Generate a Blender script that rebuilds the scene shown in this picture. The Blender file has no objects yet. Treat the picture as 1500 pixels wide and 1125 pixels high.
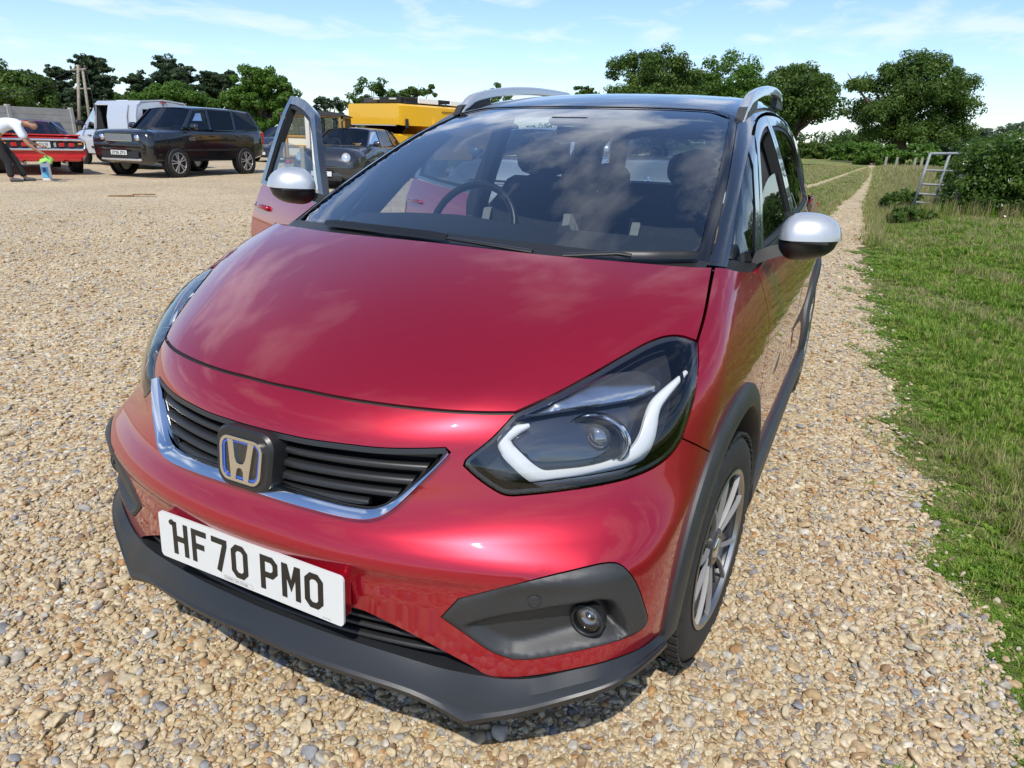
import bpy, bmesh, math, random
import numpy as np
from mathutils import Vector, Matrix
from mathutils.geometry import delaunay_2d_cdt

random.seed(7)
RNG = np.random.default_rng(7)
SC = bpy.context.scene
COL = SC.collection

# ---------------------------------------------------------------- camera
PW, PH = 1500.0, 1125.0
CF = 1018.0873
CPOS = np.array([1.03641592, -1.70183311, 1.33114263])
YAW, PITCH, ROLL = math.radians(26.17381733), math.radians(19.47419927), math.radians(1.74151257)


def cam_axes(yaw, pitch, roll):
    cy, sy, cp, sp, cr, sr = math.cos(yaw), math.sin(yaw), math.cos(pitch), math.sin(pitch), math.cos(roll), math.sin(roll)
    f = np.array([-sy * cp, cy * cp, -sp])
    r = np.array([cy, sy, 0.0])
    u = np.cross(r, f)
    return r * cr + u * sr, -r * sr + u * cr, f


CR, CU, CFW = cam_axes(YAW, PITCH, ROLL)
cam = bpy.data.cameras.new('camera')
cam.sensor_width = 36.0
cam.lens = 36.0 * CF / PW
cam.clip_start = 0.05
cam.clip_end = 3000
camo = bpy.data.objects.new('camera', cam)
COL.objects.link(camo)
camo.matrix_world = Matrix(((CR[0], CU[0], -CFW[0], CPOS[0]), (CR[1], CU[1], -CFW[1], CPOS[1]),
                            (CR[2], CU[2], -CFW[2], CPOS[2]), (0, 0, 0, 1)))
SC.camera = camo

# ---------------------------------------------------------------- light
SUN_EL, SUN_AZ = math.radians(54), math.radians(161)      # azimuth clockwise from +Y, towards the sun
world = bpy.data.worlds.new('World')
SC.world = world
world.use_nodes = True
wn, wl = world.node_tree.nodes, world.node_tree.links
wn.clear()
wo = wn.new('ShaderNodeOutputWorld')
bg = wn.new('ShaderNodeBackground')
sky = wn.new('ShaderNodeTexSky')
sky.sky_type = 'NISHITA'
sky.sun_disc = False
sky.sun_elevation = SUN_EL
sky.sun_rotation = SUN_AZ
sky.air_density = 1.0
sky.dust_density = 0.3
sky.ozone_density = 1.6
bg.inputs['Strength'].default_value = 0.15


def wmath(op, a, b=None):
    n = wn.new('ShaderNodeMath')
    n.operation = op
    for i, v in enumerate((a, b)):
        if v is None:
            continue
        if isinstance(v, (int, float)):
            n.inputs[i].default_value = v
        else:
            wl.new(v, n.inputs[i])
    return n.outputs[0]


tc = wn.new('ShaderNodeTexCoord')
sx = wn.new('ShaderNodeSeparateXYZ')
wl.new(tc.outputs['Generated'], sx.inputs[0])
zz = wmath('ADD', wmath('MAXIMUM', sx.outputs[2], 0.0), 0.10)
cx_ = wn.new('ShaderNodeCombineXYZ')
wl.new(wmath('DIVIDE', sx.outputs[0], zz), cx_.inputs[0])
wl.new(wmath('DIVIDE', sx.outputs[1], zz), cx_.inputs[1])
nz = wn.new('ShaderNodeTexNoise')
nz.inputs['Scale'].default_value = 2.0
nz.inputs['Detail'].default_value = 8
nz.inputs['Roughness'].default_value = 0.56
nz.inputs['Distortion'].default_value = 0.35
mp = wn.new('ShaderNodeMapping')
mp.inputs['Scale'].default_value = (1.0, 0.72, 1)
mp.inputs['Location'].default_value = (3.3, 1.7, 0)
wl.new(cx_.outputs[0], mp.inputs[0])
wl.new(mp.outputs[0], nz.inputs['Vector'])
rp = wn.new('ShaderNodeValToRGB')
rp.color_ramp.elements[0].position = 0.50
rp.color_ramp.elements[0].color = (0, 0, 0, 1)
rp.color_ramp.elements[1].position = 0.65
rp.color_ramp.elements[1].color = (1, 1, 1, 1)
wl.new(nz.outputs['Fac'], rp.inputs[0])
mx = wn.new('ShaderNodeMix')
mx.data_type = 'RGBA'
elev = wmath('MINIMUM', wmath('ADD', wmath('MULTIPLY', sx.outputs[2], 3.0), 0.22), 1.0)
wl.new(wmath('MULTIPLY', wmath('MULTIPLY', rp.outputs[0], 0.85), elev), mx.inputs[0])
tint = wn.new('ShaderNodeMix')
tint.data_type = 'RGBA'
tint.blend_type = 'MULTIPLY'
tint.inputs[0].default_value = 1.0
tint.inputs[7].default_value = (0.86, 0.95, 1.10, 1)
wl.new(sky.outputs[0], tint.inputs[6])
wl.new(tint.outputs[2], mx.inputs[6])
mx.inputs[7].default_value = (6.1, 6.6, 7.5, 1)
wl.new(mx.outputs[2], bg.inputs[0])
wl.new(bg.outputs[0], wo.inputs[0])

sun = bpy.data.lights.new('sun', 'SUN')
sun.energy = 3.8
sun.angle = math.radians(0.53)
sun.color = (1.0, 0.955, 0.88)
suno = bpy.data.objects.new('sun', sun)
COL.objects.link(suno)
sd = Vector((math.sin(SUN_AZ) * math.cos(SUN_EL), math.cos(SUN_AZ) * math.cos(SUN_EL), math.sin(SUN_EL)))
suno.rotation_euler = sd.to_track_quat('Z', 'Y').to_euler()
suno.location = (0, 0, 60)

SC.view_settings.view_transform = 'Standard'
SC.view_settings.look = 'None'
SC.view_settings.exposure = 0.12
SC.view_settings.gamma = 1.0
SC.view_settings.use_curve_mapping = False
SC.render.engine = 'CYCLES'
SC.cycles.max_bounces = 10
SC.cycles.transparent_max_bounces = 16
SC.cycles.caustics_reflective = False
SC.cycles.caustics_refractive = False


# ---------------------------------------------------------------- pixel helpers (1500x1125 photo pixels)
def ray(px, py):
    d = CFW + CR * (px - PW / 2) / CF - CU * (py - PH / 2) / CF
    return d / np.linalg.norm(d)


def rays(L):
    return np.array([ray(*p[:2]) for p in L])


def g_height(x, y):
    """height of the ground"""
    x = np.asarray(x, float); y = np.asarray(y, float)
    z = 0.006 * np.maximum(-x - 4, 0)
    b = np.clip((x - 1.55) / 0.9, 0, 1); b = b * b * (3 - 2 * b)
    c = np.clip((y - 4.0) / 5.0, 0, 1) * np.clip((19 - y) / 4.0, 0, 1)
    return z + 0.22 * b * c


def on_ground(px, py):
    d = ray(px, py)
    t = CPOS[2] / -d[2]
    for _ in range(30):
        p = CPOS + d * t
        t = (float(g_height(p[0], p[1])) - CPOS[2]) / d[2]
    return CPOS + d * t


def at_depth(px, py, zc):
    """point on the pixel's ray at the given distance along the view axis"""
    d = ray(px, py)
    return CPOS + d * (zc / float(d @ CFW))


def at_xy_range(px, py, dist):
    d = ray(px, py)
    return CPOS + d * (dist / math.hypot(d[0], d[1]))


# ---------------------------------------------------------------- mesh helpers
def link(o, parent=None):
    COL.objects.link(o)
    if parent is not None:
        o.parent = parent
    return o


def tag(o, label=None, cat=None, group=None, kind=None):
    if label: o['label'] = label
    if cat: o['category'] = cat
    if group: o['group'] = group
    if kind: o['kind'] = kind
    return o


def empty(name, loc=(0, 0, 0), rz=0.0, label=None, cat=None, group=None, scale=1.0):
    o = bpy.data.objects.new(name, None)
    o.location = tuple(loc)
    o.rotation_euler = (0, 0, rz)
    o.scale = (scale,) * 3
    o.empty_display_size = 0.2
    link(o)
    return tag(o, label, cat, group)


def mobj(name, V, F, mat, parent=None, smooth=False, normals=None, angle=None):
    me = bpy.data.meshes.new(name)
    V = np.asarray(V, float)
    me.from_pydata(V.tolist(), [], [tuple(int(i) for i in f) for f in F])
    me.materials.append(mat)
    if smooth or normals is not None:
        me.polygons.foreach_set('use_smooth', np.ones(len(me.polygons), bool))
    if normals is not None:
        me.normals_split_custom_set_from_vertices([tuple(n) for n in normals])
    elif angle is not None:
        me.polygons.foreach_set('use_smooth', np.ones(len(me.polygons), bool))
        me.set_sharp_from_angle(angle=math.radians(angle))
    me.update()
    return link(bpy.data.objects.new(name, me), parent)


class MB:
    """collects simple shapes into one mesh"""

    def __init__(self):
        self.V, self.F, self.n = [], [], 0

    def add(self, V, F):
        V = np.asarray(V, float)
        self.V.append(V)
        self.F += [tuple(i + self.n for i in f) for f in F]
        self.n += len(V)
        return self

    def box(self, c, s, rz=0.0, bev=0.0, M=None):
        x, y, z = s[0] / 2, s[1] / 2, s[2] / 2
        if bev > 0:
            b = min(bev, x * .9, y * .9, z * .9)
            V, F = [], []
            for sz, zz in ((-1, z), (1, z)):
                pass
            pts = []
            for iz, zz in enumerate((-z, -z + b, z - b, z)):
                i = b if iz in (0, 3) else 0
                X, Y = x - i, y - i
                c2 = b if iz in (1, 2) else b * .6
                pts += [(-X + c2, -Y, zz), (X - c2, -Y, zz), (X, -Y + c2, zz), (X, Y - c2, zz),
                        (X - c2, Y, zz), (-X + c2, Y, zz), (-X, Y - c2, zz), (-X, -Y + c2, zz)]
            V = np.array(pts)
            F = [tuple(range(7, -1, -1)), tuple(range(24, 32))]
            for k in range(3):
                for j in range(8):
                    F.append((k * 8 + j, k * 8 + (j + 1) % 8, k * 8 + 8 + (j + 1) % 8, k * 8 + 8 + j))
        else:
            V = np.array([(-x, -y, -z), (x, -y, -z), (x, y, -z), (-x, y, -z), (-x, -y, z), (x, -y, z), (x, y, z), (-x, y, z)])
            F = [(3, 2, 1, 0), (4, 5, 6, 7), (0, 1, 5, 4), (1, 2, 6, 5), (2, 3, 7, 6), (3, 0, 4, 7)]
        if rz:
            cc, ss = math.cos(rz), math.sin(rz)
            V = V @ np.array([[cc, ss, 0], [-ss, cc, 0], [0, 0, 1]])
        if M is not None:
            V = V @ np.asarray(M)[:3, :3].T
        return self.add(V + np.array(c), F)

    def tube(self, pts, r, n=8, cap=True, closed=False, flat=None):
        P = np.asarray(pts, float)
        m = len(P)
        r = np.broadcast_to(np.asarray(r, float), (m,))
        T = np.gradient(P, axis=0)
        if closed:
            T = np.roll(P, -1, 0) - np.roll(P, 1, 0)
        T /= np.linalg.norm(T, axis=1)[:, None] + 1e-12
        ref = np.array([0, 0, 1.0]) if abs(T[0][2]) < .9 else np.array([1.0, 0, 0])
        V = []
        a = np.linspace(0, 2 * math.pi, n, endpoint=False)
        u = np.cross(T[0], ref); u /= np.linalg.norm(u)
        for i in range(m):
            u = u - T[i] * (u @ T[i]); u /= np.linalg.norm(u) + 1e-12
            w = np.cross(T[i], u)
            k = 1.0 if flat is None else flat
            V.append(P[i] + r[i] * (np.cos(a)[:, None] * u + k * np.sin(a)[:, None] * w))
        V = np.concatenate(V)
        F = []
        for i in range(m if closed else m - 1):
            j = (i + 1) % m
            for q in range(n):
                F.append((i * n + q, i * n + (q + 1) % n, j * n + (q + 1) % n, j * n + q))
        if cap and not closed:
            F.append(tuple(range(n - 1, -1, -1)))
            F.append(tuple((m - 1) * n + q for q in range(n)))
        return self.add(V, F)

    def lathe(self, prof, c=(0, 0, 0), axis='z', n=24, a0=0, a1=2 * math.pi, caps=False):
        """prof: (radius, height) list"""
        prof = np.asarray(prof, float)
        full = abs(a1 - a0 - 2 * math.pi) < 1e-6
        a = np.linspace(a0, a1, n, endpoint=not full)
        V = []
        for q in a:
            cq, sq = math.cos(q), math.sin(q)
            for rr, h in prof:
                p = {'z': (rr * cq, rr * sq, h), 'x': (h, rr * cq, rr * sq), 'y': (rr * sq, h, rr * cq)}[axis]
                V.append(p)
        m = len(prof)
        F = []
        for i in range(n if full else n - 1):
            j = (i + 1) % n
            for k in range(m - 1):
                F.append((i * m + k, j * m + k, j * m + k + 1, i * m + k + 1))
        return self.add(np.array(V) + np.array(c), F)

    def loft(self, rings, closed_ring=True, cap=True, closed=False):
        R_ = [np.asarray(r, float) for r in rings]
        n = len(R_[0]); m = len(R_)
        F = []
        for i in range(m if closed else m - 1):
            j = (i + 1) % m
            for q in range(n if closed_ring else n - 1):
                F.append((i * n + q, i * n + (q + 1) % n, j * n + (q + 1) % n, j * n + q))
        if cap and closed_ring and not closed:
            F.append(tuple(range(n - 1, -1, -1)))
            F.append(tuple((m - 1) * n + q for q in range(n)))
        return self.add(np.concatenate(R_), F)

    def prism(self, poly, d0, d1, axis='x'):
        """extrude a 2D polygon; axis x: poly is (y,z); y: (x,z); z: (x,y)"""
        poly = np.asarray(poly, float)
        n = len(poly)

        def mk(d):
            o = np.full(n, d)
            if axis == 'x': return np.stack([o, poly[:, 0], poly[:, 1]], 1)
            if axis == 'y': return np.stack([poly[:, 0], o, poly[:, 1]], 1)
            return np.stack([poly[:, 0], poly[:, 1], o], 1)
        F = [tuple(range(n - 1, -1, -1)), tuple(range(n, 2 * n))]
        for q in range(n):
            F.append((q, (q + 1) % n, n + (q + 1) % n, n + q))
        return self.add(np.concatenate([mk(d0), mk(d1)]), F)

    def build(self, name, mat, parent=None, smooth=False, angle=None, fix=True):
        V = np.concatenate(self.V)
        o = mobj(name, V, self.F, mat, parent, smooth, None, None)
        if fix:
            bm = bmesh.new(); bm.from_mesh(o.data)
            bmesh.ops.recalc_face_normals(bm, faces=bm.faces)
            bm.to_mesh(o.data); bm.free()
        if angle is not None:
            o.data.polygons.foreach_set('use_smooth', np.ones(len(o.data.polygons), bool))
            o.data.set_sharp_from_angle(angle=math.radians(angle))
        return o


def copy_tree(o, parent=None):
    c = o.copy()
    COL.objects.link(c)
    c.parent = parent
    for ch in list(o.children):
        copy_tree(ch, c)
    return c


def ci(x, xs, ys):
    """C1 cubic interpolation with linear ends"""
    xs = np.asarray(xs, float); ys = np.asarray(ys, float); x = np.asarray(x, float)
    h = np.diff(xs); d = np.diff(ys) / h
    m = np.empty(len(xs)); m[0] = d[0]; m[-1] = d[-1]
    m[1:-1] = (d[:-1] * h[1:] + d[1:] * h[:-1]) / (h[:-1] + h[1:])
    i = np.clip(np.searchsorted(xs, x) - 1, 0, len(h) - 1)
    t = (x - xs[i]) / h[i]
    lo = t < 0; hi = t > 1
    tt = np.clip(t, 0, 1)
    v = (2 * tt**3 - 3 * tt**2 + 1) * ys[i] + (tt**3 - 2 * tt**2 + tt) * h[i] * m[i] + (-2 * tt**3 + 3 * tt**2) * ys[i + 1] + (tt**3 - tt**2) * h[i] * m[i + 1]
    v = np.where(lo, ys[0] + (x - xs[0]) * m[0], v)
    return np.where(hi, ys[-1] + (x - xs[-1]) * m[-1], v)


def smooth_line(pts, corners=(), step=0.02, closed=False):
    """Catmull-Rom through points, breaking at corner indices; any dimension; resampled by step"""
    P = [np.asarray(p, float) for p in pts]
    n = len(P)
    if closed:
        cs = sorted(set(corners))
        if cs:
            k = cs[0]
            P = P[k:] + P[:k] + [P[k]]
            cs = [c - k for c in cs] + [n]
        else:
            Q = np.array(P)
            out = []
            for i in range(n):
                p0, p1, p2, p3 = Q[i - 1], Q[i], Q[(i + 1) % n], Q[(i + 2) % n]
                out += _cr(p0, p1, p2, p3, step)
            return np.array(out)
    else:
        cs = sorted(set([0, n - 1] + [c % n for c in corners]))
    out = []
    for a, b in zip(cs[:-1], cs[1:]):
        S = P[a:b + 1]
        S = [2 * S[0] - S[1]] + S + [2 * S[-1] - S[-2]]
        for i in range(1, len(S) - 2):
            out += _cr(S[i - 1], S[i], S[i + 1], S[i + 2], step)
    if not closed:
        out.append(P[-1])
    return np.array(out)


def _cr(p0, p1, p2, p3, step):
    d = np.linalg.norm(p2 - p1)
    n = max(1, int(round(d / step)))
    l0, l1, l2 = (max(np.linalg.norm(b - a), 1e-9) ** .5 for a, b in ((p0, p1), (p1, p2), (p2, p3)))
    m1 = (p1 - p0) / l0 - (p2 - p0) / (l0 + l1) + (p2 - p1) / l1
    m2 = (p2 - p1) / l1 - (p3 - p1) / (l1 + l2) + (p3 - p2) / l2
    m1 *= l1; m2 *= l1
    r = []
    for k in range(n):
        t = k / n
        r.append((2 * t**3 - 3 * t**2 + 1) * p1 + (t**3 - 2 * t**2 + t) * m1 + (-2 * t**3 + 3 * t**2) * p2 + (t**3 - t**2) * m2)
    return r


# ---------------------------------------------------------------- materials
MATS = {}


def mat(name, base=(.5, .5, .5), rough=.5, metal=0.0, coat=0.0, coat_rough=.03, spec=.5, emit=None, es=1.0, noise=0.0, nscale=20.0, bump=0.0, bscale=200.0, sheen=0):
    if name in MATS:
        return MATS[name]
    m = bpy.data.materials.new(name)
    m.use_nodes = True
    n, l = m.node_tree.nodes, m.node_tree.links
    b = n['Principled BSDF']
    b.inputs['Base Color'].default_value = (*base, 1)
    b.inputs['Roughness'].default_value = rough
    b.inputs['Metallic'].default_value = metal
    b.inputs['Coat Weight'].default_value = coat
    b.inputs['Coat Roughness'].default_value = coat_rough
    b.inputs['Specular IOR Level'].default_value = spec
    if emit:
        b.inputs['Emission Color'].default_value = (*emit, 1)
        b.inputs['Emission Strength'].default_value = es
    tcn = n.new('ShaderNodeTexCoord')
    if noise:
        t = n.new('ShaderNodeTexNoise'); t.inputs['Scale'].default_value = nscale; t.inputs['Detail'].default_value = 6
        l.new(tcn.outputs['Object'], t.inputs['Vector'])
        r = n.new('ShaderNodeValToRGB')
        r.color_ramp.elements[0].position = .3; r.color_ramp.elements[1].position = .7
        r.color_ramp.elements[0].color = (*[c * (1 - noise) for c in base], 1)
        r.color_ramp.elements[1].color = (*[min(1, c * (1 + noise)) for c in base], 1)
        l.new(t.outputs['Fac'], r.inputs[0]); l.new(r.outputs[0], b.inputs['Base Color'])
    if bump:
        t = n.new('ShaderNodeTexNoise'); t.inputs['Scale'].default_value = bscale; t.inputs['Detail'].default_value = 3
        l.new(tcn.outputs['Object'], t.inputs['Vector'])
        bn = n.new('ShaderNodeBump'); bn.inputs['Strength'].default_value = bump; bn.inputs['Distance'].default_value = .002
        l.new(t.outputs['Fac'], bn.inputs['Height']); l.new(bn.outputs[0], b.inputs['Normal'])
    MATS[name] = m
    return m


def glass_mat(name, tint=(.8, .85, .84), ior=1.52, boost=1.0, rough=0.0):
    """thin pane: see-through tint plus mirror reflection by the Fresnel law"""
    if name in MATS:
        return MATS[name]
    m = bpy.data.materials.new(name)
    m.use_nodes = True
    n, l = m.node_tree.nodes, m.node_tree.links
    n.clear()
    o = n.new('ShaderNodeOutputMaterial')
    tr = n.new('ShaderNodeBsdfTransparent'); tr.inputs[0].default_value = (*tint, 1)
    gl = n.new('ShaderNodeBsdfGlossy'); gl.inputs['Roughness'].default_value = rough
    fr = n.new('ShaderNodeFresnel'); fr.inputs[0].default_value = ior
    mu = n.new('ShaderNodeMath'); mu.operation = 'MULTIPLY'; mu.use_clamp = True; mu.inputs[1].default_value = boost
    mxs = n.new('ShaderNodeMixShader')
    l.new(fr.outputs[0], mu.inputs[0]); l.new(mu.outputs[0], mxs.inputs[0])
    l.new(tr.outputs[0], mxs.inputs[1]); l.new(gl.outputs[0], mxs.inputs[2])
    l.new(mxs.outputs[0], o.inputs[0])
    MATS[name] = m
    return m


def paint(name, base, metal=.35, rough=.32, coat=1.0, flake=0.0):
    m = mat(name, base, rough, metal, coat, .02)
    if flake and not m.get('flaked'):
        m['flaked'] = 1
        n, l = m.node_tree.nodes, m.node_tree.links
        b = n['Principled BSDF']
        v = n.new('ShaderNodeTexVoronoi'); v.inputs['Scale'].default_value = 2600
        t = n.new('ShaderNodeTexCoord'); l.new(t.outputs['Object'], v.inputs['Vector'])
        bn = n.new('ShaderNodeBump'); bn.inputs['Strength'].default_value = flake; bn.inputs['Distance'].default_value = .0004
        l.new(v.outputs['Color'], bn.inputs['Height']); l.new(bn.outputs[0], b.inputs['Normal'])
    return m


RED = paint('crystal_red_paint', (.40, .002, .019), .62, .34)
GLOSSBLK = paint('gloss_black_paint', (.012, .014, .018), 0, .25)
PLASTIC = mat('black_textured_plastic', (.030, .031, .033), .46, bump=.18, bscale=900, noise=.12, nscale=14)
PLASTIC2 = mat('dark_satin_plastic', (.018, .018, .019), .36, bump=.06, bscale=700)
DARK = mat('dark_cavity', (.006, .006, .006), .8)
RUBBER = mat('tyre_rubber', (.020, .020, .020), .72, noise=.3, nscale=40, bump=.1, bscale=300)
CHROME = mat('chrome', (.80, .81, .82), .07, 1.0)
SILVER = paint('silver_paint', (.58, .59, .60), .6, .38)
ALU = mat('machined_alloy', (.40, .39, .38), .34, 1.0, bump=.05, bscale=400)
DALU = mat('dark_alloy_paint', (.035, .035, .037), .35, .2, coat=.4)
WHITE = mat('white_plastic', (.80, .80, .78), .35)
GLASS = glass_mat('window_glass', (.70, .76, .76))
LENS = glass_mat('clear_lens', (.93, .94, .95), 1.5, 1.7)
# ================================================================ red crossover hatchback: body surface
def smax(a, b, k):
    h = np.maximum(k - np.abs(a - b), 0) / k
    return np.maximum(a, b) + h * h * k * .25


def sp(x, k):
    return .5 * (x + np.sqrt(x * x + k * k))


def s_front(x, z):
    x = np.abs(x)
    A = ci(z, [.2, .42, .56, .66, .76, .9], [.36, .36, .42, .58, .66, .66])
    f0 = ci(z, [.10, .30, .40, .47, .53, .558, .585, .62, .66, .72, .78, .84, .92, 1.0],
            [-.80, -.80, -.806, -.815, -.826, -.838, -.832, -.811, -.797, -.785, -.768, -.735, -.66, -.55])
    return f0 + A * x ** 2.15 + .25 * sp(x - .62, .06) ** 2


def s_hood(x, y):
    x = np.abs(x)
    cr = ci(y, [-.8, -.6, -.3, .1], [.30, .27, .17, .10])
    xc = ci(y, [-.75, -.3, .12], [.36, .52, .70])
    z = ci(y, [-.85, -.72, -.6, -.45, -.3, -.15, 0, .2, .5], [.745, .832, .898, .962, 1.014, 1.058, 1.092, 1.125, 1.15])
    return z - cr * x ** 2 - .075 * (sp(x - xc, .010) - sp(-xc, .010)) - .45 * sp(x - xc, .016) ** 2


def s_side(y, z):
    t = np.maximum(.35 - y, 0)
    base = ci(z, [.15, .30, .45, .60, .72, .80, .88, .96, 1.04, 1.12],
              [.80, .832, .841, .840, .838, .838, .826, .800, .765, .725])
    w = np.clip((y - .45) / .5, 0, 1)
    dip = .010 * np.exp(-((z - .55) / .09) ** 2) * w
    return base - dip - .055 * (t / .9) ** 2 - .02 * np.maximum(y - 1.8, 0) ** 2


def s_back(x, z):
    return ci(z, [.2, .5, .9, 1.0, 1.3, 1.5], [3.22, 3.27, 3.24, 3.20, 3.05, 2.93]) - .25 * np.abs(x) ** 2.2


def phi(P):
    x = np.abs(P[..., 0]); y = P[..., 1]; z = P[..., 2]
    a = (s_front(x, z) - y) * .8
    b = x - s_side(y, z)
    h = (z - s_hood(x, y)) * .9
    return smax(smax(smax(a, b, .10), h, .035), y - s_back(x, z), .12)


def s_top(x, y):
    x = np.abs(x)
    cr = ci(y, [0, .5, 1.0, 1.5, 3], [.19, .15, .10, .075, .07])
    z = ci(y, [-.2, -.1, .1, .3, .5, .7, .9, 1.05, 1.25, 1.6, 2.0, 2.5, 2.9, 3.1],
           [1.00, 1.046, 1.135, 1.222, 1.304, 1.378, 1.437, 1.474, 1.508, 1.538, 1.543, 1.52, 1.455, 1.38])
    return z - cr * x * x


def s_gside(y, z):
    t = np.maximum(.9 - y, 0)
    return ci(z, [.90, 1.0, 1.1, 1.2, 1.3, 1.4, 1.48, 1.55], [.815, .782, .745, .708, .668, .622, .575, .52]) - .06 * t ** 2 - .03 * np.maximum(y - 1.5, 0) ** 2


def gphi(P):
    x = np.abs(P[..., 0]); y = P[..., 1]; z = P[..., 2]
    return smax(smax((z - s_top(x, y)) * .92, (x - s_gside(y, z)) * .93, .07), y - s_back(x, z), .1)


def cast(L, f=phi, off=0.0, t0=.3, t1=5.5, n=300):
    D = rays(L)
    ts = np.linspace(t0, t1, n)
    V = f(CPOS + D[:, None, :] * ts[None, :, None]) - off
    ins = V < 0
    k = ins.argmax(1)
    lo = ts[np.maximum(k - 1, 0)]; hi = ts[k]
    for _ in range(36):
        m = (lo + hi) / 2
        i = f(CPOS + D * m[:, None]) < off
        hi = np.where(i, m, hi); lo = np.where(i, lo, m)
    return CPOS + D * hi[:, None]


def bis(fn, lo, hi, n=34):
    lo = np.array(lo, float); hi = np.array(hi, float)
    for _ in range(n):
        m = (lo + hi) / 2
        i = fn(m) < 0
        lo = np.where(i, m, lo); hi = np.where(i, hi, m)
    return (lo + hi) / 2


YC = .10


class Cyl:      # (arc about a vertical axis, z)
    f = staticmethod(phi)

    @staticmethod
    def pos(uv, off):
        th = uv[:, 0] / .85
        dx, dy = np.sin(th), -np.cos(th)
        mk = lambda r: np.stack([r * dx, YC + r * dy, uv[:, 1]], 1)
        r = bis(lambda r: phi(mk(r)) - off, np.full(len(uv), .15), np.full(len(uv), 1.6))
        return mk(r)

    @staticmethod
    def par(P):
        return np.stack([np.arctan2(P[:, 0], YC - P[:, 1]) * .85, P[:, 2]], 1)


class Top:      # (x, y) seen from above
    f = staticmethod(phi)

    @staticmethod
    def pos(uv, off):
        mk = lambda z: np.stack([uv[:, 0], uv[:, 1], z], 1)
        return mk(bis(lambda z: phi(mk(z)) - off, np.full(len(uv), .5), np.full(len(uv), 1.4)))

    @staticmethod
    def par(P):
        return P[:, :2].copy()


class Side:     # (y, z) seen from the side
    f = staticmethod(phi)

    @staticmethod
    def pos(uv, off):
        mk = lambda x: np.stack([x, uv[:, 0], uv[:, 1]], 1)
        return mk(bis(lambda x: phi(mk(x)) - off, np.full(len(uv), .1), np.full(len(uv), 1.2)))

    @staticmethod
    def par(P):
        return P[:, 1:].copy()


class Rear:     # (x, z) seen from behind
    f = staticmethod(phi)

    @staticmethod
    def pos(uv, off):
        mk = lambda y: np.stack([uv[:, 0], y, uv[:, 1]], 1)
        return mk(bis(lambda y: phi(mk(y)) - off, np.full(len(uv), 2.0), np.full(len(uv), 3.6)))

    @staticmethod
    def par(P):
        return P[:, [0, 2]].copy()


class GH:       # greenhouse: (y, angle about a lengthwise axis)
    f = staticmethod(gphi)
    Z0, K = .9, .55

    @staticmethod
    def pos(uv, off):
        a = uv[:, 1] / GH.K
        mk = lambda r: np.stack([r * np.sin(a), uv[:, 0], GH.Z0 + r * np.cos(a)], 1)
        return mk(bis(lambda r: gphi(mk(r)) - off, np.full(len(uv), .03), np.full(len(uv), 1.1)))

    @staticmethod
    def par(P):
        return np.stack([P[:, 1], np.arctan2(P[:, 0], P[:, 2] - GH.Z0) * GH.K], 1)

    @staticmethod
    def from_yz(L, step=.03, corners=None, closed=True):
        L = np.asarray(L, float)
        mk = lambda x: np.stack([x, L[:, 0], L[:, 1]], 1)
        x = bis(lambda x: gphi(mk(x)), np.full(len(L), .0), np.full(len(L), 1.2))
        return GH.par(mk(x))


class GR_(Rear):
    f = staticmethod(gphi)

    @staticmethod
    def pos(uv, off):
        mk = lambda y: np.stack([uv[:, 0], y, uv[:, 1]], 1)
        return mk(bis(lambda y: gphi(mk(y)) - off, np.full(len(uv), 2.0), np.full(len(uv), 3.6)))


def grad(f, P, e=1e-4):
    G = np.stack([f(P + e * d) - f(P - e * d) for d in np.eye(3)], 1)
    return G / (np.linalg.norm(G, axis=1)[:, None] + 1e-12)


def inpoly(pts, poly):
    x, y = pts[:, 0][:, None], pts[:, 1][:, None]
    x0, y0 = poly[:, 0][None], poly[:, 1][None]
    x1, y1 = np.roll(poly[:, 0], -1)[None], np.roll(poly[:, 1], -1)[None]
    c = (y0 > y) != (y1 > y)
    with np.errstate(divide='ignore', invalid='ignore'):
        xi = (x1 - x0) * (y - y0) / (y1 - y0) + x0
    return ((c & (x < xi)).sum(1) % 2) == 1


def polydist(pts, poly, closed=True):
    a = poly if closed else poly[:-1]
    b = np.roll(poly, -1, 0) if closed else poly[1:]
    d = b - a
    L = (d * d).sum(1) + 1e-15
    out = np.full(len(pts), 1e9)
    for i in range(0, len(pts), 4000):
        q = pts[i:i + 4000, None, :] - a[None]
        t = np.clip((q * d[None]).sum(2) / L[None], 0, 1)
        out[i:i + 4000] = np.sqrt(((q - t[..., None] * d[None]) ** 2).sum(2)).min(1)
    return out


def area2(p):
    return .5 * np.sum(p[:, 0] * np.roll(p[:, 1], -1) - np.roll(p[:, 0], -1) * p[:, 1])


def inset(poly, d):
    """shrink a closed polygon by d"""
    if area2(poly) < 0:
        poly = poly[::-1]
    e = np.roll(poly, -1, 0) - poly
    e /= np.linalg.norm(e, axis=1)[:, None] + 1e-12
    n = np.stack([-e[:, 1], e[:, 0]], 1)
    m = n + np.roll(n, 1, 0)
    k = (m * m).sum(1) / 2
    m = m / np.maximum(k, .35)[:, None]
    return poly + m * d


def clean(poly, eps=1e-4):
    keep = [poly[0]]
    for p in poly[1:]:
        if np.linalg.norm(p - keep[-1]) > eps:
            keep.append(p)
    if np.linalg.norm(keep[0] - keep[-1]) < eps:
        keep.pop()
    return np.array(keep)


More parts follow.
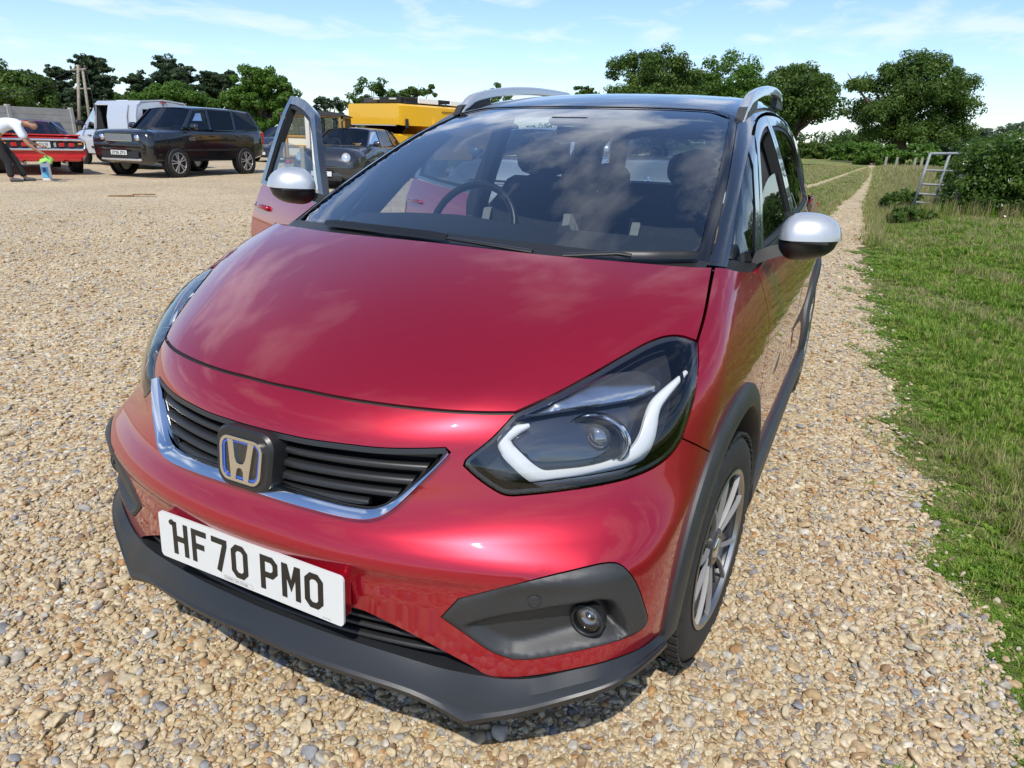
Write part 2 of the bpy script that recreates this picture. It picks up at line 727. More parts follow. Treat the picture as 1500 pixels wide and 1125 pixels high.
def panel(name, par, outline, material, parent, holes=(), h=.022, off=0.0, thick=.014, gap=0.0, hole_gap=0.0,
          offfun=None, mirror=False, auto=False, extra=None):
    """a sheet of the body surface cut to an outline given in the surface's own coordinates"""
    O = clean(np.asarray(outline, float))
    if area2(O) < 0: O = O[::-1]
    if gap: O = inset(O, gap)
    Hs = []
    for q in holes:
        q = clean(np.asarray(q, float))
        if area2(q) < 0: q = q[::-1]
        Hs.append(inset(q, -hole_gap) if hole_gap else q)
    lo, hi = O.min(0), O.max(0)
    gx, gy = np.meshgrid(np.arange(lo[0] + h * .37, hi[0], h), np.arange(lo[1] + h * .41, hi[1], h))
    gx = gx + (np.arange(gx.shape[0]) % 2)[:, None] * h * .5
    G = np.stack([gx.ravel(), gy.ravel()], 1)
    if extra is not None: G = np.concatenate([G, extra])
    G = G[inpoly(G, O)]
    G = G[polydist(G, O) > h * .42]
    for q in Hs:
        if len(G):
            G = G[~inpoly(G, q)]
            G = G[polydist(G, q) > h * .42]
    verts, edges = [], []
    for q in [O] + Hs:
        s = len(verts)
        verts += [Vector(p) for p in q.tolist()]
        edges += [(s + i, s + (i + 1) % len(q)) for i in range(len(q))]
    verts += [Vector(p) for p in G.tolist()]
    ov, oe, of, *_ = delaunay_2d_cdt(verts, edges, [], 0, 1e-6)
    UV = np.array([(v[0], v[1]) for v in ov])
    T = np.array([f for f in of if len(f) == 3])
    cen = UV[T].mean(1)
    ok = inpoly(cen, O)
    for q in Hs: ok &= ~inpoly(cen, q)
    ar = UV[T]
    a_ = (ar[:, 1, 0] - ar[:, 0, 0]) * (ar[:, 2, 1] - ar[:, 0, 1]) - (ar[:, 2, 0] - ar[:, 0, 0]) * (ar[:, 1, 1] - ar[:, 0, 1])
    ok &= np.abs(a_) > 1e-9
    T = T[ok]
    used = np.unique(T)
    mp_ = -np.ones(len(UV), int); mp_[used] = np.arange(len(used))
    UV = UV[used]; T = mp_[T]
    o_ = np.full(len(UV), off, float)
    if offfun is not None: o_ = o_ + offfun(UV)
    P = par.pos(UV, off if offfun is None else o_)
    N = grad(par.f, P)
    fn = np.cross(P[T[:, 1]] - P[T[:, 0]], P[T[:, 2]] - P[T[:, 0]])
    flip = (fn * N[T[:, 0]]).sum(1) < 0
    T[flip] = T[flip][:, ::-1]
    if auto:
        fn = np.cross(P[T[:, 1]] - P[T[:, 0]], P[T[:, 2]] - P[T[:, 0]])
        NN = np.zeros_like(P)
        for k in range(3): np.add.at(NN, T[:, k], fn)
        NS = NN / (np.linalg.norm(NN, axis=1)[:, None] + 1e-12)
    else:
        NS = N
    # flange
    E = np.concatenate([T[:, [0, 1]], T[:, [1, 2]], T[:, [2, 0]]])
    key = np.sort(E, 1)
    _, idx, cnt = np.unique(key[:, 0] * 1000003 + key[:, 1], return_index=True, return_counts=True)
    B = E[idx[cnt == 1]]
    F = [tuple(t) for t in T]
    V = P; NV = NS
    if thick:
        bv = np.unique(B)
        bm_ = -np.ones(len(P), int); bm_[bv] = np.arange(len(bv))
        n0 = len(P)
        en = np.zeros((len(bv), 3))
        d = P[B[:, 1]] - P[B[:, 0]]
        q = np.cross(d, N[B[:, 0]])
        q /= np.linalg.norm(q, axis=1)[:, None] + 1e-12
        np.add.at(en, bm_[B[:, 0]], q); np.add.at(en, bm_[B[:, 1]], q)
        en /= np.linalg.norm(en, axis=1)[:, None] + 1e-12
        if thick < 0: en = -en
        V = np.concatenate([P, P[bv], P[bv] - N[bv] * thick])
        NV = np.concatenate([NS, en, en])
        m = len(bv)
        for a, b in B:
            A0, B0 = n0 + bm_[a], n0 + bm_[b]
            F.append((B0, A0, A0 + m, B0 + m) if thick > 0 else (A0, B0, B0 + m, A0 + m))
    o = mobj(name, V, F, material, parent, True, NV)
    if mirror:
        M = np.array([-1, 1, 1])
        o2 = mobj(name, V * M, [f[::-1] for f in F], material, parent, True, NV * M)
        return o, o2
    return o


def pxline(pts, corners=(), step=7.0):
    """smooth a line traced in photo pixels"""
    return smooth_line(pts, corners, step)


def mir(L):
    return np.asarray(L)[::-1] * np.array([-1, 1])


HL_IN = [(755, 606), (811, 580), (863, 552), (915, 522), (953, 501.6), (980.6, 493), (1001, 493.6), (1022, 501)]
HL_OUT = [(1022, 501), (1023, 529), (1018.7, 574), (1010, 609), (999.6, 642)]
HL_LOW = [(999.6, 642), (984, 664.5), (960, 683.6), (925, 699), (880, 710), (828, 718), (776, 724), (741, 725), (720.5, 715), (694.5, 696), (679.6, 682), (682, 675), (720, 643), (755, 606)]
SHUT = [(395, 562.5), (434.7, 570), (486.7, 581), (538.7, 589.7), (590.7, 596.7), (660, 603.6), (715, 606), (755, 606)]
GR_TOP = [(380, 627), (414, 635), (452, 643), (504, 650), (556, 655.6), (608, 656.7), (653, 655.6)]
GR_BOT = [(660, 662.6), (639, 685), (611.5, 712.8), (584, 739), (563, 752.7), (542, 758), (514, 756), (452, 740.6), (375, 717)]
FOG = [(646, 904), (671.5, 877), (754.7, 856), (832, 836.7), (894, 824), (909, 827), (928.7, 848), (944, 887), (949, 910), (940, 921.7), (909, 937), (832, 956.5), (774, 966), (750.8, 966), (719.9, 954.6), (677, 925.6)]
RED_BOT = [(977, 925.6), (959.6, 935), (940, 949), (890, 968), (832, 981.7), (774, 991), (731.5, 993), (708, 987.5), (693, 978), (650.5, 955), (604, 930), (565, 910.7), (526.7, 893), (500, 887)]
HOODF = [(1022, 501), (1033, 460), (1040, 420), (1045, 391)]
HOODR = [(1045, 391), (1000, 389.5), (920, 383), (808, 373.6), (720, 364), (640, 355)]


def cyl(L, **k):
    return Cyl.par(cast(L, **k))


def half_sym(L):
    """L runs from the right half to the centre line; returns the closed symmetric loop"""
    L = np.asarray(L)
    return np.concatenate([L, mir(L)])
# ================================================================ ground
def noise_mat(name, cols, scale, rough=.95, bump=.4, detail=8, extra=None, bscale=None, bdist=.02, coord='Object'):
    m = bpy.data.materials.new(name); m.use_nodes = True
    n, l = m.node_tree.nodes, m.node_tree.links
    b = n['Principled BSDF']; b.inputs['Roughness'].default_value = rough
    b.inputs['Specular IOR Level'].default_value = .2
    t = n.new('ShaderNodeTexCoord')
    nz_ = n.new('ShaderNodeTexNoise'); nz_.inputs['Scale'].default_value = scale; nz_.inputs['Detail'].default_value = detail; nz_.inputs['Roughness'].default_value = .65
    l.new(t.outputs[coord], nz_.inputs['Vector'])
    r = n.new('ShaderNodeValToRGB')
    el = r.color_ramp.elements
    while len(el) < len(cols): el.new(.5)
    for e, (p, c) in zip(el, cols):
        e.position = p; e.color = (*c, 1)
    l.new(nz_.outputs['Fac'], r.inputs[0]); l.new(r.outputs[0], b.inputs['Base Color'])
    if bump:
        n2 = n.new('ShaderNodeTexNoise'); n2.inputs['Scale'].default_value = bscale or scale * 6; n2.inputs['Detail'].default_value = 5
        l.new(t.outputs[coord], n2.inputs['Vector'])
        bn = n.new('ShaderNodeBump'); bn.inputs['Strength'].default_value = bump; bn.inputs['Distance'].default_value = bdist
        l.new(n2.outputs['Fac'], bn.inputs['Height']); l.new(bn.outputs[0], b.inputs['Normal'])
    return m


PEB = [(0.0, (.54, .43, .26)), (.16, (.48, .36, .20)), (.30, (.60, .51, .35)), (.42, (.41, .28, .14)), (.52, (.53, .42, .26)), (.62, (.33, .31, .28)),
       (.70, (.56, .46, .30)), (.78, (.34, .21, .10)), (.84, (.23, .23, .24)), (.89, (.64, .58, .45)), (.95, (.44, .24, .09)), (1.0, (.16, .13, .10))]


def gravel_mat():
    m = bpy.data.materials.new('gravel'); m.use_nodes = True
    n, l = m.node_tree.nodes, m.node_tree.links
    b = n['Principled BSDF']; b.inputs['Roughness'].default_value = .85; b.inputs['Specular IOR Level'].default_value = .25
    t = n.new('ShaderNodeTexCoord')
    v = n.new('ShaderNodeTexVoronoi'); v.inputs['Scale'].default_value = 46
    l.new(t.outputs['Object'], v.inputs['Vector'])
    s = n.new('ShaderNodeSeparateColor'); l.new(v.outputs['Color'], s.inputs[0])
    r = n.new('ShaderNodeValToRGB'); r.color_ramp.interpolation = 'CONSTANT'
    el = r.color_ramp.elements
    while len(el) < len(PEB): el.new(.5)
    for e, (p, c) in zip(el, PEB): e.position = p; e.color = (*c, 1)
    l.new(s.outputs[0], r.inputs[0])
    big = n.new('ShaderNodeTexNoise'); big.inputs['Scale'].default_value = .55; big.inputs['Detail'].default_value = 5
    l.new(t.outputs['Object'], big.inputs['Vector'])
    mr = n.new('ShaderNodeMapRange'); mr.inputs[1].default_value = .3; mr.inputs[2].default_value = .7; mr.inputs[3].default_value = .86; mr.inputs[4].default_value = 1.10
    l.new(big.outputs['Fac'], mr.inputs[0])
    mx_ = n.new('ShaderNodeMix'); mx_.data_type = 'RGBA'; mx_.blend_type = 'MULTIPLY'; mx_.inputs[0].default_value = 1
    l.new(r.outputs[0], mx_.inputs[6]); l.new(mr.outputs[0], mx_.inputs[7])
    l.new(mx_.outputs[2], b.inputs['Base Color'])
    bn = n.new('ShaderNodeBump'); bn.inputs['Strength'].default_value = .9; bn.inputs['Distance'].default_value = .012; bn.invert = True
    l.new(v.outputs['Distance'], bn.inputs['Height']); l.new(bn.outputs[0], b.inputs['Normal'])
    return m


def sheet(name, poly, m, zoff, h, label=None, kind='structure', jitter=0.0):
    P = clean(np.asarray(poly, float))
    if area2(P) < 0: P = P[::-1]
    lo, hi = P.min(0), P.max(0)
    gx, gy = np.meshgrid(np.arange(lo[0], hi[0], h), np.arange(lo[1], hi[1], h))
    G = np.stack([gx.ravel(), gy.ravel()], 1) + .001
    G = G[inpoly(G, P)]
    if len(G): G = G[polydist(G, P) > h * .3]
    verts = [Vector(p) for p in P.tolist()] + [Vector(p) for p in G.tolist()]
    edges = [(i, (i + 1) % len(P)) for i in range(len(P))]
    ov, oe, of, *_ = delaunay_2d_cdt(verts, edges, [], 0, 1e-6)
    V = np.array([(v[0], v[1]) for v in ov])
    T = np.array(of)
    T = T[inpoly(V[T].mean(1), P)]
    z = g_height(V[:, 0], V[:, 1]) + zoff
    o = mobj(name, np.column_stack([V, z]), T, m, None, True)
    o['kind'] = kind
    return o


# base terrain: meadow, reaching the horizon
FIELD = noise_mat('meadow_ground', [(.25, (.08, .11, .025)), (.42, (.14, .17, .04)), (.56, (.23, .225, .075)), (.75, (.32, .28, .12))], .9, bump=.5, bscale=9, bdist=.08)
xs = np.concatenate([-np.geomspace(900, 8, 26), np.linspace(-7, 9, 40), np.geomspace(10, 900, 26)])
ys = np.concatenate([-np.geomspace(300, 6, 12), np.linspace(-5, 24, 60), np.geomspace(25, 1800, 34)])
gx, gy = np.meshgrid(xs, ys)
gzv = g_height(gx, gy) - .004
nx, ny = len(xs), len(ys)
F = [(j * nx + i, j * nx + i + 1, (j + 1) * nx + i + 1, (j + 1) * nx + i) for j in range(ny - 1) for i in range(nx - 1)]
tag(mobj('ground', np.stack([gx.ravel(), gy.ravel(), gzv.ravel()], 1), F, FIELD, None, True), kind='structure')

EDGE = np.array([(1.75, -4.0), (1.66, -1.5), (1.60, -.4), (1.56, 0), (1.50, .5), (1.42, 1.3), (1.33, 2.3), (1.25, 4.2), (1.15, 5.9), (1.05, 8.2), (.98, 10.5)])


def edge_x(y):
    y = np.asarray(y, float)
    return np.interp(y, EDGE[:, 1], EDGE[:, 0]) + .05 * np.sin(y * 5.3) + .035 * np.sin(y * 13.1 + 1) + .02 * np.sin(y * 31)


yy = np.arange(-4, 10.4, .06)
right = np.stack([edge_x(yy), yy], 1)
back = smooth_line([(right[-1][0], right[-1][1]), (.6, 12.4), (-.1, 11.6), (-1.2, 11.2), (-3, 13.5), (-6, 19.5), (-12, 23), (-22, 26), (-38, 30)], step=.3)
back = back + np.stack([0 * back[:, 0], .18 * np.sin(back[:, 0] * 3.1)], 1)
yard = np.concatenate([right, back[1:], [(-60, 30), (-60, -30), (2.6, -30), (1.9, -8)]])
GRAVEL = gravel_mat()
sheet('gravel_yard', yard, GRAVEL, .004, 1.2)

# worn wheel tracks in the meadow
SOIL = noise_mat('dry_track_soil', [(.28, (.20, .19, .07)), (.42, (.40, .31, .19)), (.56, (.50, .41, .26)), (.70, (.30, .25, .11))], 2.2, bump=.5, bscale=25, bdist=.02)


def track(line, w, seed):
    L = smooth_line(line, step=.5)
    t = np.gradient(L, axis=0); t /= np.linalg.norm(t, axis=1)[:, None]
    nrm = np.stack([-t[:, 1], t[:, 0]], 1)
    r = np.random.default_rng(seed)
    w = np.interp(L[:, 1], [10, 13, 18, 26, 60], np.broadcast_to(w, 5))
    a = (w / 2) * (1 + .25 * np.sin(np.arange(len(L)) * 1.3) + .2 * r.normal(size=len(L)))
    b = (w / 2) * (1 + .25 * np.sin(np.arange(len(L)) * 1.7 + 1) + .2 * r.normal(size=len(L)))
    return np.concatenate([L + nrm * a[:, None], (L - nrm * b[:, None])[::-1]])


sheet('wheel_track', track([(.62, 11.0), (.66, 14), (.62, 18), (.72, 24), (.78, 38), (.6, 60), (.3, 85)], (1.15, 1.0, .75, .5, .5), 3), SOIL, .009, 1.0)
sheet('wheel_track', track([(-.6, 10.6), (-1.2, 15), (-1.3, 21), (-.9, 28), (-.6, 36), (.2, 60)], (.5, .5, .5, .45, .4), 4), SOIL, .014, 1.0)


# ================================================================ scattered small stuff
SRC = {}


def src_collection(name, meshes):
    c = bpy.data.collections.new(name)
    for i, me in enumerate(meshes):
        o = bpy.data.objects.new(f'{name}_{i:02d}', me)
        c.objects.link(o)
    return c


def scatter(name, pts, rot, scl, idx, coll, label=None, cat=None):
    me = bpy.data.meshes.new(name)
    n = len(pts)
    me.vertices.add(n)
    me.vertices.foreach_set('co', np.asarray(pts, np.float32).ravel())
    a = me.attributes.new('rot', 'FLOAT_VECTOR', 'POINT'); a.data.foreach_set('vector', np.asarray(rot, np.float32).ravel())
    a = me.attributes.new('scl', 'FLOAT_VECTOR', 'POINT'); a.data.foreach_set('vector', np.asarray(scl, np.float32).ravel())
    a = me.attributes.new('idx', 'INT', 'POINT'); a.data.foreach_set('value', np.asarray(idx, np.int32))
    o = link(bpy.data.objects.new(name, me))
    ng = bpy.data.node_groups.new(name, 'GeometryNodeTree')
    ng.interface.new_socket('Geometry', in_out='INPUT', socket_type='NodeSocketGeometry')
    ng.interface.new_socket('Geometry', in_out='OUTPUT', socket_type='NodeSocketGeometry')
    N, L = ng.nodes, ng.links
    gi, go = N.new('NodeGroupInput'), N.new('NodeGroupOutput')
    ip_ = N.new('GeometryNodeInstanceOnPoints')
    cinf = N.new('GeometryNodeCollectionInfo')
    cinf.inputs[0].default_value = coll
    cinf.inputs['Separate Children'].default_value = True
    cinf.inputs['Reset Children'].default_value = True
    ip_.inputs['Pick Instance'].default_value = True

    def na(nm, ty):
        q = N.new('GeometryNodeInputNamedAttribute'); q.data_type = ty; q.inputs[0].default_value = nm
        return q.outputs[0]
    L.new(gi.outputs[0], ip_.inputs['Points'])
    L.new(cinf.outputs[0], ip_.inputs['Instance'])
    L.new(na('idx', 'INT'), ip_.inputs['Instance Index'])
    e2r = N.new('FunctionNodeEulerToRotation')
    L.new(na('rot', 'FLOAT_VECTOR'), e2r.inputs[0]); L.new(e2r.outputs[0], ip_.inputs['Rotation'])
    L.new(na('scl', 'FLOAT_VECTOR'), ip_.inputs['Scale'])
    L.new(ip_.outputs[0], go.inputs[0])
    md = o.modifiers.new('scatter', 'NODES'); md.node_group = ng
    return tag(o, label, cat, kind='stuff')


# ---- pebbles
def pebble_mesh(i, m):
    bm = bmesh.new()
    bmesh.ops.create_icosphere(bm, subdivisions=2, radius=1)
    r = np.random.default_rng(100 + i)
    K = r.normal(size=(5, 3)); K /= np.linalg.norm(K, axis=1)[:, None]
    cut = r.uniform(.42, .75, 5)
    sc = np.array([1, r.uniform(.6, .9), r.uniform(.42, .7)])
    for v in bm.verts:
        p = np.array(v.co)
        for k, c in zip(K, cut):
            d = p @ k
            if d > c: p = p - k * (d - c) * .95
        p = p * sc + r.normal(scale=.025, size=3)
        v.co = p
    me = bpy.data.meshes.new('pebble'); bm.to_mesh(me); bm.free()
    me.polygons.foreach_set('use_smooth', np.ones(len(me.polygons), bool))
    me.materials.append(m)
    return me


def pebble_mat():
    m = bpy.data.materials.new('pebble'); m.use_nodes = True
    n, l = m.node_tree.nodes, m.node_tree.links
    b = n['Principled BSDF']; b.inputs['Roughness'].default_value = .62; b.inputs['Specular IOR Level'].default_value = .35
    oi = n.new('ShaderNodeObjectInfo')
    r = n.new('ShaderNodeValToRGB')
    el = r.color_ramp.elements
    while len(el) < len(PEB): el.new(.5)
    for e, (p, c) in zip(el, PEB): e.position = p; e.color = (*c, 1)
    l.new(oi.outputs['Random'], r.inputs[0])
    t = n.new('ShaderNodeTexCoord')
    nz_ = n.new('ShaderNodeTexNoise'); nz_.inputs['Scale'].default_value = 1.6; nz_.inputs['Detail'].default_value = 4
    l.new(t.outputs['Object'], nz_.inputs['Vector'])
    mr = n.new('ShaderNodeMapRange'); mr.inputs[1].default_value = .3; mr.inputs[2].default_value = .7; mr.inputs[3].default_value = .7; mr.inputs[4].default_value = 1.2
    l.new(nz_.outputs['Fac'], mr.inputs[0])
    mx_ = n.new('ShaderNodeMix'); mx_.data_type = 'RGBA'; mx_.blend_type = 'MULTIPLY'; mx_.inputs[0].default_value = 1
    l.new(r.outputs[0], mx_.inputs[6]); l.new(mr.outputs[0], mx_.inputs[7])
    l.new(mx_.outputs[2], b.inputs['Base Color'])
    return m


PM = pebble_mat()
pc_ = src_collection('pebble_kinds', [pebble_mesh(i, PM) for i in range(9)])
N0 = 900000
px_ = RNG.uniform(-11, 1.9, N0); py_ = RNG.uniform(-1.7, 13, N0)
dist = np.hypot(px_ - CPOS[0], py_ - CPOS[1])
keep = RNG.uniform(size=N0) < np.minimum(1, (2.3 / np.maximum(dist, .5)) ** 1.25)
keep &= px_ < edge_x(py_) + .04 - .12 * RNG.uniform(size=N0) ** 3 + .10 * (RNG.uniform(size=N0) < .25)
keep &= ~((np.abs(px_) < .62) & (py_ > -.25) & (py_ < 3.1))
# only where the picture and a step to either side can see it
rel = np.stack([px_ - CPOS[0], py_ - CPOS[1], 0 * px_ - CPOS[2]], 1)
zc = rel @ CFW; u_ = CF * (rel @ CR) / np.maximum(zc, .01); v_ = -CF * (rel @ CU) / np.maximum(zc, .01)
keep &= (zc > .2) & (np.abs(u_) < 980) & (v_ < 760) & (RNG.uniform(size=N0) < np.clip((15 - dist) / 7, 0, 1))
extra_n = 90000
x2 = RNG.uniform(-1.6, 1.75, extra_n); y2 = RNG.uniform(-1.5, 1.2, extra_n)
k2 = (x2 < edge_x(y2) + .02) & ~((np.abs(x2) < .62) & (y2 > -.25))
rel = np.stack([x2 - CPOS[0], y2 - CPOS[1], 0 * x2 - CPOS[2]], 1)
zc2 = rel @ CFW
k2 &= (zc2 > .2) & (np.abs(CF * (rel @ CR) / np.maximum(zc2, .01)) < 900) & (-CF * (rel @ CU) / np.maximum(zc2, .01) < 720)
PX_ = np.concatenate([px_[keep], x2[k2]]); PY_ = np.concatenate([py_[keep], y2[k2]])
tx = RNG.uniform(-.4, 1.5, 26000); ty = RNG.uniform(10, 20, 26000)
tk = (np.abs(tx - .63) < .5 * (1.3 - (ty - 10) / 14)) & (RNG.uniform(size=26000) < np.clip((20 - ty) / 10, 0, 1) ** 1.3)
PX_ = np.concatenate([PX_, tx[tk]]); PY_ = np.concatenate([PY_, ty[tk]])
n = len(PX_)
sz = np.clip(RNG.lognormal(math.log(.0074), .42, n), .0045, .026)
sz *= np.clip(1 + .06 * (np.hypot(PX_ - CPOS[0], PY_ - CPOS[1]) - 3), 1, 1.35)
pts = np.stack([PX_, PY_, g_height(PX_, PY_) + .004 + sz * RNG.uniform(-.1, .55, n)], 1)
rot = np.stack([RNG.normal(scale=.38, size=n), RNG.normal(scale=.38, size=n), RNG.uniform(0, 6.28, n)], 1)
scatter('gravel', pts, rot, np.repeat(sz[:, None], 3, 1), RNG.integers(0, 9, n), pc_, 'loose golden flint gravel spread over the yard', 'gravel')
print('pebbles', n)


# ---- grass
def leaf_mat(name, cols, trans=.35, rough=.5, scale=.8, use_random=True):
    m = bpy.data.materials.new(name); m.use_nodes = True
    n, l = m.node_tree.nodes, m.node_tree.links
    n.clear()
    o = n.new('ShaderNodeOutputMaterial')
    b = n.new('ShaderNodeBsdfPrincipled'); b.inputs['Roughness'].default_value = rough; b.inputs['Specular IOR Level'].default_value = .3
    tr = n.new('ShaderNodeBsdfTranslucent')
    ms = n.new('ShaderNodeMixShader'); ms.inputs[0].default_value = trans
    r = n.new('ShaderNodeValToRGB')
    el = r.color_ramp.elements
    while len(el) < len(cols): el.new(.5)
    for e, (p, c) in zip(el, cols): e.position = p; e.color = (*c, 1)
    if use_random:
        oi = n.new('ShaderNodeObjectInfo')
        l.new(oi.outputs['Random'], r.inputs[0])
    else:
        g = n.new('ShaderNodeNewGeometry')
        t = n.new('ShaderNodeTexCoord')
        nz_ = n.new('ShaderNodeTexNoise'); nz_.inputs['Scale'].default_value = scale; nz_.inputs['Detail'].default_value = 5
        l.new(t.outputs['Object'], nz_.inputs['Vector'])
        ad = n.new('ShaderNodeMath'); ad.operation = 'MULTIPLY_ADD'; ad.inputs[1].default_value = .35
        l.new(g.outputs['Random Per Island'], ad.inputs[0])
        sb = n.new('ShaderNodeMath'); sb.operation = 'SUBTRACT'; sb.inputs[1].default_value = .17
        l.new(nz_.outputs['Fac'], sb.inputs[0]); l.new(sb.outputs[0], ad.inputs[2])
        l.new(ad.outputs[0], r.inputs[0])
    l.new(r.outputs[0], b.inputs['Base Color']); l.new(r.outputs[0], tr.inputs[0])
    l.new(b.outputs[0], ms.inputs[1]); l.new(tr.outputs[0], ms.inputs[2]); l.new(ms.outputs[0], o.inputs[0])
    return m


def tuft_mesh(i, m, nb=16, hgt=1.0, spread=.5, wid=.05, lean=.6, broad=False):
    r = np.random.default_rng(500 + i)
    V, F = [], []
    for b in range(nb):
        a = r.uniform(0, 6.28); d = r.uniform(0, spread)
        bx_, by_ = d * math.cos(a), d * math.sin(a)
        la = a + r.normal(scale=.8); ln = lean * r.uniform(.3, 1.3); h = hgt * r.uniform(.5, 1.1)
        w = wid * r.uniform(.7, 1.3)
        cx2, cy2 = -math.sin(la) * w, math.cos(la) * w
        s = len(V)
        for k, t in enumerate((0, .45, .8)):
            ww = (1, .9, .5)[k] if not broad else (.4, 1.3, 1.2)[k]
            ox, oy = math.cos(la) * ln * t * t * h, math.sin(la) * ln * t * t * h
            V += [(bx_ + ox - cx2 * ww, by_ + oy - cy2 * ww, h * t * (1 - .25 * t * ln)), (bx_ + ox + cx2 * ww, by_ + oy + cy2 * ww, h * t * (1 - .25 * t * ln))]
        ox, oy = math.cos(la) * ln * h, math.sin(la) * ln * h
        V.append((bx_ + ox, by_ + oy, h * (1 - .25 * ln)))
        F += [(s, s + 1, s + 3, s + 2), (s + 2, s + 3, s + 5, s + 4), (s + 4, s + 5, s + 6)]
    me = bpy.data.meshes.new('tuft')
    me.from_pydata(V, [], F); me.materials.append(m)
    me.polygons.foreach_set('use_smooth', np.ones(len(me.polygons), bool))
    return me


GRASS = leaf_mat('verge_grass', [(0, (.09, .17, .016)), (.3, (.15, .27, .024)), (.6, (.21, .34, .036)), (.85, (.29, .36, .07)), (1, (.42, .37, .15))], .35)
HAY = leaf_mat('dry_grass', [(0, (.20, .23, .06)), (.3, (.36, .32, .14)), (.6, (.46, .38, .20)), (.85, (.27, .28, .09)), (1, (.52, .42, .26))], .3)
gc = src_collection('grass_kinds', [tuft_mesh(i, GRASS, 18, 1, .55, .045, .8) for i in range(4)] + [tuft_mesh(10 + i, GRASS, 10, .55, .6, .13, .9, True) for i in range(2)] + [tuft_mesh(20 + i, HAY, 8, 1.2, .6, .028, 1.1) for i in range(2)])


def region(n, x0, x1, y0, y1, mask, falloff=None):
    x = RNG.uniform(x0, x1, n); y = RNG.uniform(y0, y1, n)
    k = mask(x, y)
    if falloff is not None:
        d = np.hypot(x - CPOS[0], y - CPOS[1])
        k &= RNG.uniform(size=n) < np.minimum(1, (falloff / np.maximum(d, .3)) ** 1.3)
    return x[k], y[k]


def patch(x, y, s=1.0, ph=0.0):
    return .5 + .25 * np.sin(x * 3.1 * s + ph) * np.sin(y * 2.3 * s + 1 + ph) + .25 * np.sin(x * 7.3 * s + y * 5.1 * s + ph)


vx, vy = region(150000, 1.1, 5.5, -1.6, 13.2, lambda x, y: x > edge_x(y) + .06 * RNG.normal(size=len(x)), 3.0)
wx, wy = region(9000, .85, 1.7, -1.0, 9, lambda x, y: (x > edge_x(y) - .22) & (patch(x, y, 1.7, .4) > .72))
gx_ = np.concatenate([vx, wx]); gy_ = np.concatenate([vy, wy])
n = len(gx_)
p_ = patch(gx_, gy_)
d_ = np.hypot(gx_ - CPOS[0], gy_ - CPOS[1])
edge_d = np.clip((gx_ - edge_x(gy_)) / .35, .25, 1)
hh = (.036 + .042 * p_) * RNG.uniform(.6, 1.4, n) * edge_d * np.clip(1 + .05 * (d_ - 3), 1, 1.6)
kind = np.where(RNG.uniform(size=n) < .24, RNG.integers(4, 6, n), RNG.integers(0, 4, n))
dryp = (patch(gx_, gy_, .6, 2.0) > .66) | ((gy_ > 9.0) & (RNG.uniform(size=n) < .5))
kind = np.where((RNG.uniform(size=n) < np.where(dryp, .55, .05)), RNG.integers(6, 8, n), kind)
wid_ = .035 * RNG.uniform(.7, 1.4, n) * np.clip(1 + .12 * (d_ - 3), 1, 2.2)
scatter('grass', np.stack([gx_, gy_, g_height(gx_, gy_)], 1), np.stack([0 * gx_, 0 * gx_, RNG.uniform(0, 6.28, n)], 1), np.stack([wid_, wid_, hh], 1), kind, gc,
        'short green grass and clover covering the roadside verge', 'grass')
print('verge tufts', n)
# soil under the verge
VERGE = noise_mat('verge_soil', [(.3, (.06, .09, .02)), (.5, (.10, .13, .03)), (.7, (.17, .15, .06))], 6, bump=.4, bscale=60, bdist=.01)
yv = np.arange(-4, 13.2, .08)
vl = np.stack([np.where(yv < 10.4, edge_x(np.minimum(yv, 10.4)), 1.0) + .03, yv], 1)
sheet('verge', np.concatenate([vl, [(6.5, 13.2), (6.5, -4)]]), VERGE, .0, .5)

# ---- long meadow grass
lc = src_collection('meadow_kinds', [tuft_mesh(40 + i, HAY, 16, 1, .5, .022, .5) for i in range(3)] + [tuft_mesh(50 + i, GRASS, 16, .8, .55, .03, .6) for i in range(3)])


def on_track(x, y):
    r1 = np.abs(x - np.interp(y, [11, 14, 18, 24, 38, 60, 85], [.62, .66, .62, .72, .78, .6, .3])) < np.interp(y, [10, 13, 18, 26, 60], [.55, .48, .34, .24, .24]) * RNG.uniform(.6, 1.1, np.shape(x))
    r2 = np.abs(x - np.interp(y, [10.6, 15, 21, 28, 36, 60], [-.6, -1.2, -1.3, -.9, -.6, .2])) < .24
    return r1 | r2


def in_yard(x, y):
    return inpoly(np.stack([x, y], 1), yard)


mx1, my1 = region(110000, -6, 5, 9.5, 60, lambda x, y: ~on_track(x, y) & ~in_yard(x, y) & ~((x > 1.3) & (y < 13.0)), 16)
n1 = len(mx1)
tall = np.where((mx1 > 1.0) & (my1 > 13), 1.0, np.where((np.abs(mx1 + .25) < .55), .42, .36))
near_r = np.clip((mx1 - 1.0) / .5, 0, 1)
hm = (.15 + .20 * near_r) * RNG.uniform(.6, 1.3, n1) * np.where(mx1 < 1.0, .75, 1)
km = np.where(RNG.uniform(size=n1) < .55, RNG.integers(0, 3, n1), RNG.integers(3, 6, n1))
wm = .17 * np.clip(my1 / 20, .7, 2.2)
scatter('meadow_grass', np.stack([mx1, my1, g_height(mx1, my1)], 1), np.stack([0 * mx1, 0 * mx1, RNG.uniform(0, 6.28, n1)], 1), np.stack([wm, wm, hm], 1), km, lc,
        'long pale seeding grass in the meadow beyond the gate', 'grass')
ex1, ey1 = region(9000, -40, -6, 19, 34, lambda x, y: ~in_yard(x, y))
n1 = len(ex1)
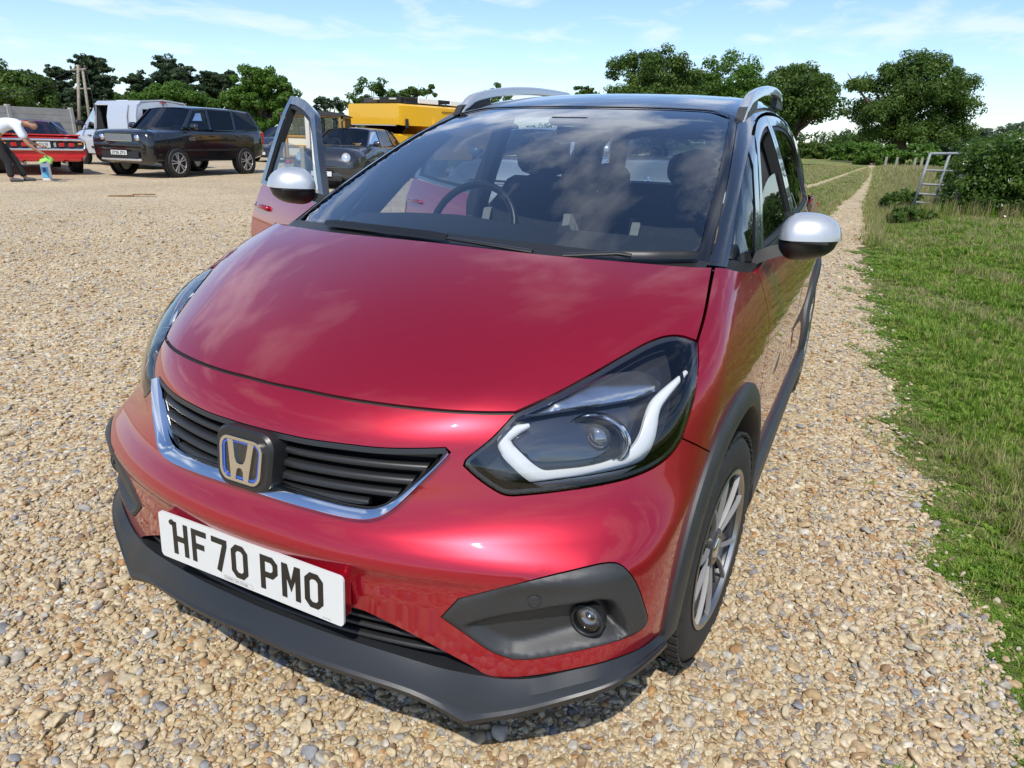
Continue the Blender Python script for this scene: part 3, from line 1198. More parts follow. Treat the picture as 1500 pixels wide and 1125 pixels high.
scatter('rough_grass', np.stack([ex1, ey1, g_height(ex1, ey1)], 1), np.stack([0 * ex1, 0 * ex1, RNG.uniform(0, 6.28, n1)], 1), np.stack([np.full(n1, .3), np.full(n1, .3), RNG.uniform(.15, .4, n1)], 1), RNG.integers(0, 6, n1), lc,
        'rough dry grass along the far edge of the yard', 'grass')
# ================================================================ trees, hedges
OAK = leaf_mat('oak_leaves', [(.15, (.036, .072, .012)), (.45, (.075, .135, .022)), (.75, (.125, .20, .036)), (1, (.18, .24, .055))], .42, .5, .35, False)
LIME = leaf_mat('bright_leaves', [(.15, (.045, .105, .014)), (.45, (.085, .175, .02)), (.75, (.14, .25, .04)), (1, (.20, .29, .065))], .42, .5, .5, False)
CON = leaf_mat('cypress_leaves', [(.15, (.022, .042, .018)), (.45, (.040, .070, .030)), (.75, (.070, .105, .045)), (1, (.11, .125, .06))], .25, .6, .5, False)
HEDGE = leaf_mat('hedge_leaves', [(.15, (.032, .070, .010)), (.45, (.07, .135, .02)), (.75, (.13, .21, .035)), (1, (.20, .26, .06))], .42, .45, 1.2, False)
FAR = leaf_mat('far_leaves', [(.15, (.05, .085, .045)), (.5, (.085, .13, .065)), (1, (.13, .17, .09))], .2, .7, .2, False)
BARK = noise_mat('bark', [(.3, (.06, .045, .03)), (.7, (.13, .10, .075))], 8, bump=.8, bscale=30)
FLOWER = mat('hedge_blossom', (.75, .72, .60), .7)


def leaf_cloud(clumps, rad, per, size, r, up=.35, stretch=None, drop=0.0):
    """quads (as two triangles of a slightly bent leaf spray) around clump centres"""
    n = len(clumps) * per
    c = np.repeat(clumps, per, 0)
    rr = np.repeat(np.broadcast_to(rad, len(clumps)), per)
    d = r.normal(size=(n, 3)); d /= np.linalg.norm(d, axis=1)[:, None] + 1e-9
    p = c + d * (rr * r.uniform(.2, 1, n) ** .5)[:, None] * (np.array([1, 1, .75]) if stretch is None else stretch)
    nrm = d + r.normal(scale=.5, size=(n, 3)) + [0, 0, up]
    nrm /= np.linalg.norm(nrm, axis=1)[:, None]
    a = np.cross(nrm, r.normal(size=(n, 3))); a /= np.linalg.norm(a, axis=1)[:, None] + 1e-9
    b = np.cross(nrm, a)
    s = size * r.uniform(.6, 1.4, n)
    a *= s[:, None]; b *= (s * r.uniform(.45, .8, n))[:, None]
    V = np.stack([p - a, p - b * .9 + nrm * s[:, None] * .12, p + a, p + b * .9 + nrm * s[:, None] * .12], 1).reshape(-1, 3)
    F = np.arange(n * 4).reshape(-1, 4)
    return V, F


def fast_mesh(name, V, F, m, parent):
    me = bpy.data.meshes.new(name)
    V = np.asarray(V, np.float32); F = np.asarray(F, np.int32)
    nf, k = F.shape
    me.vertices.add(len(V)); me.vertices.foreach_set('co', V.ravel())
    me.loops.add(nf * k); me.loops.foreach_set('vertex_index', F.ravel())
    me.polygons.add(nf); me.polygons.foreach_set('loop_start', np.arange(nf, dtype=np.int32) * k)
    me.materials.append(m)
    me.update(calc_edges=True); me.validate()
    return link(bpy.data.objects.new(name, me), parent)


def broadleaf(name, base, h, w, label, seed, mtl=OAK, lobes=None, nclump=170, per=70, leaf=.22, trunk_r=.35, trunk_h=.3, group=None, gap=0.0, low=.22):
    """rounded tree: lobes are (dx, dz, r) in units of width/height, seen from the camera; base is a world point"""
    r = np.random.default_rng(seed)
    e = empty(name, base, 0, label, 'tree', group)
    vd = np.array([base[0] - CPOS[0], base[1] - CPOS[1], 0]); vd /= np.linalg.norm(vd)
    rt = np.array([vd[1], -vd[0], 0])
    if lobes is None:
        lobes = [(r.uniform(-.33, .33), r.uniform(low + .15, .85), r.uniform(.16, .26)) for _ in range(11)] + [(0, .8, .24), (-.2, .55, .27), (.2, .55, .27), (0, .5, .3)]
    cl, lc_ = [], []
    for dx, dz, rad in lobes:
        c = rt * dx * w + vd * r.uniform(-.25, .25) * w * (1 - abs(dx)) + np.array([0, 0, dz * h])
        R_ = rad * w
        lc_.append(c)
        m = max(5, int(nclump * rad ** 2 / sum(q[2] ** 2 for q in lobes)))
        d = r.normal(size=(m, 3)); d /= np.linalg.norm(d, axis=1)[:, None]
        d[:, 2] = np.where(d[:, 2] < -.35, -d[:, 2] * .5, d[:, 2])
        cl.append(c + d * R_ * r.uniform(.62, 1.05, m)[:, None] * [1, 1, .82])
    cl = np.concatenate(cl)
    rad = r.uniform(.06, .10, len(cl)) * w
    V, F = leaf_cloud(cl, rad, int(per * 2.0), leaf * .58, r)
    fast_mesh('crown', V, F, mtl, e)
    mb = MB()
    th = trunk_h * h
    mb.tube([(0, 0, -.3), (trunk_r * .2, 0, th * .5), (0, trunk_r * .3, th), (0, 0, h * .62)], [trunk_r * 1.25, trunk_r, trunk_r * .85, trunk_r * .25], n=9)
    for c in lc_[:14]:
        s = np.array([0, 0, th * r.uniform(.7, 1.2)])
        mid = s * .45 + c * .55 + np.array([0, 0, -.04 * h])
        mb.tube([s, mid, c, c + (c - mid) * .5], [trunk_r * .5, trunk_r * .3, trunk_r * .14, trunk_r * .05], n=6)
    mb.build('trunk', BARK, e, smooth=True)
    return e


def gpt(px, dist):
    """ground point in the direction of a photo column, at a horizontal distance"""
    p = at_xy_range(px, 210, dist)
    return np.array([p[0], p[1], float(g_height(p[0], p[1]))])


def h_for(px, py, dist):
    p = at_xy_range(px, py, dist)
    return p[2] - float(g_height(p[0], p[1]))


def wid_for(npx, px, dist):
    d = ray(px, 210)
    zc_ = dist / math.hypot(d[0], d[1]) * float(d @ CFW)
    return npx / CF * zc_


# large oak by the lane
D = 80
broadleaf('oak_tree', gpt(1318, D), h_for(1318, 84, D), wid_for(172, 1318, D), 'big spreading oak tree standing over the lane', 1,
          lobes=[(.02, .86, .20), (-.12, .80, .15), (.18, .82, .15), (-.40, .72, .09), (-.30, .76, .10), (-.22, .72, .10), (.30, .70, .16), (.36, .55, .15), (.10, .66, .20), (-.05, .60, .18), (-.28, .52, .13), (-.15, .45, .17), (.12, .42, .20), (.32, .40, .17), (.40, .32, .12), (.25, .25, .15), (0, .28, .18), (-.2, .27, .14), (-.36, .42, .08)],
          nclump=330, per=95, leaf=.20, trunk_r=.55)
# oaks behind the car
for k, (px, top_, wpx, D, lb) in enumerate(((958, 74, 150, 62, 'dense oak tree rising behind the car roof, left of its neighbours'), (1058, 84, 160, 64, 'olive green oak tree between two darker oaks'), (1160, 89, 150, 58, 'loose airy oak tree with open gaps next to the lane'))):
    broadleaf('oak_tree', gpt(px, D), h_for(px, top_, D), wid_for(wpx, px, D), lb, 20 + k, mtl=OAK if k != 1 else LIME, nclump=300 if k < 2 else 210, per=70, leaf=.18, trunk_r=.3, group='oaks behind the car')
for k, (px, top_, wpx, D, lb) in enumerate(((725, 117, 70, 95, 'distant tree top showing over the roof rail'), (846, 112, 42, 95, 'small sparse tree top showing above the roof'), (870, 124, 20, 100, 'tiny tree top beside the sparse one above the roof'),
                                           (550, 115, 95, 70, 'rounded green tree behind the yellow truck'), (608, 120, 65, 72, 'feathery tree behind the truck roof rack'))):
    broadleaf('field_tree', gpt(px, D), h_for(px, top_, D), wid_for(wpx, px, D), lb, 40 + k, nclump=90, per=60, leaf=.2, trunk_r=.2, group=None)
broadleaf('maple_tree', gpt(392, 44), h_for(392, 97, 44), wid_for(104, 392, 44), 'full bright green tree behind the black four by four', 50, mtl=LIME, nclump=260, per=90, leaf=.12, trunk_r=.25, low=.1)
broadleaf('willow_bush', gpt(263, 48), h_for(263, 118, 48), wid_for(100, 263, 48), 'low domed light green tree behind the silver van', 51, mtl=LIME, nclump=230, per=90, leaf=.10, trunk_r=.2, low=.0,
          lobes=[(x, .42 + .36 * math.cos(x * 2.6), .22) for x in (-.38, -.2, 0, .2, .38)] + [(-.3, .3, .22), (.3, .3, .22), (0, .4, .3)])
broadleaf('willow_bush', gpt(190, 50), h_for(190, 138, 50), wid_for(70, 190, 50), 'small light green shrub under the cypresses', 52, mtl=LIME, nclump=120, per=80, leaf=.10, trunk_r=.15, low=.0)
broadleaf('oak_tree', gpt(8, 52), h_for(8, 106, 52), wid_for(150, 8, 52), 'dark round oak tree beyond the grey concrete wall', 53, nclump=260, per=85, leaf=.16, trunk_r=.3, low=.05)
broadleaf('oak_tree', gpt(92, 62), h_for(92, 140, 62), wid_for(70, 92, 62), 'low dark tree between the wall and the cypresses', 54, nclump=90, per=70, leaf=.18, trunk_r=.2, low=.0)
broadleaf('oak_tree', gpt(478, 52), h_for(478, 138, 52), wid_for(70, 478, 52), 'dark shrubby tree behind the timber framed car', 55, mtl=CON, nclump=110, per=70, leaf=.14, trunk_r=.2, low=.0)
broadleaf('oak_tree', gpt(440, 56), h_for(440, 146, 56), wid_for(80, 440, 56), 'low dark green tree beside the bright green tree', 56, mtl=OAK, nclump=110, per=70, leaf=.15, trunk_r=.2, low=.0)


def cypress(px, top_, wpx, D, label, seed, lean=0.0):
    r = np.random.default_rng(seed)
    base = gpt(px, D); h = h_for(px, top_, D); w = wid_for(wpx, px, D)
    e = empty('cypress_tree', base, 0, label, 'tree', 'old cypress trees behind the van')
    V, F = [], []; nv = 0
    mb = MB()
    mb.tube([(0, 0, -.3), (lean * .2, 0, h * .5), (lean * .5, 0, h * .97)], [.28, .2, .04], n=8)
    for k in range(64):
        t = r.uniform(.12, 1) ** .9
        z = h * t
        a = r.uniform(0, 6.28)
        reach = w * .5 * (1.08 - t) ** .55 * r.uniform(.55, 1.15)
        d = np.array([math.cos(a), math.sin(a), r.uniform(.35, .85)])
        s = np.array([lean * .5 * t, 0, z * .92])
        end = s + d * reach * [1, 1, .55]
        mb.tube([s, (s + end) / 2 + [0, 0, -.02 * h], end], [.07, .045, .015], n=5)
        m = 9
        tt = r.uniform(.3, 1.03, m)
        cl = s + (end - s) * tt[:, None] + r.normal(scale=.05 * w, size=(m, 3)) * [1, 1, .5]
        v, f = leaf_cloud(cl, r.uniform(.035, .07, m) * w, 70, .085, r, .1, np.array([1, 1, .5]))
        V.append(v); F.append(f + nv); nv += len(v)
    fast_mesh('crown', np.concatenate(V), np.concatenate(F), CON, e)
    mb.build('trunk', BARK, e, smooth=True)


cypress(150, 82, 95, 58, 'tall ragged cypress tree behind the leaning telegraph poles', 61, .6)
cypress(112, 96, 75, 60, 'windswept cypress tree with fronds reaching left past the poles', 62, -1.2)
cypress(215, 104, 70, 60, 'thin bare-topped cypress tree between two taller ones', 63)
cypress(262, 84, 105, 60, 'tall layered cypress tree behind the domed green tree', 64, .3)
cypress(312, 104, 75, 62, 'lower cypress tree beside the tall layered one', 65, .8)
cypress(345, 98, 38, 60, 'narrow pointed cypress tree beside the bright green tree', 66)


def shrub(name, base, w, d, h, label, seed, mtl=HEDGE, nclump=160, per=70, leaf=.045, group=None, cat='hedge', flowers=0, yaw=0.0):
    r = np.random.default_rng(seed)
    e = empty(name, base, yaw, label, cat, group)
    m = nclump
    dd = r.normal(size=(m, 3)); dd /= np.linalg.norm(dd, axis=1)[:, None]
    dd[:, 2] = np.abs(dd[:, 2])
    dd = np.sign(dd) * np.abs(dd) ** .75
    cl = dd * [w / 2, d / 2, h * .82] * r.uniform(.55, 1.0, m)[:, None] + [0, 0, .05]
    V, F = leaf_cloud(cl, r.uniform(.10, .2, m) * min(w, h), int(per * 1.5), leaf * .7, r)
    V[:, 2] = np.maximum(V[:, 2], .01)
    fast_mesh('foliage', V, F, mtl, e)
    mb = MB()
    for k in range(14):
        a = r.uniform(0, 6.28)
        b0 = np.array([math.cos(a) * w * .18, math.sin(a) * d * .18, -.05])
        mb.tube([b0, b0 * 1.4 + [0, 0, h * .4], cl[r.integers(0, m)]], [.025, .018, .006], n=5)
    mb.build('stem', BARK, e)
    if flowers:
        k = dd * [w / 2, d / 2, h * .86] * 1.02
        k = k[r.integers(0, m, flowers)] + r.normal(scale=.08, size=(flowers, 3))
        V, F = leaf_cloud(k, np.full(flowers, .06), 7, .02, r)
        fo = fast_mesh('blossom', V, F, FLOWER, e); fo['kind'] = 'stuff'
    return e


def gz3(x, y): return (x, y, float(g_height(x, y)))


shrub('bramble_hedge', gz3(3.05, 14.0), 1.6, 1.8, 1.55, 'dark bramble bush growing over the hinge end of the metal gate', 71, nclump=200, per=120, leaf=.045, flowers=26)
shrub('bramble_hedge', gz3(4.35, 14.1), 2.2, 2.2, 1.95, 'tall blossoming hedge bush beside the bramble at the gate', 72, nclump=230, per=120, leaf=.05, flowers=60)
shrub('bramble_hedge', gz3(6.4, 14.6), 2.8, 2.4, 2.1, 'hedge bush at the far right end of the blossoming hedge', 73, nclump=200, per=90, leaf=.055, flowers=30)
shrub('bramble_hedge', gz3(3.9, 18.5), 3.0, 3.4, 1.95, 'hedge bush behind the blossoming one', 74, nclump=170, per=80, leaf=.06, flowers=30)
shrub('bramble_hedge', gz3(5.0, 25), 3.6, 6, 2.3, 'hedge bush further down the lane side', 75, nclump=170, per=80, leaf=.08, flowers=20)
shrub('bramble_hedge', gz3(6.5, 36), 5, 9, 2.7, 'long hedge bush below the far wood', 76, nclump=190, per=80, leaf=.11)
shrub('nettle_clump', gz3(1.75, 13.2), .8, .6, .34, 'leafy nettle clump at the foot of the metal gate', 77, LIME if 0 else HEDGE, 90, 60, .04, cat='plant')
shrub('nettle_clump', gz3(1.6, 15.2), .8, .9, .6, 'leafy weeds beside the wheel track near the gate', 78, HEDGE, 60, 50, .045, cat='plant')
for k, (px, top_, wpx, D, lb, mt_) in enumerate(((1192, 203, 52, 96, 'dark hedge bush at the far end of the field', OAK), (1243, 205, 52, 92, 'green hedge bush under the left side of the big oak', LIME), (1290, 203, 64, 72, 'bright hedge bush under the big oak crown', LIME), (1345, 205, 76, 70, 'pale hedge bush to the right of the oak trunk', LIME), (1400, 204, 70, 84, 'low hedge bush behind the gate post', OAK),
                                             (1228, 190, 40, 130, 'small round tree beyond the field hedge', OAK), (1265, 182, 46, 110, 'leafy tree against the left flank of the big oak', OAK))):
    b = gpt(px, D)
    shrub('field_hedge', b, wid_for(wpx, px, D), 5, h_for(px, top_, D), lb, 80 + k, mt_, 90, 55, .2, cat='hedge' if k < 5 else 'tree')
for k, (px, top_, wpx, D) in enumerate(((1395, 198, 70, 150), (1440, 193, 80, 140), (1490, 186, 90, 130), (1545, 184, 90, 130))):
    broadleaf('far_tree', gpt(px, D), h_for(px, top_, D), wid_for(wpx, px, D), ('low pale tree at the left end of the far wood', 'pale rounded tree in the middle of the far wood', 'taller tree at the right of the far wood', 'outermost tree of the far wood')[k], 100 + k, mtl=FAR, nclump=110, per=60, leaf=.3, trunk_r=.3, low=-.05)
wood = []
r = np.random.default_rng(9)
cl = []
for a in np.linspace(-70, 20, 260):
    p = CPOS + 240 * np.array([math.sin(math.radians(a)), math.cos(math.radians(a)), 0])
    cl.append((p[0] + r.normal() * 4, p[1] + r.normal() * 4, r.uniform(.5, 5.0)))
V, F = leaf_cloud(np.array(cl), r.uniform(1.6, 3.2, len(cl)), 60, .55, r)
V[:, 2] = np.maximum(V[:, 2], 0)
tag(fast_mesh('distant_wood', V, F, FAR, None), 'distant hazy line of woodland on the horizon', 'wood', kind='stuff')

# ================================================================ gate, posts, wall, poles
GALV = mat('galvanised_steel', (.26, .28, .285), .65, .2, noise=.2, nscale=8)
RUST = mat('rusty_painted_post', (.42, .40, .37), .7, noise=.4, nscale=9)
TIMB = noise_mat('weathered_timber', [(.3, (.22, .19, .15)), (.7, (.38, .34, .28))], 9, bump=.5, bscale=40)
A_, B_ = np.array([1.80, 14.35, 0]), np.array([2.70, 15.15, 0])
gt = empty('field_gate', (A_[0], A_[1], -.12), 0, 'leaning galvanised metal field gate swung open against the brambles', 'gate')
dv = (B_ - A_)
lean = np.array([-.03, .02, 0])
def gp(t, z): return dv * t + np.array([0.10 * (z - .6), 0, z])
for z0, z1 in ((1.40, 1.43), (1.10, 1.08), (.84, .80), (.66, .60), (.50, .42), (.34, .25)):
    MB().tube([gp(0, z0), gp(1, z1)], .021 if z0 < 1.3 else .028, n=8).build('rail', GALV, gt, smooth=True)
for t in (0, .38, .74, 1):
    MB().tube([gp(t, .33 - .08 * t), gp(t, 1.41 + .02 * t)], .025, n=8).build('upright', GALV, gt, smooth=True)
p_ = B_ + dv * .02
gpost = MB().box((p_[0], p_[1], .66), (.16, .10, 1.32), rz=.6, bev=.01).build('gate_post', RUST, None, angle=30)
tag(gpost, 'rusty white painted post at the hinge of the field gate', 'post')
q_ = np.array([2.42, 13.55])
o = MB().box((q_[0], q_[1], .35 + float(g_height(*q_))), (.12, .12, .75), bev=.012).build('timber_post', TIMB, None, angle=30)
tag(o, 'short weathered timber post at the foot of the brambles', 'post')
for k, (px, py) in enumerate(((1303, 226), (1319, 227), (1346, 227), (1356, 226))):
    b = gpt(px, 58)
    o = MB().box((b[0], b[1], .30), (.16, .16, 1.10), bev=.012).build('fence_post', TIMB, None, angle=30)
    tag(o, ('timber fence post nearest the wheel tracks, in long grass beyond the gate', 'timber fence post one along from the wheel tracks, beyond the gate', 'timber fence post just left of the open gate, in the field beyond', 'timber fence post showing behind the top corner of the open gate')[k], 'post', 'fence posts beyond the gate')

# concrete panel wall on the left
CONC = noise_mat('pale_concrete', [(.3, (.33, .32, .30)), (.7, (.44, .43, .40))], 2.5, bump=.3, bscale=30)
W0, W1 = at_depth(-95, 181, 23.5), at_depth(107, 184, 28.5)
wv = W1 - W0; wv[2] = 0; WL = np.linalg.norm(wv); wa = math.atan2(wv[1], wv[0])
wall = empty('concrete_wall', (W0[0], W0[1], float(g_height(W0[0], W0[1]))), wa, 'pale grey concrete panel wall behind the classic red car', 'wall')
nb = 2
zt = h_for(60, 157, math.hypot(*(W0 - CPOS)[:2]) + 1.5)
for k in range(nb):
    x0 = WL * k / nb; bl = WL / nb
    nrow = 7
    for j in range(nrow):
        hgt = zt / nrow
        MB().box((x0 + bl / 2, 0, hgt * (j + .5)), (bl - .14, .08, hgt - .006), bev=.006).build('panel', CONC, wall, angle=30)
for k in range(nb + 1):
    MB().box((WL * k / nb, 0, zt / 2 + .03), (.16, .15, zt + .06), bev=.015).build('post', CONC, wall, angle=30)

# telegraph poles
WIRE = mat('wire', (.03, .03, .03), .6)
D = 52
b = gpt(121, D); hpole = h_for(114, 95, D)
tp = empty('telegraph_pole', b, 0, 'twin timber telegraph poles with a crossarm and stay wires', 'pole')
vd = np.array([b[0] - CPOS[0], b[1] - CPOS[1], 0]); vd /= np.linalg.norm(vd); rt = np.array([vd[1], -vd[0], 0])
off1 = at_xy_range(114, 95, D) - b; off2 = at_xy_range(121, 102, D) - b
MB().tube([rt * .15 * -1, off1], [.11, .08], n=8).build('pole', TIMB, tp, smooth=True)
MB().tube([rt * .55, off2], [.10, .07], n=8).build('pole', TIMB, tp, smooth=True)
c0 = at_xy_range(103, 102.5, D) - b; c1 = at_xy_range(126, 101.5, D) - b
MB().tube([c0, c1], .07, n=6).build('crossarm', TIMB, tp)
MB().tube([at_xy_range(108, 130, D) - b, at_xy_range(133, 130, D) - b], .05, n=6).build('crossarm', TIMB, tp)
for t in (.05, .35, .65, .95):
    p = c0 + (c1 - c0) * t
    MB().lathe([(.03, 0), (.07, .1), (.05, .2), (.02, .24)], c=p, n=8).build('insulator', mat('insulator', (.10, .07, .05), .3), tp)
MB().tube([at_xy_range(126, 104, D) - b, at_xy_range(140, 160, D) - b], .02, n=4).build('stay_wire', WIRE, tp)
for t, (px, py) in zip((.05, .95), ((-260, 112), (-260, 130))):
    a = c0 + (c1 - c0) * t
    e_ = at_xy_range(px, py, D * .8) - b
    tt = np.linspace(0, 1, 14)[:, None]
    L_ = a + (e_ - a) * tt; L_[:, 2] -= (1.1 * 4 * tt * (1 - tt))[:, 0]
    MB().tube(L_, .014, n=4, cap=False).build('line_wire', WIRE, tp)
car = empty('red_hatchback', (0, 0, 0), 0, 'glossy red crossover hatchback with black roof, silver mirrors and both right-hand doors open', 'car')

# ---- hood
hl_in = cast(pxline(HL_IN)); hl_out = cast(pxline(HL_OUT)); hl_low = cast(pxline(HL_LOW, corners=(10,)))
shut = cast(pxline(SHUT)); hoodf = cast(pxline(HOODF)); hoodr = cast(pxline(HOODR))
shut = shut[shut[:, 0] > .03]; shut = np.concatenate([[[0.0, shut[0, 1] - .0012, shut[0, 2]]], shut]); hoodr[-1, 0] = 0.0
half = np.concatenate([Top.par(shut), Top.par(hl_in)[1:], Top.par(hoodf)[1:], Top.par(hoodr)[1:]])
half = half[half[:, 0] > -1e-6]
hood_o = panel('hood', Top, np.concatenate([half, mir(half)]), RED, car, h=.026, gap=.0042, thick=.02)

# rubber seal under the front edge of the hood
sl_ = Cyl.par(shut); sl_ = np.concatenate([mir(sl_), sl_[1:]])
panel('hood_seal', Cyl, np.concatenate([sl_ + [0, .014], (sl_ - [0, .012])[::-1]]), mat('hood_seal_rubber', (.012, .011, .011), .6), car, off=-.008, thick=0, h=.012)

# ---- arches on the side surface
ACZ, AR, AI = .33, .428, .372


def arch_yz(yc, r, a0, a1, n=40):
    a = np.radians(np.linspace(a0, a1, n))
    return np.stack([yc - r * np.cos(a), ACZ + r * np.sin(a)], 1)


def side_to_cyl(yz):
    return Cyl.par(Side.pos(np.asarray(yz, float), 0.0))


seam = cast(pxline([(999.6, 642), (1025, 654), (1051.6, 668)]))
archf = side_to_cyl(arch_yz(0, AR, 55, -2, 22))
# ---- front bumper with grille, fog and plate area
gr_top, gr_bot = cyl(pxline(GR_TOP)), cyl(pxline(GR_BOT))
gr_top[0, 0] = 0; gr_bot[-1, 0] = 0
gr_half = np.concatenate([gr_top, gr_bot])
gr_loop = np.concatenate([gr_half, mir(gr_half)])
fogl = cyl(smooth_line(FOG, corners=(0, 1, 13), step=7, closed=True))
redb = cyl(pxline(RED_BOT))
redb = np.concatenate([redb, [[0.10, .432], [0, .433]]])
half = np.concatenate([Cyl.par(shut), Cyl.par(hl_low)[::-1][1:], Cyl.par(seam)[1:], archf[1:], redb])
half = half[half[:, 0] > -1e-6]
bump_o = panel('front_bumper', Cyl, np.concatenate([half, mir(half)]), RED, car,
               holes=[gr_loop, fogl, mir(fogl)], h=.018, gap=.0020, hole_gap=.001, thick=.022)

# ---- front fenders
sh = np.array([(.372, .30), (.38, .45), (.386, .65), (.388, .857), (.37, .93), (.353, .995)])
shc = side_to_cyl(smooth_line(sh, step=.03))
belt = cast(pxline([(1103, 399), (1080, 397), (1064, 393), (1045, 391)]))
archr = side_to_cyl(arch_yz(0, AR, -4, 55, 22)[:0]) if 0 else None
arch_all = side_to_cyl(arch_yz(0, AR, 55, 184, 50))
half = np.concatenate([Cyl.par(hl_out), Cyl.par(seam)[1:], arch_all[1:], shc, Cyl.par(belt), Cyl.par(hoodf)[::-1][1:]])
panel('front_fender', Cyl, half, RED, car, h=.022, gap=.0014, mirror=True)

# ---- left side doors, rear quarters (seen edge on), sills
fd = np.array([(.378, .33), (.384, .45), (.391, .65), (.393, .857), (.375, .93), (.358, 1.0), (.55, 1.013), (.9, 1.02), (1.42, 1.035), (1.44, .85), (1.445, .6), (1.44, .33)])
rd_arch = arch_yz(2.52, AR, 0, 62, 24)
rd = np.concatenate([[(1.445, .33), (1.45, .6), (1.446, .85), (1.426, 1.035), (1.9, 1.045), (2.42, 1.06), (2.42, .95), (2.38, .80)], rd_arch[::-1][2:]])
qa = arch_yz(2.52, AR, 62, 182, 40)
rq = np.concatenate([[(2.425, 1.06), (2.425, .95), (2.385, .80)], qa[2:], [(2.97, .30), (3.10, .32), (3.12, .6), (3.11, .9), (3.06, 1.06), (2.8, 1.065)]])


def door(name, poly, side_sign, cfg):
    pass


fdoor_p = smooth_line(fd, corners=(0, 5, 8, 11), step=.03, closed=True)
rdoor_p = np.array(rd)
fdoorL = panel('front_door', Side, fdoor_p, RED, car, h=.03, gap=.002)
rdoorL = panel('rear_door', Side, rdoor_p, RED, car, h=.03, gap=.002)
panel('rear_quarter', Side, rq, RED, car, h=.035, gap=.002, mirror=True)
tg = np.array([(0, .33), (.55, .33), (.66, .5), (.70, .9), (.68, 1.02), (.3, 1.04), (0, 1.045)])
panel('tailgate', Rear, np.concatenate([tg, mir(tg)]), RED, car, h=.05)

# ---- wheel arch cladding, sill cladding, lip
for sgn in (1, -1):
    for yc, a0, a1 in ((0, -3, 186), (2.52, -6, 190)):
        aa = np.radians(np.linspace(a0, a1, 60))
        rings = []
        for a in aa:
            ring = []
            yz0 = np.array([[yc - AR * math.cos(a), ACZ + AR * math.sin(a)]])
            x0 = Side.pos(yz0, 0.0)[0, 0]
            low = min(1.0, max(0.0, (ACZ + AR * math.sin(a) - .25) / .3))
            for r, dx in ((AR + .006, -.006), (AR + .005, .007), (AR - .004, .014), (AR - .030, .020), (AI + .010, .022), (AI + .002, .018), (AI - .002, .008), (AI - .002, -.07)):
                ring.append((sgn * (x0 + dx), yc - r * math.cos(a), ACZ + r * math.sin(a)))
            rings.append(ring)
        MB().loft(rings, closed_ring=False, cap=False).build('wheel_arch_trim', PLASTIC, car, angle=40)
        # inner wheel well
        ring2 = []
        for a in np.radians(np.linspace(-8, 188, 30)):
            ring2.append([(sgn * .80, yc - (AI + .02) * math.cos(a), ACZ + (AI + .02) * math.sin(a)), (sgn * .40, yc - (AI + .02) * math.cos(a), ACZ + (AI + .02) * math.sin(a))])
        MB().loft(ring2, closed_ring=False, cap=False).build('wheel_well', DARK, car, smooth=True, fix=False)
    pr = [(.80, .335), (.846, .338), (.860, .325), (.862, .27), (.850, .225), (.80, .20)]
    ys = np.linspace(.40, 2.10, 8)
    MB().loft([[(sgn * x, y, z) for x, z in pr] for y in ys], closed_ring=True).build('sill_trim', PLASTIC, car, angle=35)
    pr2 = [(.78, .34), (.815, .345), (.80, .30), (.74, .20)]
    MB().loft([[(sgn * x, y, z) for x, z in pr2] for y in (.38, 2.15)], closed_ring=True).build('sill', RED, car)

LIPT = [(0, -.800, .346), (.19, -.791, .344), (.31, -.772, .336), (.422, -.745, .322), (.489, -.728, .322), (.54, -.708, .316), (.60, -.684, .322), (.664, -.655, .344), (.73, -.607, .358), (.775, -.533, .352), (.792, -.478, .344), (.800, -.436, .325)]
LIPB = [(0, -.838, .292), (.15, -.832, .284), (.275, -.816, .277), (.386, -.793, .264), (.455, -.779, .243), (.497, -.772, .228), (.586, -.730, .254), (.678, -.682, .290), (.735, -.640, .308), (.772, -.600, .322), (.803, -.535, .334), (.815, -.470, .325)]
lt, lb = smooth_line(LIPT, corners=(4,), step=.02), smooth_line(LIPB, corners=(5,), step=.02)


def resample(P, n):
    s = np.concatenate([[0], np.cumsum(np.linalg.norm(np.diff(P, axis=0), axis=1))])
    t = np.linspace(0, s[-1], n)
    return np.stack([np.interp(t, s, P[:, k]) for k in range(P.shape[1])], 1)


kt, kb = 24, 24
lt2 = np.concatenate([resample(lt[lt[:, 0] <= .49], 26), resample(lt[lt[:, 0] > .49], 24)])
lb2 = np.concatenate([resample(lb[lb[:, 0] <= .50], 26), resample(lb[lb[:, 0] > .50], 24)])
rings = []
for T_, B_ in zip(np.concatenate([lt2 * [-1, 1, 1], ])[::-1].tolist() + lt2[1:].tolist(), (lb2 * [-1, 1, 1])[::-1].tolist() + lb2[1:].tolist()):
    T_, B_ = np.array(T_), np.array(B_)
    inn = T_ - B_; inn[2] = 0; inn /= np.linalg.norm(inn)
    rings.append([T_ + inn * .05 + [0, 0, .004], T_ + [0, 0, .0], T_ * .93 + B_ * .07 + [0, 0, .006], T_ * .5 + B_ * .5 + [0, 0, .007] - inn * .004,
                  T_ * .22 + B_ * .78 + [0, 0, .012], T_ * .12 + B_ * .88 + [0, 0, .012], B_ + [0, 0, .014] - inn * .001, B_ + [0, 0, .0] + inn * .003, B_ + [0, 0, -.004] + inn * .012, B_ + [0, 0, -.002] + inn * .09])
lip_o = MB().loft(rings, closed_ring=False, cap=False).build('front_lip', mat('lip_plastic', (.017, .018, .020), .36, bump=.12, bscale=900), car, angle=11)

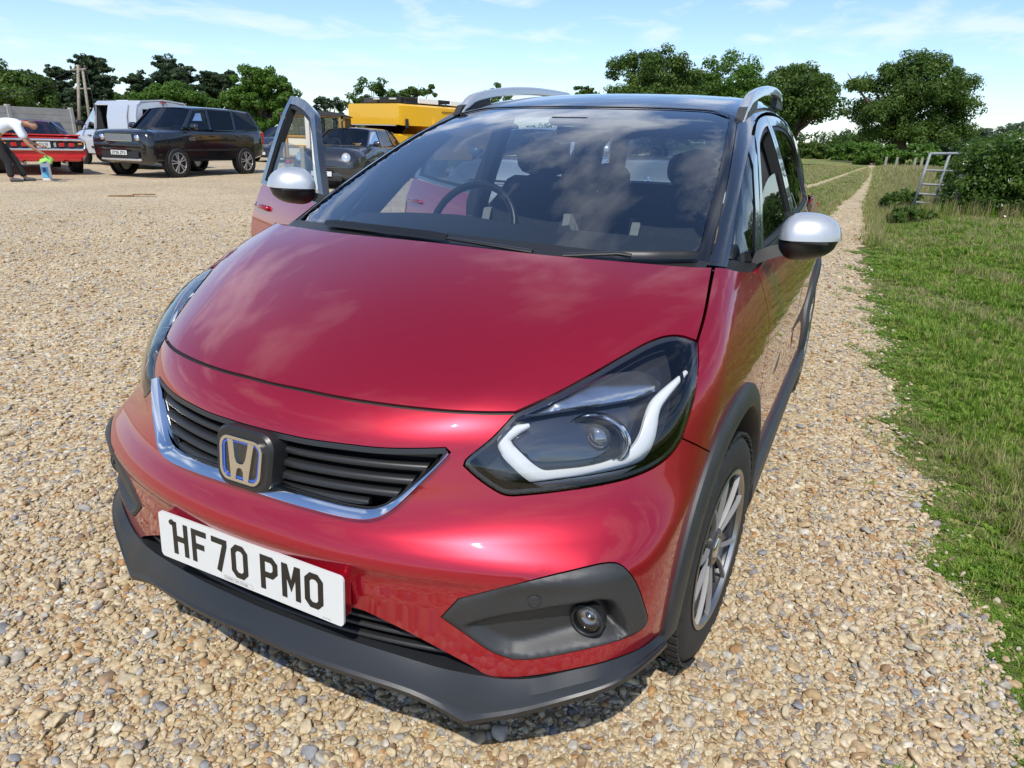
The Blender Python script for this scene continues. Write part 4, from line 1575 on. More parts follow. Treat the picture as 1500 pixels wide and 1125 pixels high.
# ---- lower intake
low_half = np.concatenate([[[0, .44]], cyl(pxline(RED_BOT))[::-1][:-1][:-8], Cyl.par(np.array([(.664, -.655, .33), (.55, -.70, .30)])), Cyl.par(lt2[:30][::-1] - [0, 0, .015])])
low_half = np.array([(0, .445), (.25, .44), (.42, .40), (.55, .345), (.60, .30), (.3, .30), (0, .30)])
panel('intake_back', Cyl, np.concatenate([low_half, mir(low_half)]), DARK, car, off=-.075, thick=0, h=.04)
for zz_, hw, ofs in ((.418, .30, -.018), (.395, .37, -.022), (.372, .43, -.022), (.350, .47, -.018)):
    xs = np.linspace(-hw, hw, 30)
    P = Cyl.pos(Cyl.par(np.stack([xs, s_front(xs, np.full_like(xs, zz_)), np.full_like(xs, zz_)], 1)), ofs)
    rings = [[p + [0, 0, -.005], p + [0, -.010, 0], p + [0, 0, .004], p + [0, .03, .002]] for p in P]
    MB().loft(rings).build('intake_slat', PLASTIC2, car, smooth=True)

# ---- upper grille
panel('grille_back', Cyl, gr_loop, DARK, car, off=-.05, thick=-.05, h=.03)
xm = lambda z: np.interp(z, [.63, .646, .665, .701, .738, .767, .78], [.27, .31, .335, .365, .392, .405, .40])
for k, zz_ in enumerate((.757, .730, .703, .677, .655)):
    for sgn in (1, -1):
        w = xm(zz_) - .012
        if k == 4: w = .27
        xs = np.linspace(.045, w, 26) * sgn
        P = Cyl.pos(Cyl.par(np.stack([xs, s_front(xs, np.full_like(xs, zz_)), np.full_like(xs, zz_)], 1)), -.010)
        rings = []
        for p in P:
            n = grad(phi, p[None])[0]
            rings.append([p + [0, 0, .0105] - n * .030, p + [0, 0, .010] - n * .012, p + [0, 0, .006] - n * .004, p + [0, 0, -.001], p + [0, 0, -.006] - n * .002, p + [0, 0, -.0085] - n * .010, p + [0, 0, -.004] - n * .030])
        MB().loft(rings).build('grille_slat', PLASTIC2, car, angle=60)
# chrome moustache under the grille, black rim above it
bot = np.concatenate([gr_bot, mir(gr_bot)])
bot = bot[:, :]
full = clean(bot)


def ribbon(path, w, side=1):
    e = np.gradient(path, axis=0); e /= np.linalg.norm(e, axis=1)[:, None]
    n = np.stack([-e[:, 1], e[:, 0]], 1) * side
    return np.concatenate([path, (path + n * w)[::-1]])


mid_ = np.array([Cyl.par(np.array([[0, -.80, .70]]))[0]])
sd_ = 1 if ((full[len(full) // 4 + 1] - full[len(full) // 4])[0] * (mid_[0] - full[len(full) // 4])[1] - (full[len(full) // 4 + 1] - full[len(full) // 4])[1] * (mid_[0] - full[len(full) // 4])[0]) > 0 else -1
edge = full + 0
e = np.gradient(edge, axis=0); e /= np.linalg.norm(e, axis=1)[:, None]
nn = np.stack([-e[:, 1], e[:, 0]], 1) * sd_
ds_ = np.concatenate([[0], np.cumsum(np.linalg.norm(np.diff(edge, axis=0), axis=1))])
tap = .30 + .70 * np.clip(np.minimum(ds_, ds_[-1] - ds_) / .22, 0, 1)
rows_ = []
for k_, o_ in ((0.0, -.02), (0.0, .0125), (.12, .0140), (.5, .0105), (.88, .0045), (1.0, .002), (1.0, -.02)):
    rows_.append(Cyl.pos(edge + nn * (.003 + .0155 * tap[:, None] * k_), np.full(len(edge), o_)))
MB().loft(np.stack(rows_, 1), closed_ring=False, cap=False).build('chrome_trim', CHROME, car, angle=40)
topl = np.concatenate([mir(gr_top), gr_top[1:]])
e = np.gradient(topl, axis=0); e /= np.linalg.norm(e, axis=1)[:, None]
nt = np.stack([e[:, 1], -e[:, 0]], 1)
panel('grille_rim', Cyl, np.concatenate([topl + nt * .001, (topl + nt * .011)[::-1]]), PLASTIC2, car, off=.0, thick=.03, h=.006)

# ---- emblem
BT = math.radians(9)
bz = np.array([0, -math.sin(-BT), 0])


def bpt(x, z, d=0.0):
    """point on the tilted emblem plane; d is proud of it"""
    return np.array([x, -.803 + z * math.sin(BT) - d * math.cos(BT), .706 + z * math.cos(BT) + d * math.sin(BT)])


def rrect(w, h, r, n=6, taper=0.0):
    pts = []
    for sx_, sz_, a0 in ((1, 1, 0), (-1, 1, 90), (-1, -1, 180), (1, -1, 270)):
        for k in range(n + 1):
            a = math.radians(a0 + 90 * k / n)
            x, z = sx_ * (w / 2 - r) + r * math.cos(a), sz_ * (h / 2 - r) + r * math.sin(a)
            x *= 1 + taper * z / h
            pts.append((x, z))
    return pts


def plate_prism(poly, d0, d1, name, m, parent, fn=bpt, bev=0.0):
    poly = np.asarray(poly)
    rings = [[fn(x, z, d0) for x, z in poly]]
    if bev:
        rings += [[fn(x, z, d1 - bev) for x, z in poly], [fn(x * (1 - bev * 12), z * (1 - bev * 12), d1) for x, z in poly]]
    else:
        rings += [[fn(x, z, d1) for x, z in poly]]
    return MB().loft(rings).build(name, m, parent, angle=35)


surr = plate_prism(rrect(.150, .128, .035, taper=.12), -.04, .006, 'emblem_surround', PLASTIC2, car, bev=.006)
emb = plate_prism(rrect(.110, .090, .022, taper=.10), .004, .008, 'emblem', mat('emblem_black', (.01, .01, .012), .12, coat=1), car)
BLUE = mat('emblem_blue', (.02, .09, .45), .25, coat=1)
EMBCH = mat('emblem_chrome', (.72, .69, .63), .16, 1.0)
op, ip = np.array(rrect(.114, .094, .024, taper=.10)), np.array(rrect(.098, .079, .018, taper=.10))
ip2 = np.array(rrect(.089, .070, .014, taper=.10))
MB().loft([[bpt(*p, .004) for p in op], [bpt(*p, .012) for p in op * .985], [bpt(*p, .012) for p in ip * 1.02], [bpt(*p, .006) for p in ip]], cap=False).build('emblem_ring', EMBCH, emb, angle=50)
MB().loft([[bpt(*p, .0085) for p in ip * 1.01], [bpt(*p, .0095) for p in ip], [bpt(*p, .0095) for p in ip2], [bpt(*p, .008) for p in ip2]], cap=False).build('emblem_inlay', BLUE, emb)
for sgn in (1, -1):
    out_e = [(.036, .040), (.030, .005), (.0235, -.040)]
    in_e = [(.021, .040), (.0145, .004), (.0085, -.006), (.0, -.0075), (.0, -.0155), (.005, -.016), (.0085, -.022), (.011, -.040)]
    poly = [(sgn * x, z) for x, z in smooth_line(out_e, step=.008)] + [(sgn * x, z) for x, z in in_e[::-1]]
    plate_prism(poly, .006, .0125, 'emblem_letter', EMBCH, emb)

# ---- number plate
GLYPH = {  # strokes on a 5 x 8 grid, each stroke a polyline of its centre
    'H': [[(.7, 0), (.7, 8)], [(4.3, 0), (4.3, 8)], [(.7, 4), (4.3, 4)]],
    'F': [[(.7, 0), (.7, 7.3), (4.8, 7.3)], [(.7, 4), (4.0, 4)]],
    '7': [[(.2, 7.3), (4.3, 7.3), (4.3, 6.6), (2.2, 0)]],
    '0': [[(.7, 1.7), (.7, 6.3), (1.7, 7.3), (3.3, 7.3), (4.3, 6.3), (4.3, 1.7), (3.3, .7), (1.7, .7), (.7, 1.7), (.7, 2.2)]],
    'P': [[(.7, 0), (.7, 7.3), (3.3, 7.3), (4.3, 6.4), (4.3, 4.6), (3.3, 3.6), (.7, 3.6)]],
    'M': [[(.6, 0), (.6, 7.2), (1.0, 7.2), (2.5, 3.0), (4.0, 7.2), (4.4, 7.2), (4.4, 0)]],
    'L': [[(.7, 8), (.7, .7), (4.7, .7)]],
    'D': [[(.7, 0), (.7, 7.3), (3.0, 7.3), (4.3, 6.2), (4.3, 1.8), (3.0, .7), (.7, .7)]],
    '6': [[(4.3, 6.2), (3.3, 7.3), (1.7, 7.3), (.7, 6.3), (.7, 1.7), (1.7, .7), (3.3, .7), (4.3, 1.7), (4.3, 3.4), (3.3, 4.4), (.9, 4.4)]],
    '2': [[(.7, 6.2), (1.7, 7.3), (3.3, 7.3), (4.3, 6.3), (4.3, 5.0), (.8, 1.4), (.8, .7), (4.8, .7)]],
    'C': [[(4.3, 6.2), (3.3, 7.3), (1.7, 7.3), (.7, 6.3), (.7, 1.7), (1.7, .7), (3.3, .7), (4.3, 1.8)]],
    'Y': [[(.5, 8), (2.5, 4.2), (4.5, 8)], [(2.5, 4.4), (2.5, 0)]],
    'S': [[(4.3, 6.3), (3.4, 7.3), (1.6, 7.3), (.7, 6.3), (.7, 5.2), (1.6, 4.2), (3.4, 3.8), (4.3, 2.8), (4.3, 1.7), (3.4, .7), (1.6, .7), (.7, 1.7)]],
    'G': [[(4.3, 6.2), (3.3, 7.3), (1.7, 7.3), (.7, 6.3), (.7, 1.7), (1.7, .7), (3.3, .7), (4.3, 1.7), (4.3, 3.8), (2.8, 3.8)]],
    'U': [[(.7, 8), (.7, 1.7), (1.7, .7), (3.3, .7), (4.3, 1.7), (4.3, 8)]],
    '1': [[(1.4, 6.6), (2.6, 7.6), (2.6, 0)]],
    'J': [[(4.0, 8), (4.0, 1.8), (3.0, .7), (1.8, .7), (.9, 1.8)]],
    'K': [[(.7, 0), (.7, 8)], [(4.4, 8), (1.0, 3.8), (4.5, 0)]],
    'W': [[(.5, 8), (1.2, .6), (2.5, 5), (3.8, .6), (4.5, 8)]],
    '8': [[(1.6, 4.2), (.8, 5.2), (.8, 6.3), (1.7, 7.3), (3.3, 7.3), (4.2, 6.3), (4.2, 5.2), (3.4, 4.2), (1.6, 4.2), (.7, 3.0), (.7, 1.7), (1.7, .7), (3.3, .7), (4.3, 1.7), (4.3, 3.0), (3.4, 4.2)]],
    '4': [[(3.6, 0), (3.6, 8), (.5, 2.6), (4.8, 2.6)]],
}
GLYPH['O'] = GLYPH['0']


def stroke(pl, w):
    """outline of a thick polyline, with mitred corners"""
    P = np.asarray(pl, float)
    d = np.diff(P, axis=0); d /= np.linalg.norm(d, axis=1)[:, None]
    n = np.stack([-d[:, 1], d[:, 0]], 1)
    L, R_ = [], []
    for i in range(len(P)):
        if i == 0: m = n[0]
        elif i == len(P) - 1: m = n[-1]
        else:
            m = n[i - 1] + n[i]; m /= np.linalg.norm(m); m = m / max(.5, m @ n[i])
        L.append(P[i] + m * w / 2); R_.append(P[i] - m * w / 2)
    return L, R_


def lettering(text, fn, x0, z0, cw, ch, gapw, space, mb=None, d=(.0, .001), sw=1.4):
    """flat raised characters laid on a surface given by fn(x, z, d)"""
    mb = mb or MB()
    x = x0
    k = 0
    for chh in text:
        if chh == ' ':
            x += space; continue
        for j, s in enumerate(GLYPH[chh]):
            s2 = [(x + px_ / 5 * cw, z0 + pz_ / 8 * ch) for px_, pz_ in s]
            L, R_ = stroke(s2, sw / 5 * cw)
            for a in range(len(L) - 1):
                q = [L[a], L[a + 1], R_[a + 1], R_[a]]
                dd = d[1] + 1e-5 * (j * 4 + a % 3)
                mb.add([fn(px_, pz_, d[0]) for px_, pz_ in q] + [fn(px_, pz_, dd) for px_, pz_ in q],
                       [(4, 5, 6, 7), (0, 1, 5, 4), (1, 2, 6, 5), (2, 3, 7, 6), (3, 0, 4, 7)])
        x += cw + gapw
        k += 1
    return mb


PT = .056


def ppt(x, z, d=0.0):
    return np.array([x, -.831 + z * math.sin(PT) - d, .474 + z * math.cos(PT)])


PLATEW = mat('plate_white', (.64, .65, .64), .30, coat=.5)
PLBLK = mat('plate_black', (.012, .011, .010), .35)
plt_ = plate_prism(rrect(.52, .111, .011), -.004, .001, 'number_plate', PLATEW, car, fn=ppt)
tw = 7 * .050 + 5 * .0105 + .0345
lettering('HF70 PMO', ppt, -.2165, -.0375, .0475, .079, .0118, .0235, d=(.0005, .0018)).build('plate_lettering', PLBLK, plt_, fix=False)
mbp = MB()
mbp.lathe([(0, -.0035), (.006, -.0035), (.0065, 0)], c=ppt(-.218, .0385, .0005), axis='y', n=14)
mbp.build('plate_screw', PLBLK, plt_)
ptr = rrect(.084, .0095, .0045)
ptr2 = np.array(ptr) * [.988, .90]
MB().loft([[ppt(x - .022, z - .0475, .0012) for x, z in ptr], [ppt(x - .022, z - .0475, .0012) for x, z in ptr2]], cap=False).build('dealer_outline', PLBLK, plt_)


def text_mesh(name, body, fn, x0, z0, size, material, parent, d=.0012):
    cu = bpy.data.curves.new(name, 'FONT')
    cu.body = body; cu.size = size; cu.resolution_u = 2
    tmp = bpy.data.objects.new(name, cu)
    COL.objects.link(tmp)
    dg = bpy.context.evaluated_depsgraph_get()
    me = bpy.data.meshes.new_from_object(tmp.evaluated_get(dg))
    bpy.data.objects.remove(tmp); bpy.data.curves.remove(cu)
    for v in me.vertices:
        v.co = Vector(fn(x0 + v.co.x, z0 + v.co.y, d))
    me.materials.clear(); me.materials.append(material)
    return link(bpy.data.objects.new(name, me), parent)


text_mesh('dealer_lettering', 'Holden Tyre Garage', ppt, -.060, -.0498, .0078, PLBLK, plt_)
text_mesh('maker_lettering', 'BS AU 145e', ppt, .208, -.0515, .004, PLBLK, plt_)
MB().loft([[ppt(x, z, -.0045) for x, z in rrect(.508, .100, .012)], [ppt(x, z, -.030) for x, z in rrect(.508, .100, .012)]]).build('plate_holder', RED, car, angle=30)

# ---- fog lamp bezels
fin = cyl(smooth_line([(600 + .3867 * a, 740 + .3867 * b) for a, b in [(178, 452), (330, 415), (470, 392), (600, 372), (735, 352), (775, 362), (805, 405), (822, 452), (800, 492), (700, 540), (560, 565), (450, 575), (392, 573), (320, 545), (230, 490)]], corners=(0,), step=7, closed=True))


fin_top = fin[:int(len(fin) * .52)]


def fog_off(uv):
    i = inpoly(uv, fin)
    d = polydist(uv, fin)
    t = np.clip(d / .014, 0, 1); t = t * t * (3 - 2 * t)
    dd = polydist(uv, fogl)
    lipb = np.clip(dd / .006, 0, 1)
    deep = np.clip((uv[:, 0] - fin[:, 0].min()) / (np.ptp(fin[:, 0])), 0, 1)
    fade = np.clip(dd / .034, 0, 1); fade = fade * fade * (3 - 2 * fade)
    t = np.clip(polydist(uv, fin_top, False) / .018, 0, 1); t = t * t * (3 - 2 * t)
    return np.where(i, -t * fade * (.012 + .034 * deep), 0) + .004 * lipb


ex = None
fbz = panel('fog_bezel', Cyl, fogl, PLASTIC, car, h=.006, off=.0, offfun=fog_off, thick=.03, gap=.001, mirror=True, auto=True, extra=ex)
fc = cast([(600 + .3867 * 672, 740 + .3867 * 437)], off=-.012)[0]
pk = cast([(600 + .3867 * 472, 740 + .3867 * 366)], off=.0065)[0]
for sgn, fb in ((1, fbz[0]), (-1, fbz[1])):
    c_ = fc * [sgn, 1, 1]
    fl = MB().lathe([(.034, .02), (.034, -.002), (.030, -.005), (.0275, -.003), (.027, .012)], c=c_, axis='y', n=28).build('fog_lamp', PLASTIC2, fb, angle=40)
    MB().lathe([(.0272, -.001), (.02, -.006), (.01, -.0085), (0.0005, -.009)], c=c_, axis='y', n=24).build('lens', LENS, fb, smooth=True)
    MB().lathe([(.027, -.001), (.018, .012), (.006, .016), (.005, .006), (.0005, .004)], c=c_ + [0, .004, 0], axis='y', n=24).build('reflector', mat('lamp_reflector', (.35, .35, .36), .2, 1.0), fb, smooth=True)
    nrm = grad(phi, (pk)[None])[0] * [sgn, 1, 1]
    q = Vector(nrm).to_track_quat('Z', 'Y').to_matrix()
    m_ = MB().lathe([(.0125, -.006), (.0125, .0), (.0105, .001), (.0100, .0), (.0005, .0006)], n=20)
    m_.V = [np.array([list(q @ Vector(v)) for v in m_.V[0]]) + pk * [sgn, 1, 1]]
    m_.build('parking_sensor', PLASTIC, fb, angle=30)

# ---- headlights
hl_poly = np.concatenate([Cyl.par(hl_in)[:-1], Cyl.par(hl_out)[:-1], Cyl.par(hl_low)[:-1]])
hl_poly = clean(hl_poly)
HBLK = mat('lamp_housing_black', (.028, .028, .031), .22, coat=.3)
frit = inset(hl_poly, .0085)
DRLW = mat('light_guide_white', (.80, .83, .86), .18, coat=.6)
CLR = mat('indicator_reflector', (.55, .57, .60), .14, .9)
H0 = lambda L, off=0.0: cast([(680 + .24 * a, 490 + .24 * b) for a, b in L], off=off)


def lens_bulge(uv):
    t = np.clip(polydist(uv, hl_poly) / .05, 0, 1)
    return .014 * np.sin(t * math.pi / 2)


hls = panel('headlight', Cyl, hl_poly, HBLK, car, off=-.055, thick=-.046, h=.02, gap=.001, mirror=True)
for sgn, hl in ((1, hls[0]), (-1, hls[1])):
    M3 = np.array([sgn, 1.0, 1.0])
    flipf = lambda F: F if sgn > 0 else [f[::-1] for f in F]

    def put(name, P, F, m, nrm=None):
        return mobj(name, np.asarray(P) * M3, flipf(F), m, hl, True, None if nrm is None else nrm * M3)
    # light guide: flat white ribbon bent round the projector
    drl = [(395, 556), (300, 590), (243, 640), (262, 700), (330, 775), (415, 848), (480, 878), (600, 874), (760, 856), (900, 820), (1010, 768), (1082, 700), (1122, 620), (1145, 520), (1172, 430), (1215, 372), (1262, 322), (1310, 275), (1352, 232)]
    dl = smooth_line(drl, step=18)
    C_ = H0(dl, -.026)
    Nn = grad(phi, C_)
    T_ = np.gradient(C_, axis=0); T_ /= np.linalg.norm(T_, axis=1)[:, None]
    S_ = np.cross(Nn, T_)
    m = len(C_)
    w = np.interp(np.arange(m) / (m - 1), [0, .06, .15, .60, .70, .78, 1], [.0050, .0115, .0155, .0175, .0190, .0160, .0055])[:, None]
    rings = np.stack([C_ - S_ * w - Nn * .008, C_ - S_ * w, C_ - S_ * w * .6 + Nn * .005, C_ + Nn * .006, C_ + S_ * w * .6 + Nn * .005, C_ + S_ * w, C_ + S_ * w - Nn * .008], 1)
    MB().loft([r * M3 for r in rings], closed_ring=True).build('light_guide', DRLW, hl, angle=50)
    # projector
    pc = H0([(805, 630)], -.052)[0]
    q = Vector((.10, -1, .10)).normalized().to_track_quat('Z', 'Y').to_matrix()

    def lat(name, prof, mtl, sc=(1, 1), n=40, shift=(0, 0, 0), ang=40):
        b = MB().lathe(prof, n=n)
        v = b.V[0] * [sc[0], sc[1], 1] + np.array(shift)
        b.V = [(np.array([list(q @ Vector(p)) for p in v]) + pc) * M3]
        return b.build(name, mtl, hl, angle=ang)
    lat('projector_lens', [(.030, -.004), (.029, .003), (.0235, .012), (.014, .0175), (.005, .0200), (.0003, .0205)], mat('projector_glass', (.30, .31, .33), .02, .75, coat=1), (1, 1))
    lat('projector_shroud', [(.062, -.010), (.060, .012), (.054, .013), (.038, -.004), (.0305, -.006), (.0303, -.012)], HBLK, (1.0, .78))
    bz = MB()
    prof = [(.064, -.014), (.0655, .014), (.0625, .018), (.0595, .015), (.0585, .0)]
    lat('projector_ring', prof, CHROME, (1.0, .78))
    bz2 = MB().lathe([(.062, -.02), (.068, .0), (.070, .012), (.067, .015), (.062, .008)], n=24, a0=math.radians(-62), a1=math.radians(78))
    v = bz2.V[0] * [1.05, .80, 1]
    bz2.V = [(np.array([list(q @ Vector(p)) for p in v]) + pc) * M3]
    bz2.build('chrome_crescent', CHROME, hl, angle=50)
    if sgn > 0:
        inn_ = cyl([(680 + .24 * a, 490 + .24 * b) for a, b in smooth_line([(330, 590), (285, 640), (300, 690), (365, 765), (440, 825), (500, 845), (620, 840), (760, 825), (880, 795), (980, 740), (1045, 680), (1085, 600), (1105, 500), (1120, 430), (900, 470), (600, 510), (420, 545)], step=22, closed=True, corners=(0, 13))])
        two = panel('reflector', Cyl, inn_, mat('lamp_reflector_grey', (.13, .135, .145), .16, .85), hl, off=-.047, thick=.004, h=.014, mirror=True, auto=True, offfun=lambda uv: .012 * np.cos(uv[:, 1] * 420) * .12)
        two[1].parent = hls[1]
    # indicator reflector block above
    blk = [(330, 522), (430, 490), (520, 440), (690, 348), (850, 290), (1000, 262), (1130, 252), (1200, 278), (1248, 328), (1225, 362), (1150, 395), (1000, 428), (800, 462), (600, 492), (450, 515)]
    bp = cyl([(680 + .24 * a, 490 + .24 * b) for a, b in smooth_line(blk, step=22, closed=True, corners=(0,))])
    if sgn > 0:
        two = panel('indicator', Cyl, bp, CLR, hl, off=-.020, thick=.012, h=.012, offfun=lambda uv: .008 * np.clip(polydist(uv, bp) / .012, 0, 1), auto=True, mirror=True)
        two[1].parent = hls[1]
        rim = inset(bp, .003)
        fr = panel('lamp_border', Cyl, hl_poly, HBLK, hl, holes=[frit], off=-.004, thick=0, h=.02, gap=.002, mirror=True)
        fr[1].parent = hls[1]
        ln = panel('lens', Cyl, hl_poly, LENS, hl, h=.012, gap=.0016, thick=0, mirror=True, auto=True, offfun=lens_bulge)
        ln[1].parent = hls[1]
# ================================================================ greenhouse
ws_edge = GH.par(cast(pxline([(1080, 172), (1074.7, 208), (1064, 269), (1052, 322.7), (1042.7, 365), (1031, 388)]), gphi))
ws_top = GH.par(cast(pxline([(862, 154.8), (880, 155), (940, 156), (1000, 158), (1050, 162), (1080, 172)]), gphi))
ws_top[0, 1] = 0


def gh_xy(L):
    L = np.asarray(L, float)
    z = s_top(L[:, 0], L[:, 1])
    return GH.par(np.stack([L[:, 0], L[:, 1], z], 1))


ws_bot = gh_xy([(.672, .075), (.60, .01), (.45, -.06), (.25, -.105), (0, -.125)])
ws_bot[-1, 1] = 0
half = np.concatenate([ws_top[:-1], ws_edge, ws_bot])
ws_loop = np.concatenate([half, half[::-1][1:-1] * [1, -1]])
glass_fs = panel('windscreen', GH, ws_loop, glass_mat('windscreen_glass', (.76, .82, .82), 1.56, 2.4), car, h=.022, thick=0, off=-.004)
# black printed border of the screen
inn = inset(clean(ws_loop), .016)
cow = gh_xy([(.70, .11), (.64, .085), (.45, .02), (.25, -.02), (0, -.035)]); cow[-1, 1] = 0
cow_half = np.concatenate([gh_xy([(0, -.15), (.25, -.13), (.45, -.09), (.60, -.03), (.70, .05)]), cow])
cow_half[0, 1] = 0
FRIT = mat('screen_border_black', (.006, .006, .007), .10, coat=.4)
panel('screen_border', GH, ws_loop, FRIT, car, holes=[inn], h=.02, thick=0, off=.001)
panel('cowl', GH, np.concatenate([cow_half, cow_half[::-1][1:-1] * [1, -1]]), PLASTIC2, car, h=.04, thick=.02, off=.003)

# roof
BLKROOF = paint('black_roof_paint', (.016, .018, .024), .3, .22)
df = GH.par(cast(pxline([(1100, 208), (1100, 200), (1102.7, 186.7), (1110.7, 172), (1124, 165), (1137, 168), (1153, 182.7), (1166, 212)]), gphi))
wt2 = ws_top.copy()
rear_edge = GH.from_yz([(2.86, 1.30)])
rear_top = gh_xy([(.50, 2.86), (.3, 2.89), (0, 2.90)]); rear_top[-1, 1] = 0
half = np.concatenate([wt2, df[4:], rear_edge, rear_top])
rl = np.concatenate([half, half[::-1][1:-1] * [1, -1]])
panel('roof', GH, rl, BLKROOF, car, h=.06, thick=.03, gap=.003, off=0)
# headliner
hlp = [(0, .97), (.52, 1.02), (.56, 1.6), (.54, 2.4), (.45, 2.84), (0, 2.86)]
hh = gh_xy(hlp); hh[0, 1] = 0; hh[-1, 1] = 0
panel('headliner', GH, np.concatenate([hh, hh[::-1][1:-1] * [1, -1]]), mat('headliner', (.22, .22, .21), .9), car, h=.08, thick=0, off=-.035)
# front pillars
ap = cast(pxline([(1100, 208), (1097, 218.7), (1081, 290.7), (1066.7, 381), (1064, 392)]), gphi)
half = np.concatenate([ws_edge, GH.par(ap)[::-1], df[0:5]])
panel('front_pillar', GH, half, BLKROOF, car, h=.02, thick=.025, gap=.001, off=.002, mirror=True)
# quarter glass and second pillar
QG = GH.from_yz([(.205, 1.050), (.33, 1.118), (.452, 1.182), (.62, 1.258), (.765, 1.318), (.735, 1.27), (.60, 1.147), (.42, 1.014), (.30, 1.030)])
panel('quarter_glass', GH, QG, GLASS, car, h=.05, thick=0, off=-.004, mirror=True)
P2 = GH.from_yz([(.42, 1.006), (.60, 1.147), (.735, 1.27), (.80, 1.335), (.88, 1.365), (.955, 1.363), (.86, 1.298), (.68, 1.155), (.50, 1.008)])
panel('second_pillar', GH, P2, BLKROOF, car, h=.03, thick=.02, off=.0, mirror=True)
TRIM = mat('pillar_trim_grey', (.50, .51, .51), .7)
P2i = GH.from_yz([(.38, 1.0), (.56, 1.147), (.70, 1.27), (.80, 1.335), (.90, 1.365), (.985, 1.363), (.90, 1.298), (.73, 1.155), (.55, 1.0)])
panel('pillar_trim', GH, P2i, TRIM, car, h=.03, thick=.02, off=-.03, mirror=True)
tri = GH.from_yz([(.10, 1.045), (.20, 1.045), (.30, 1.026), (.42, 1.010), (.50, 1.004), (.50, .985), (.36, .985), (.2, 1.01)])
panel('quarter_base', GH, tri, mat('arm_black', (.010, .010, .010), .6), car, h=.03, thick=.02, off=.004, mirror=True)

FR_OUT = [(.505, 1.010), (.685, 1.157), (.865, 1.300), (.96, 1.366), (1.10, 1.404), (1.24, 1.428), (1.42, 1.444), (1.445, 1.036), (1.0, 1.022)]
FR_IN = [(.575, 1.030), (.735, 1.160), (.905, 1.293), (.99, 1.342), (1.12, 1.374), (1.25, 1.396), (1.365, 1.406), (1.385, 1.052), (1.0, 1.036)]
FG = [(.585, 1.0), (.64, 1.085), (.80, 1.165), (1.0, 1.215), (1.2, 1.235), (1.38, 1.235), (1.385, 1.02), (1.0, 1.0)]
RR_OUT = [(1.452, 1.037), (1.428, 1.444), (1.7, 1.452), (1.98, 1.448), (2.25, 1.42), (2.42, 1.36), (2.48, 1.28), (2.44, 1.062), (2.0, 1.047)]
RR_IN = [(1.51, 1.054), (1.485, 1.408), (1.7, 1.416), (1.98, 1.412), (2.21, 1.385), (2.35, 1.32), (2.385, 1.25), (2.36, 1.078), (2.0, 1.064)]
gz = lambda L, c: GH.from_yz(smooth_line(L, corners=c, step=.04, closed=True))
FRAME = paint('black_frame_paint', (.02, .022, .027), .2, .28)
SEAL = mat('window_seal', (.010, .010, .010), .6)


def make_door(parent, rear):
    O, I = (RR_OUT, RR_IN) if rear else (FR_OUT, FR_IN)
    c1 = (0, 1, 6, 7) if rear else (0, 3, 6, 7)
    fo = panel('window_frame', GH, gz(O, c1), FRAME, parent, holes=[gz(I, c1)], h=.03, thick=.03, off=.001)
    e_ = gz(I, c1)
    panel('window_seal', GH, e_, SEAL, parent, holes=[inset(clean(e_), .012)], h=.02, thick=.03, off=-.006)
    return fo


make_door(fdoorL, False)
panel('window_pane', GH, gz(FG, (0, 5, 6)), GLASS, fdoorL, h=.05, thick=0, off=-.012)
make_door(rdoorL, True)
panel('window_pane', GH, gz(RR_IN, (0, 1, 6, 7)), glass_mat('privacy_glass', (.25, .28, .28)), rdoorL, h=.05, thick=0, off=-.010)
INN = mat('door_trim_dark', (.025, .025, .026), .6)
for dr, poly in ((fdoorL, fdoor_p), (rdoorL, rdoor_p)):
    panel('door_lining', Side, inset(clean(poly), .03), INN, dr, h=.05, off=-.07, thick=0)
# rear pillar and tail of the roof
RQ = [(2.44, 1.064), (2.48, 1.28), (2.43, 1.365), (2.30, 1.43), (2.6, 1.40), (2.86, 1.30), (3.0, 1.066)]
panel('rear_pillar', GH, GH.from_yz(RQ), BLKROOF, car, h=.05, thick=.03, off=0, mirror=True)
rw = np.array([(0, 1.08), (.52, 1.08), (.45, 1.36), (.3, 1.40), (0, 1.41)])
ro = np.array([(0, 1.03), (.64, 1.03), (.54, 1.42), (.3, 1.45), (0, 1.46)])
panel('tailgate_frame', GR_, np.concatenate([ro, mir(ro)[1:-1]]), BLKROOF, car, holes=[np.concatenate([rw, mir(rw)[1:-1]])], h=.05, thick=.03)
panel('rear_window', GR_, np.concatenate([rw, mir(rw)[1:-1]]), glass_mat('rear_glass', (.55, .6, .6)), car, h=.06, thick=0)

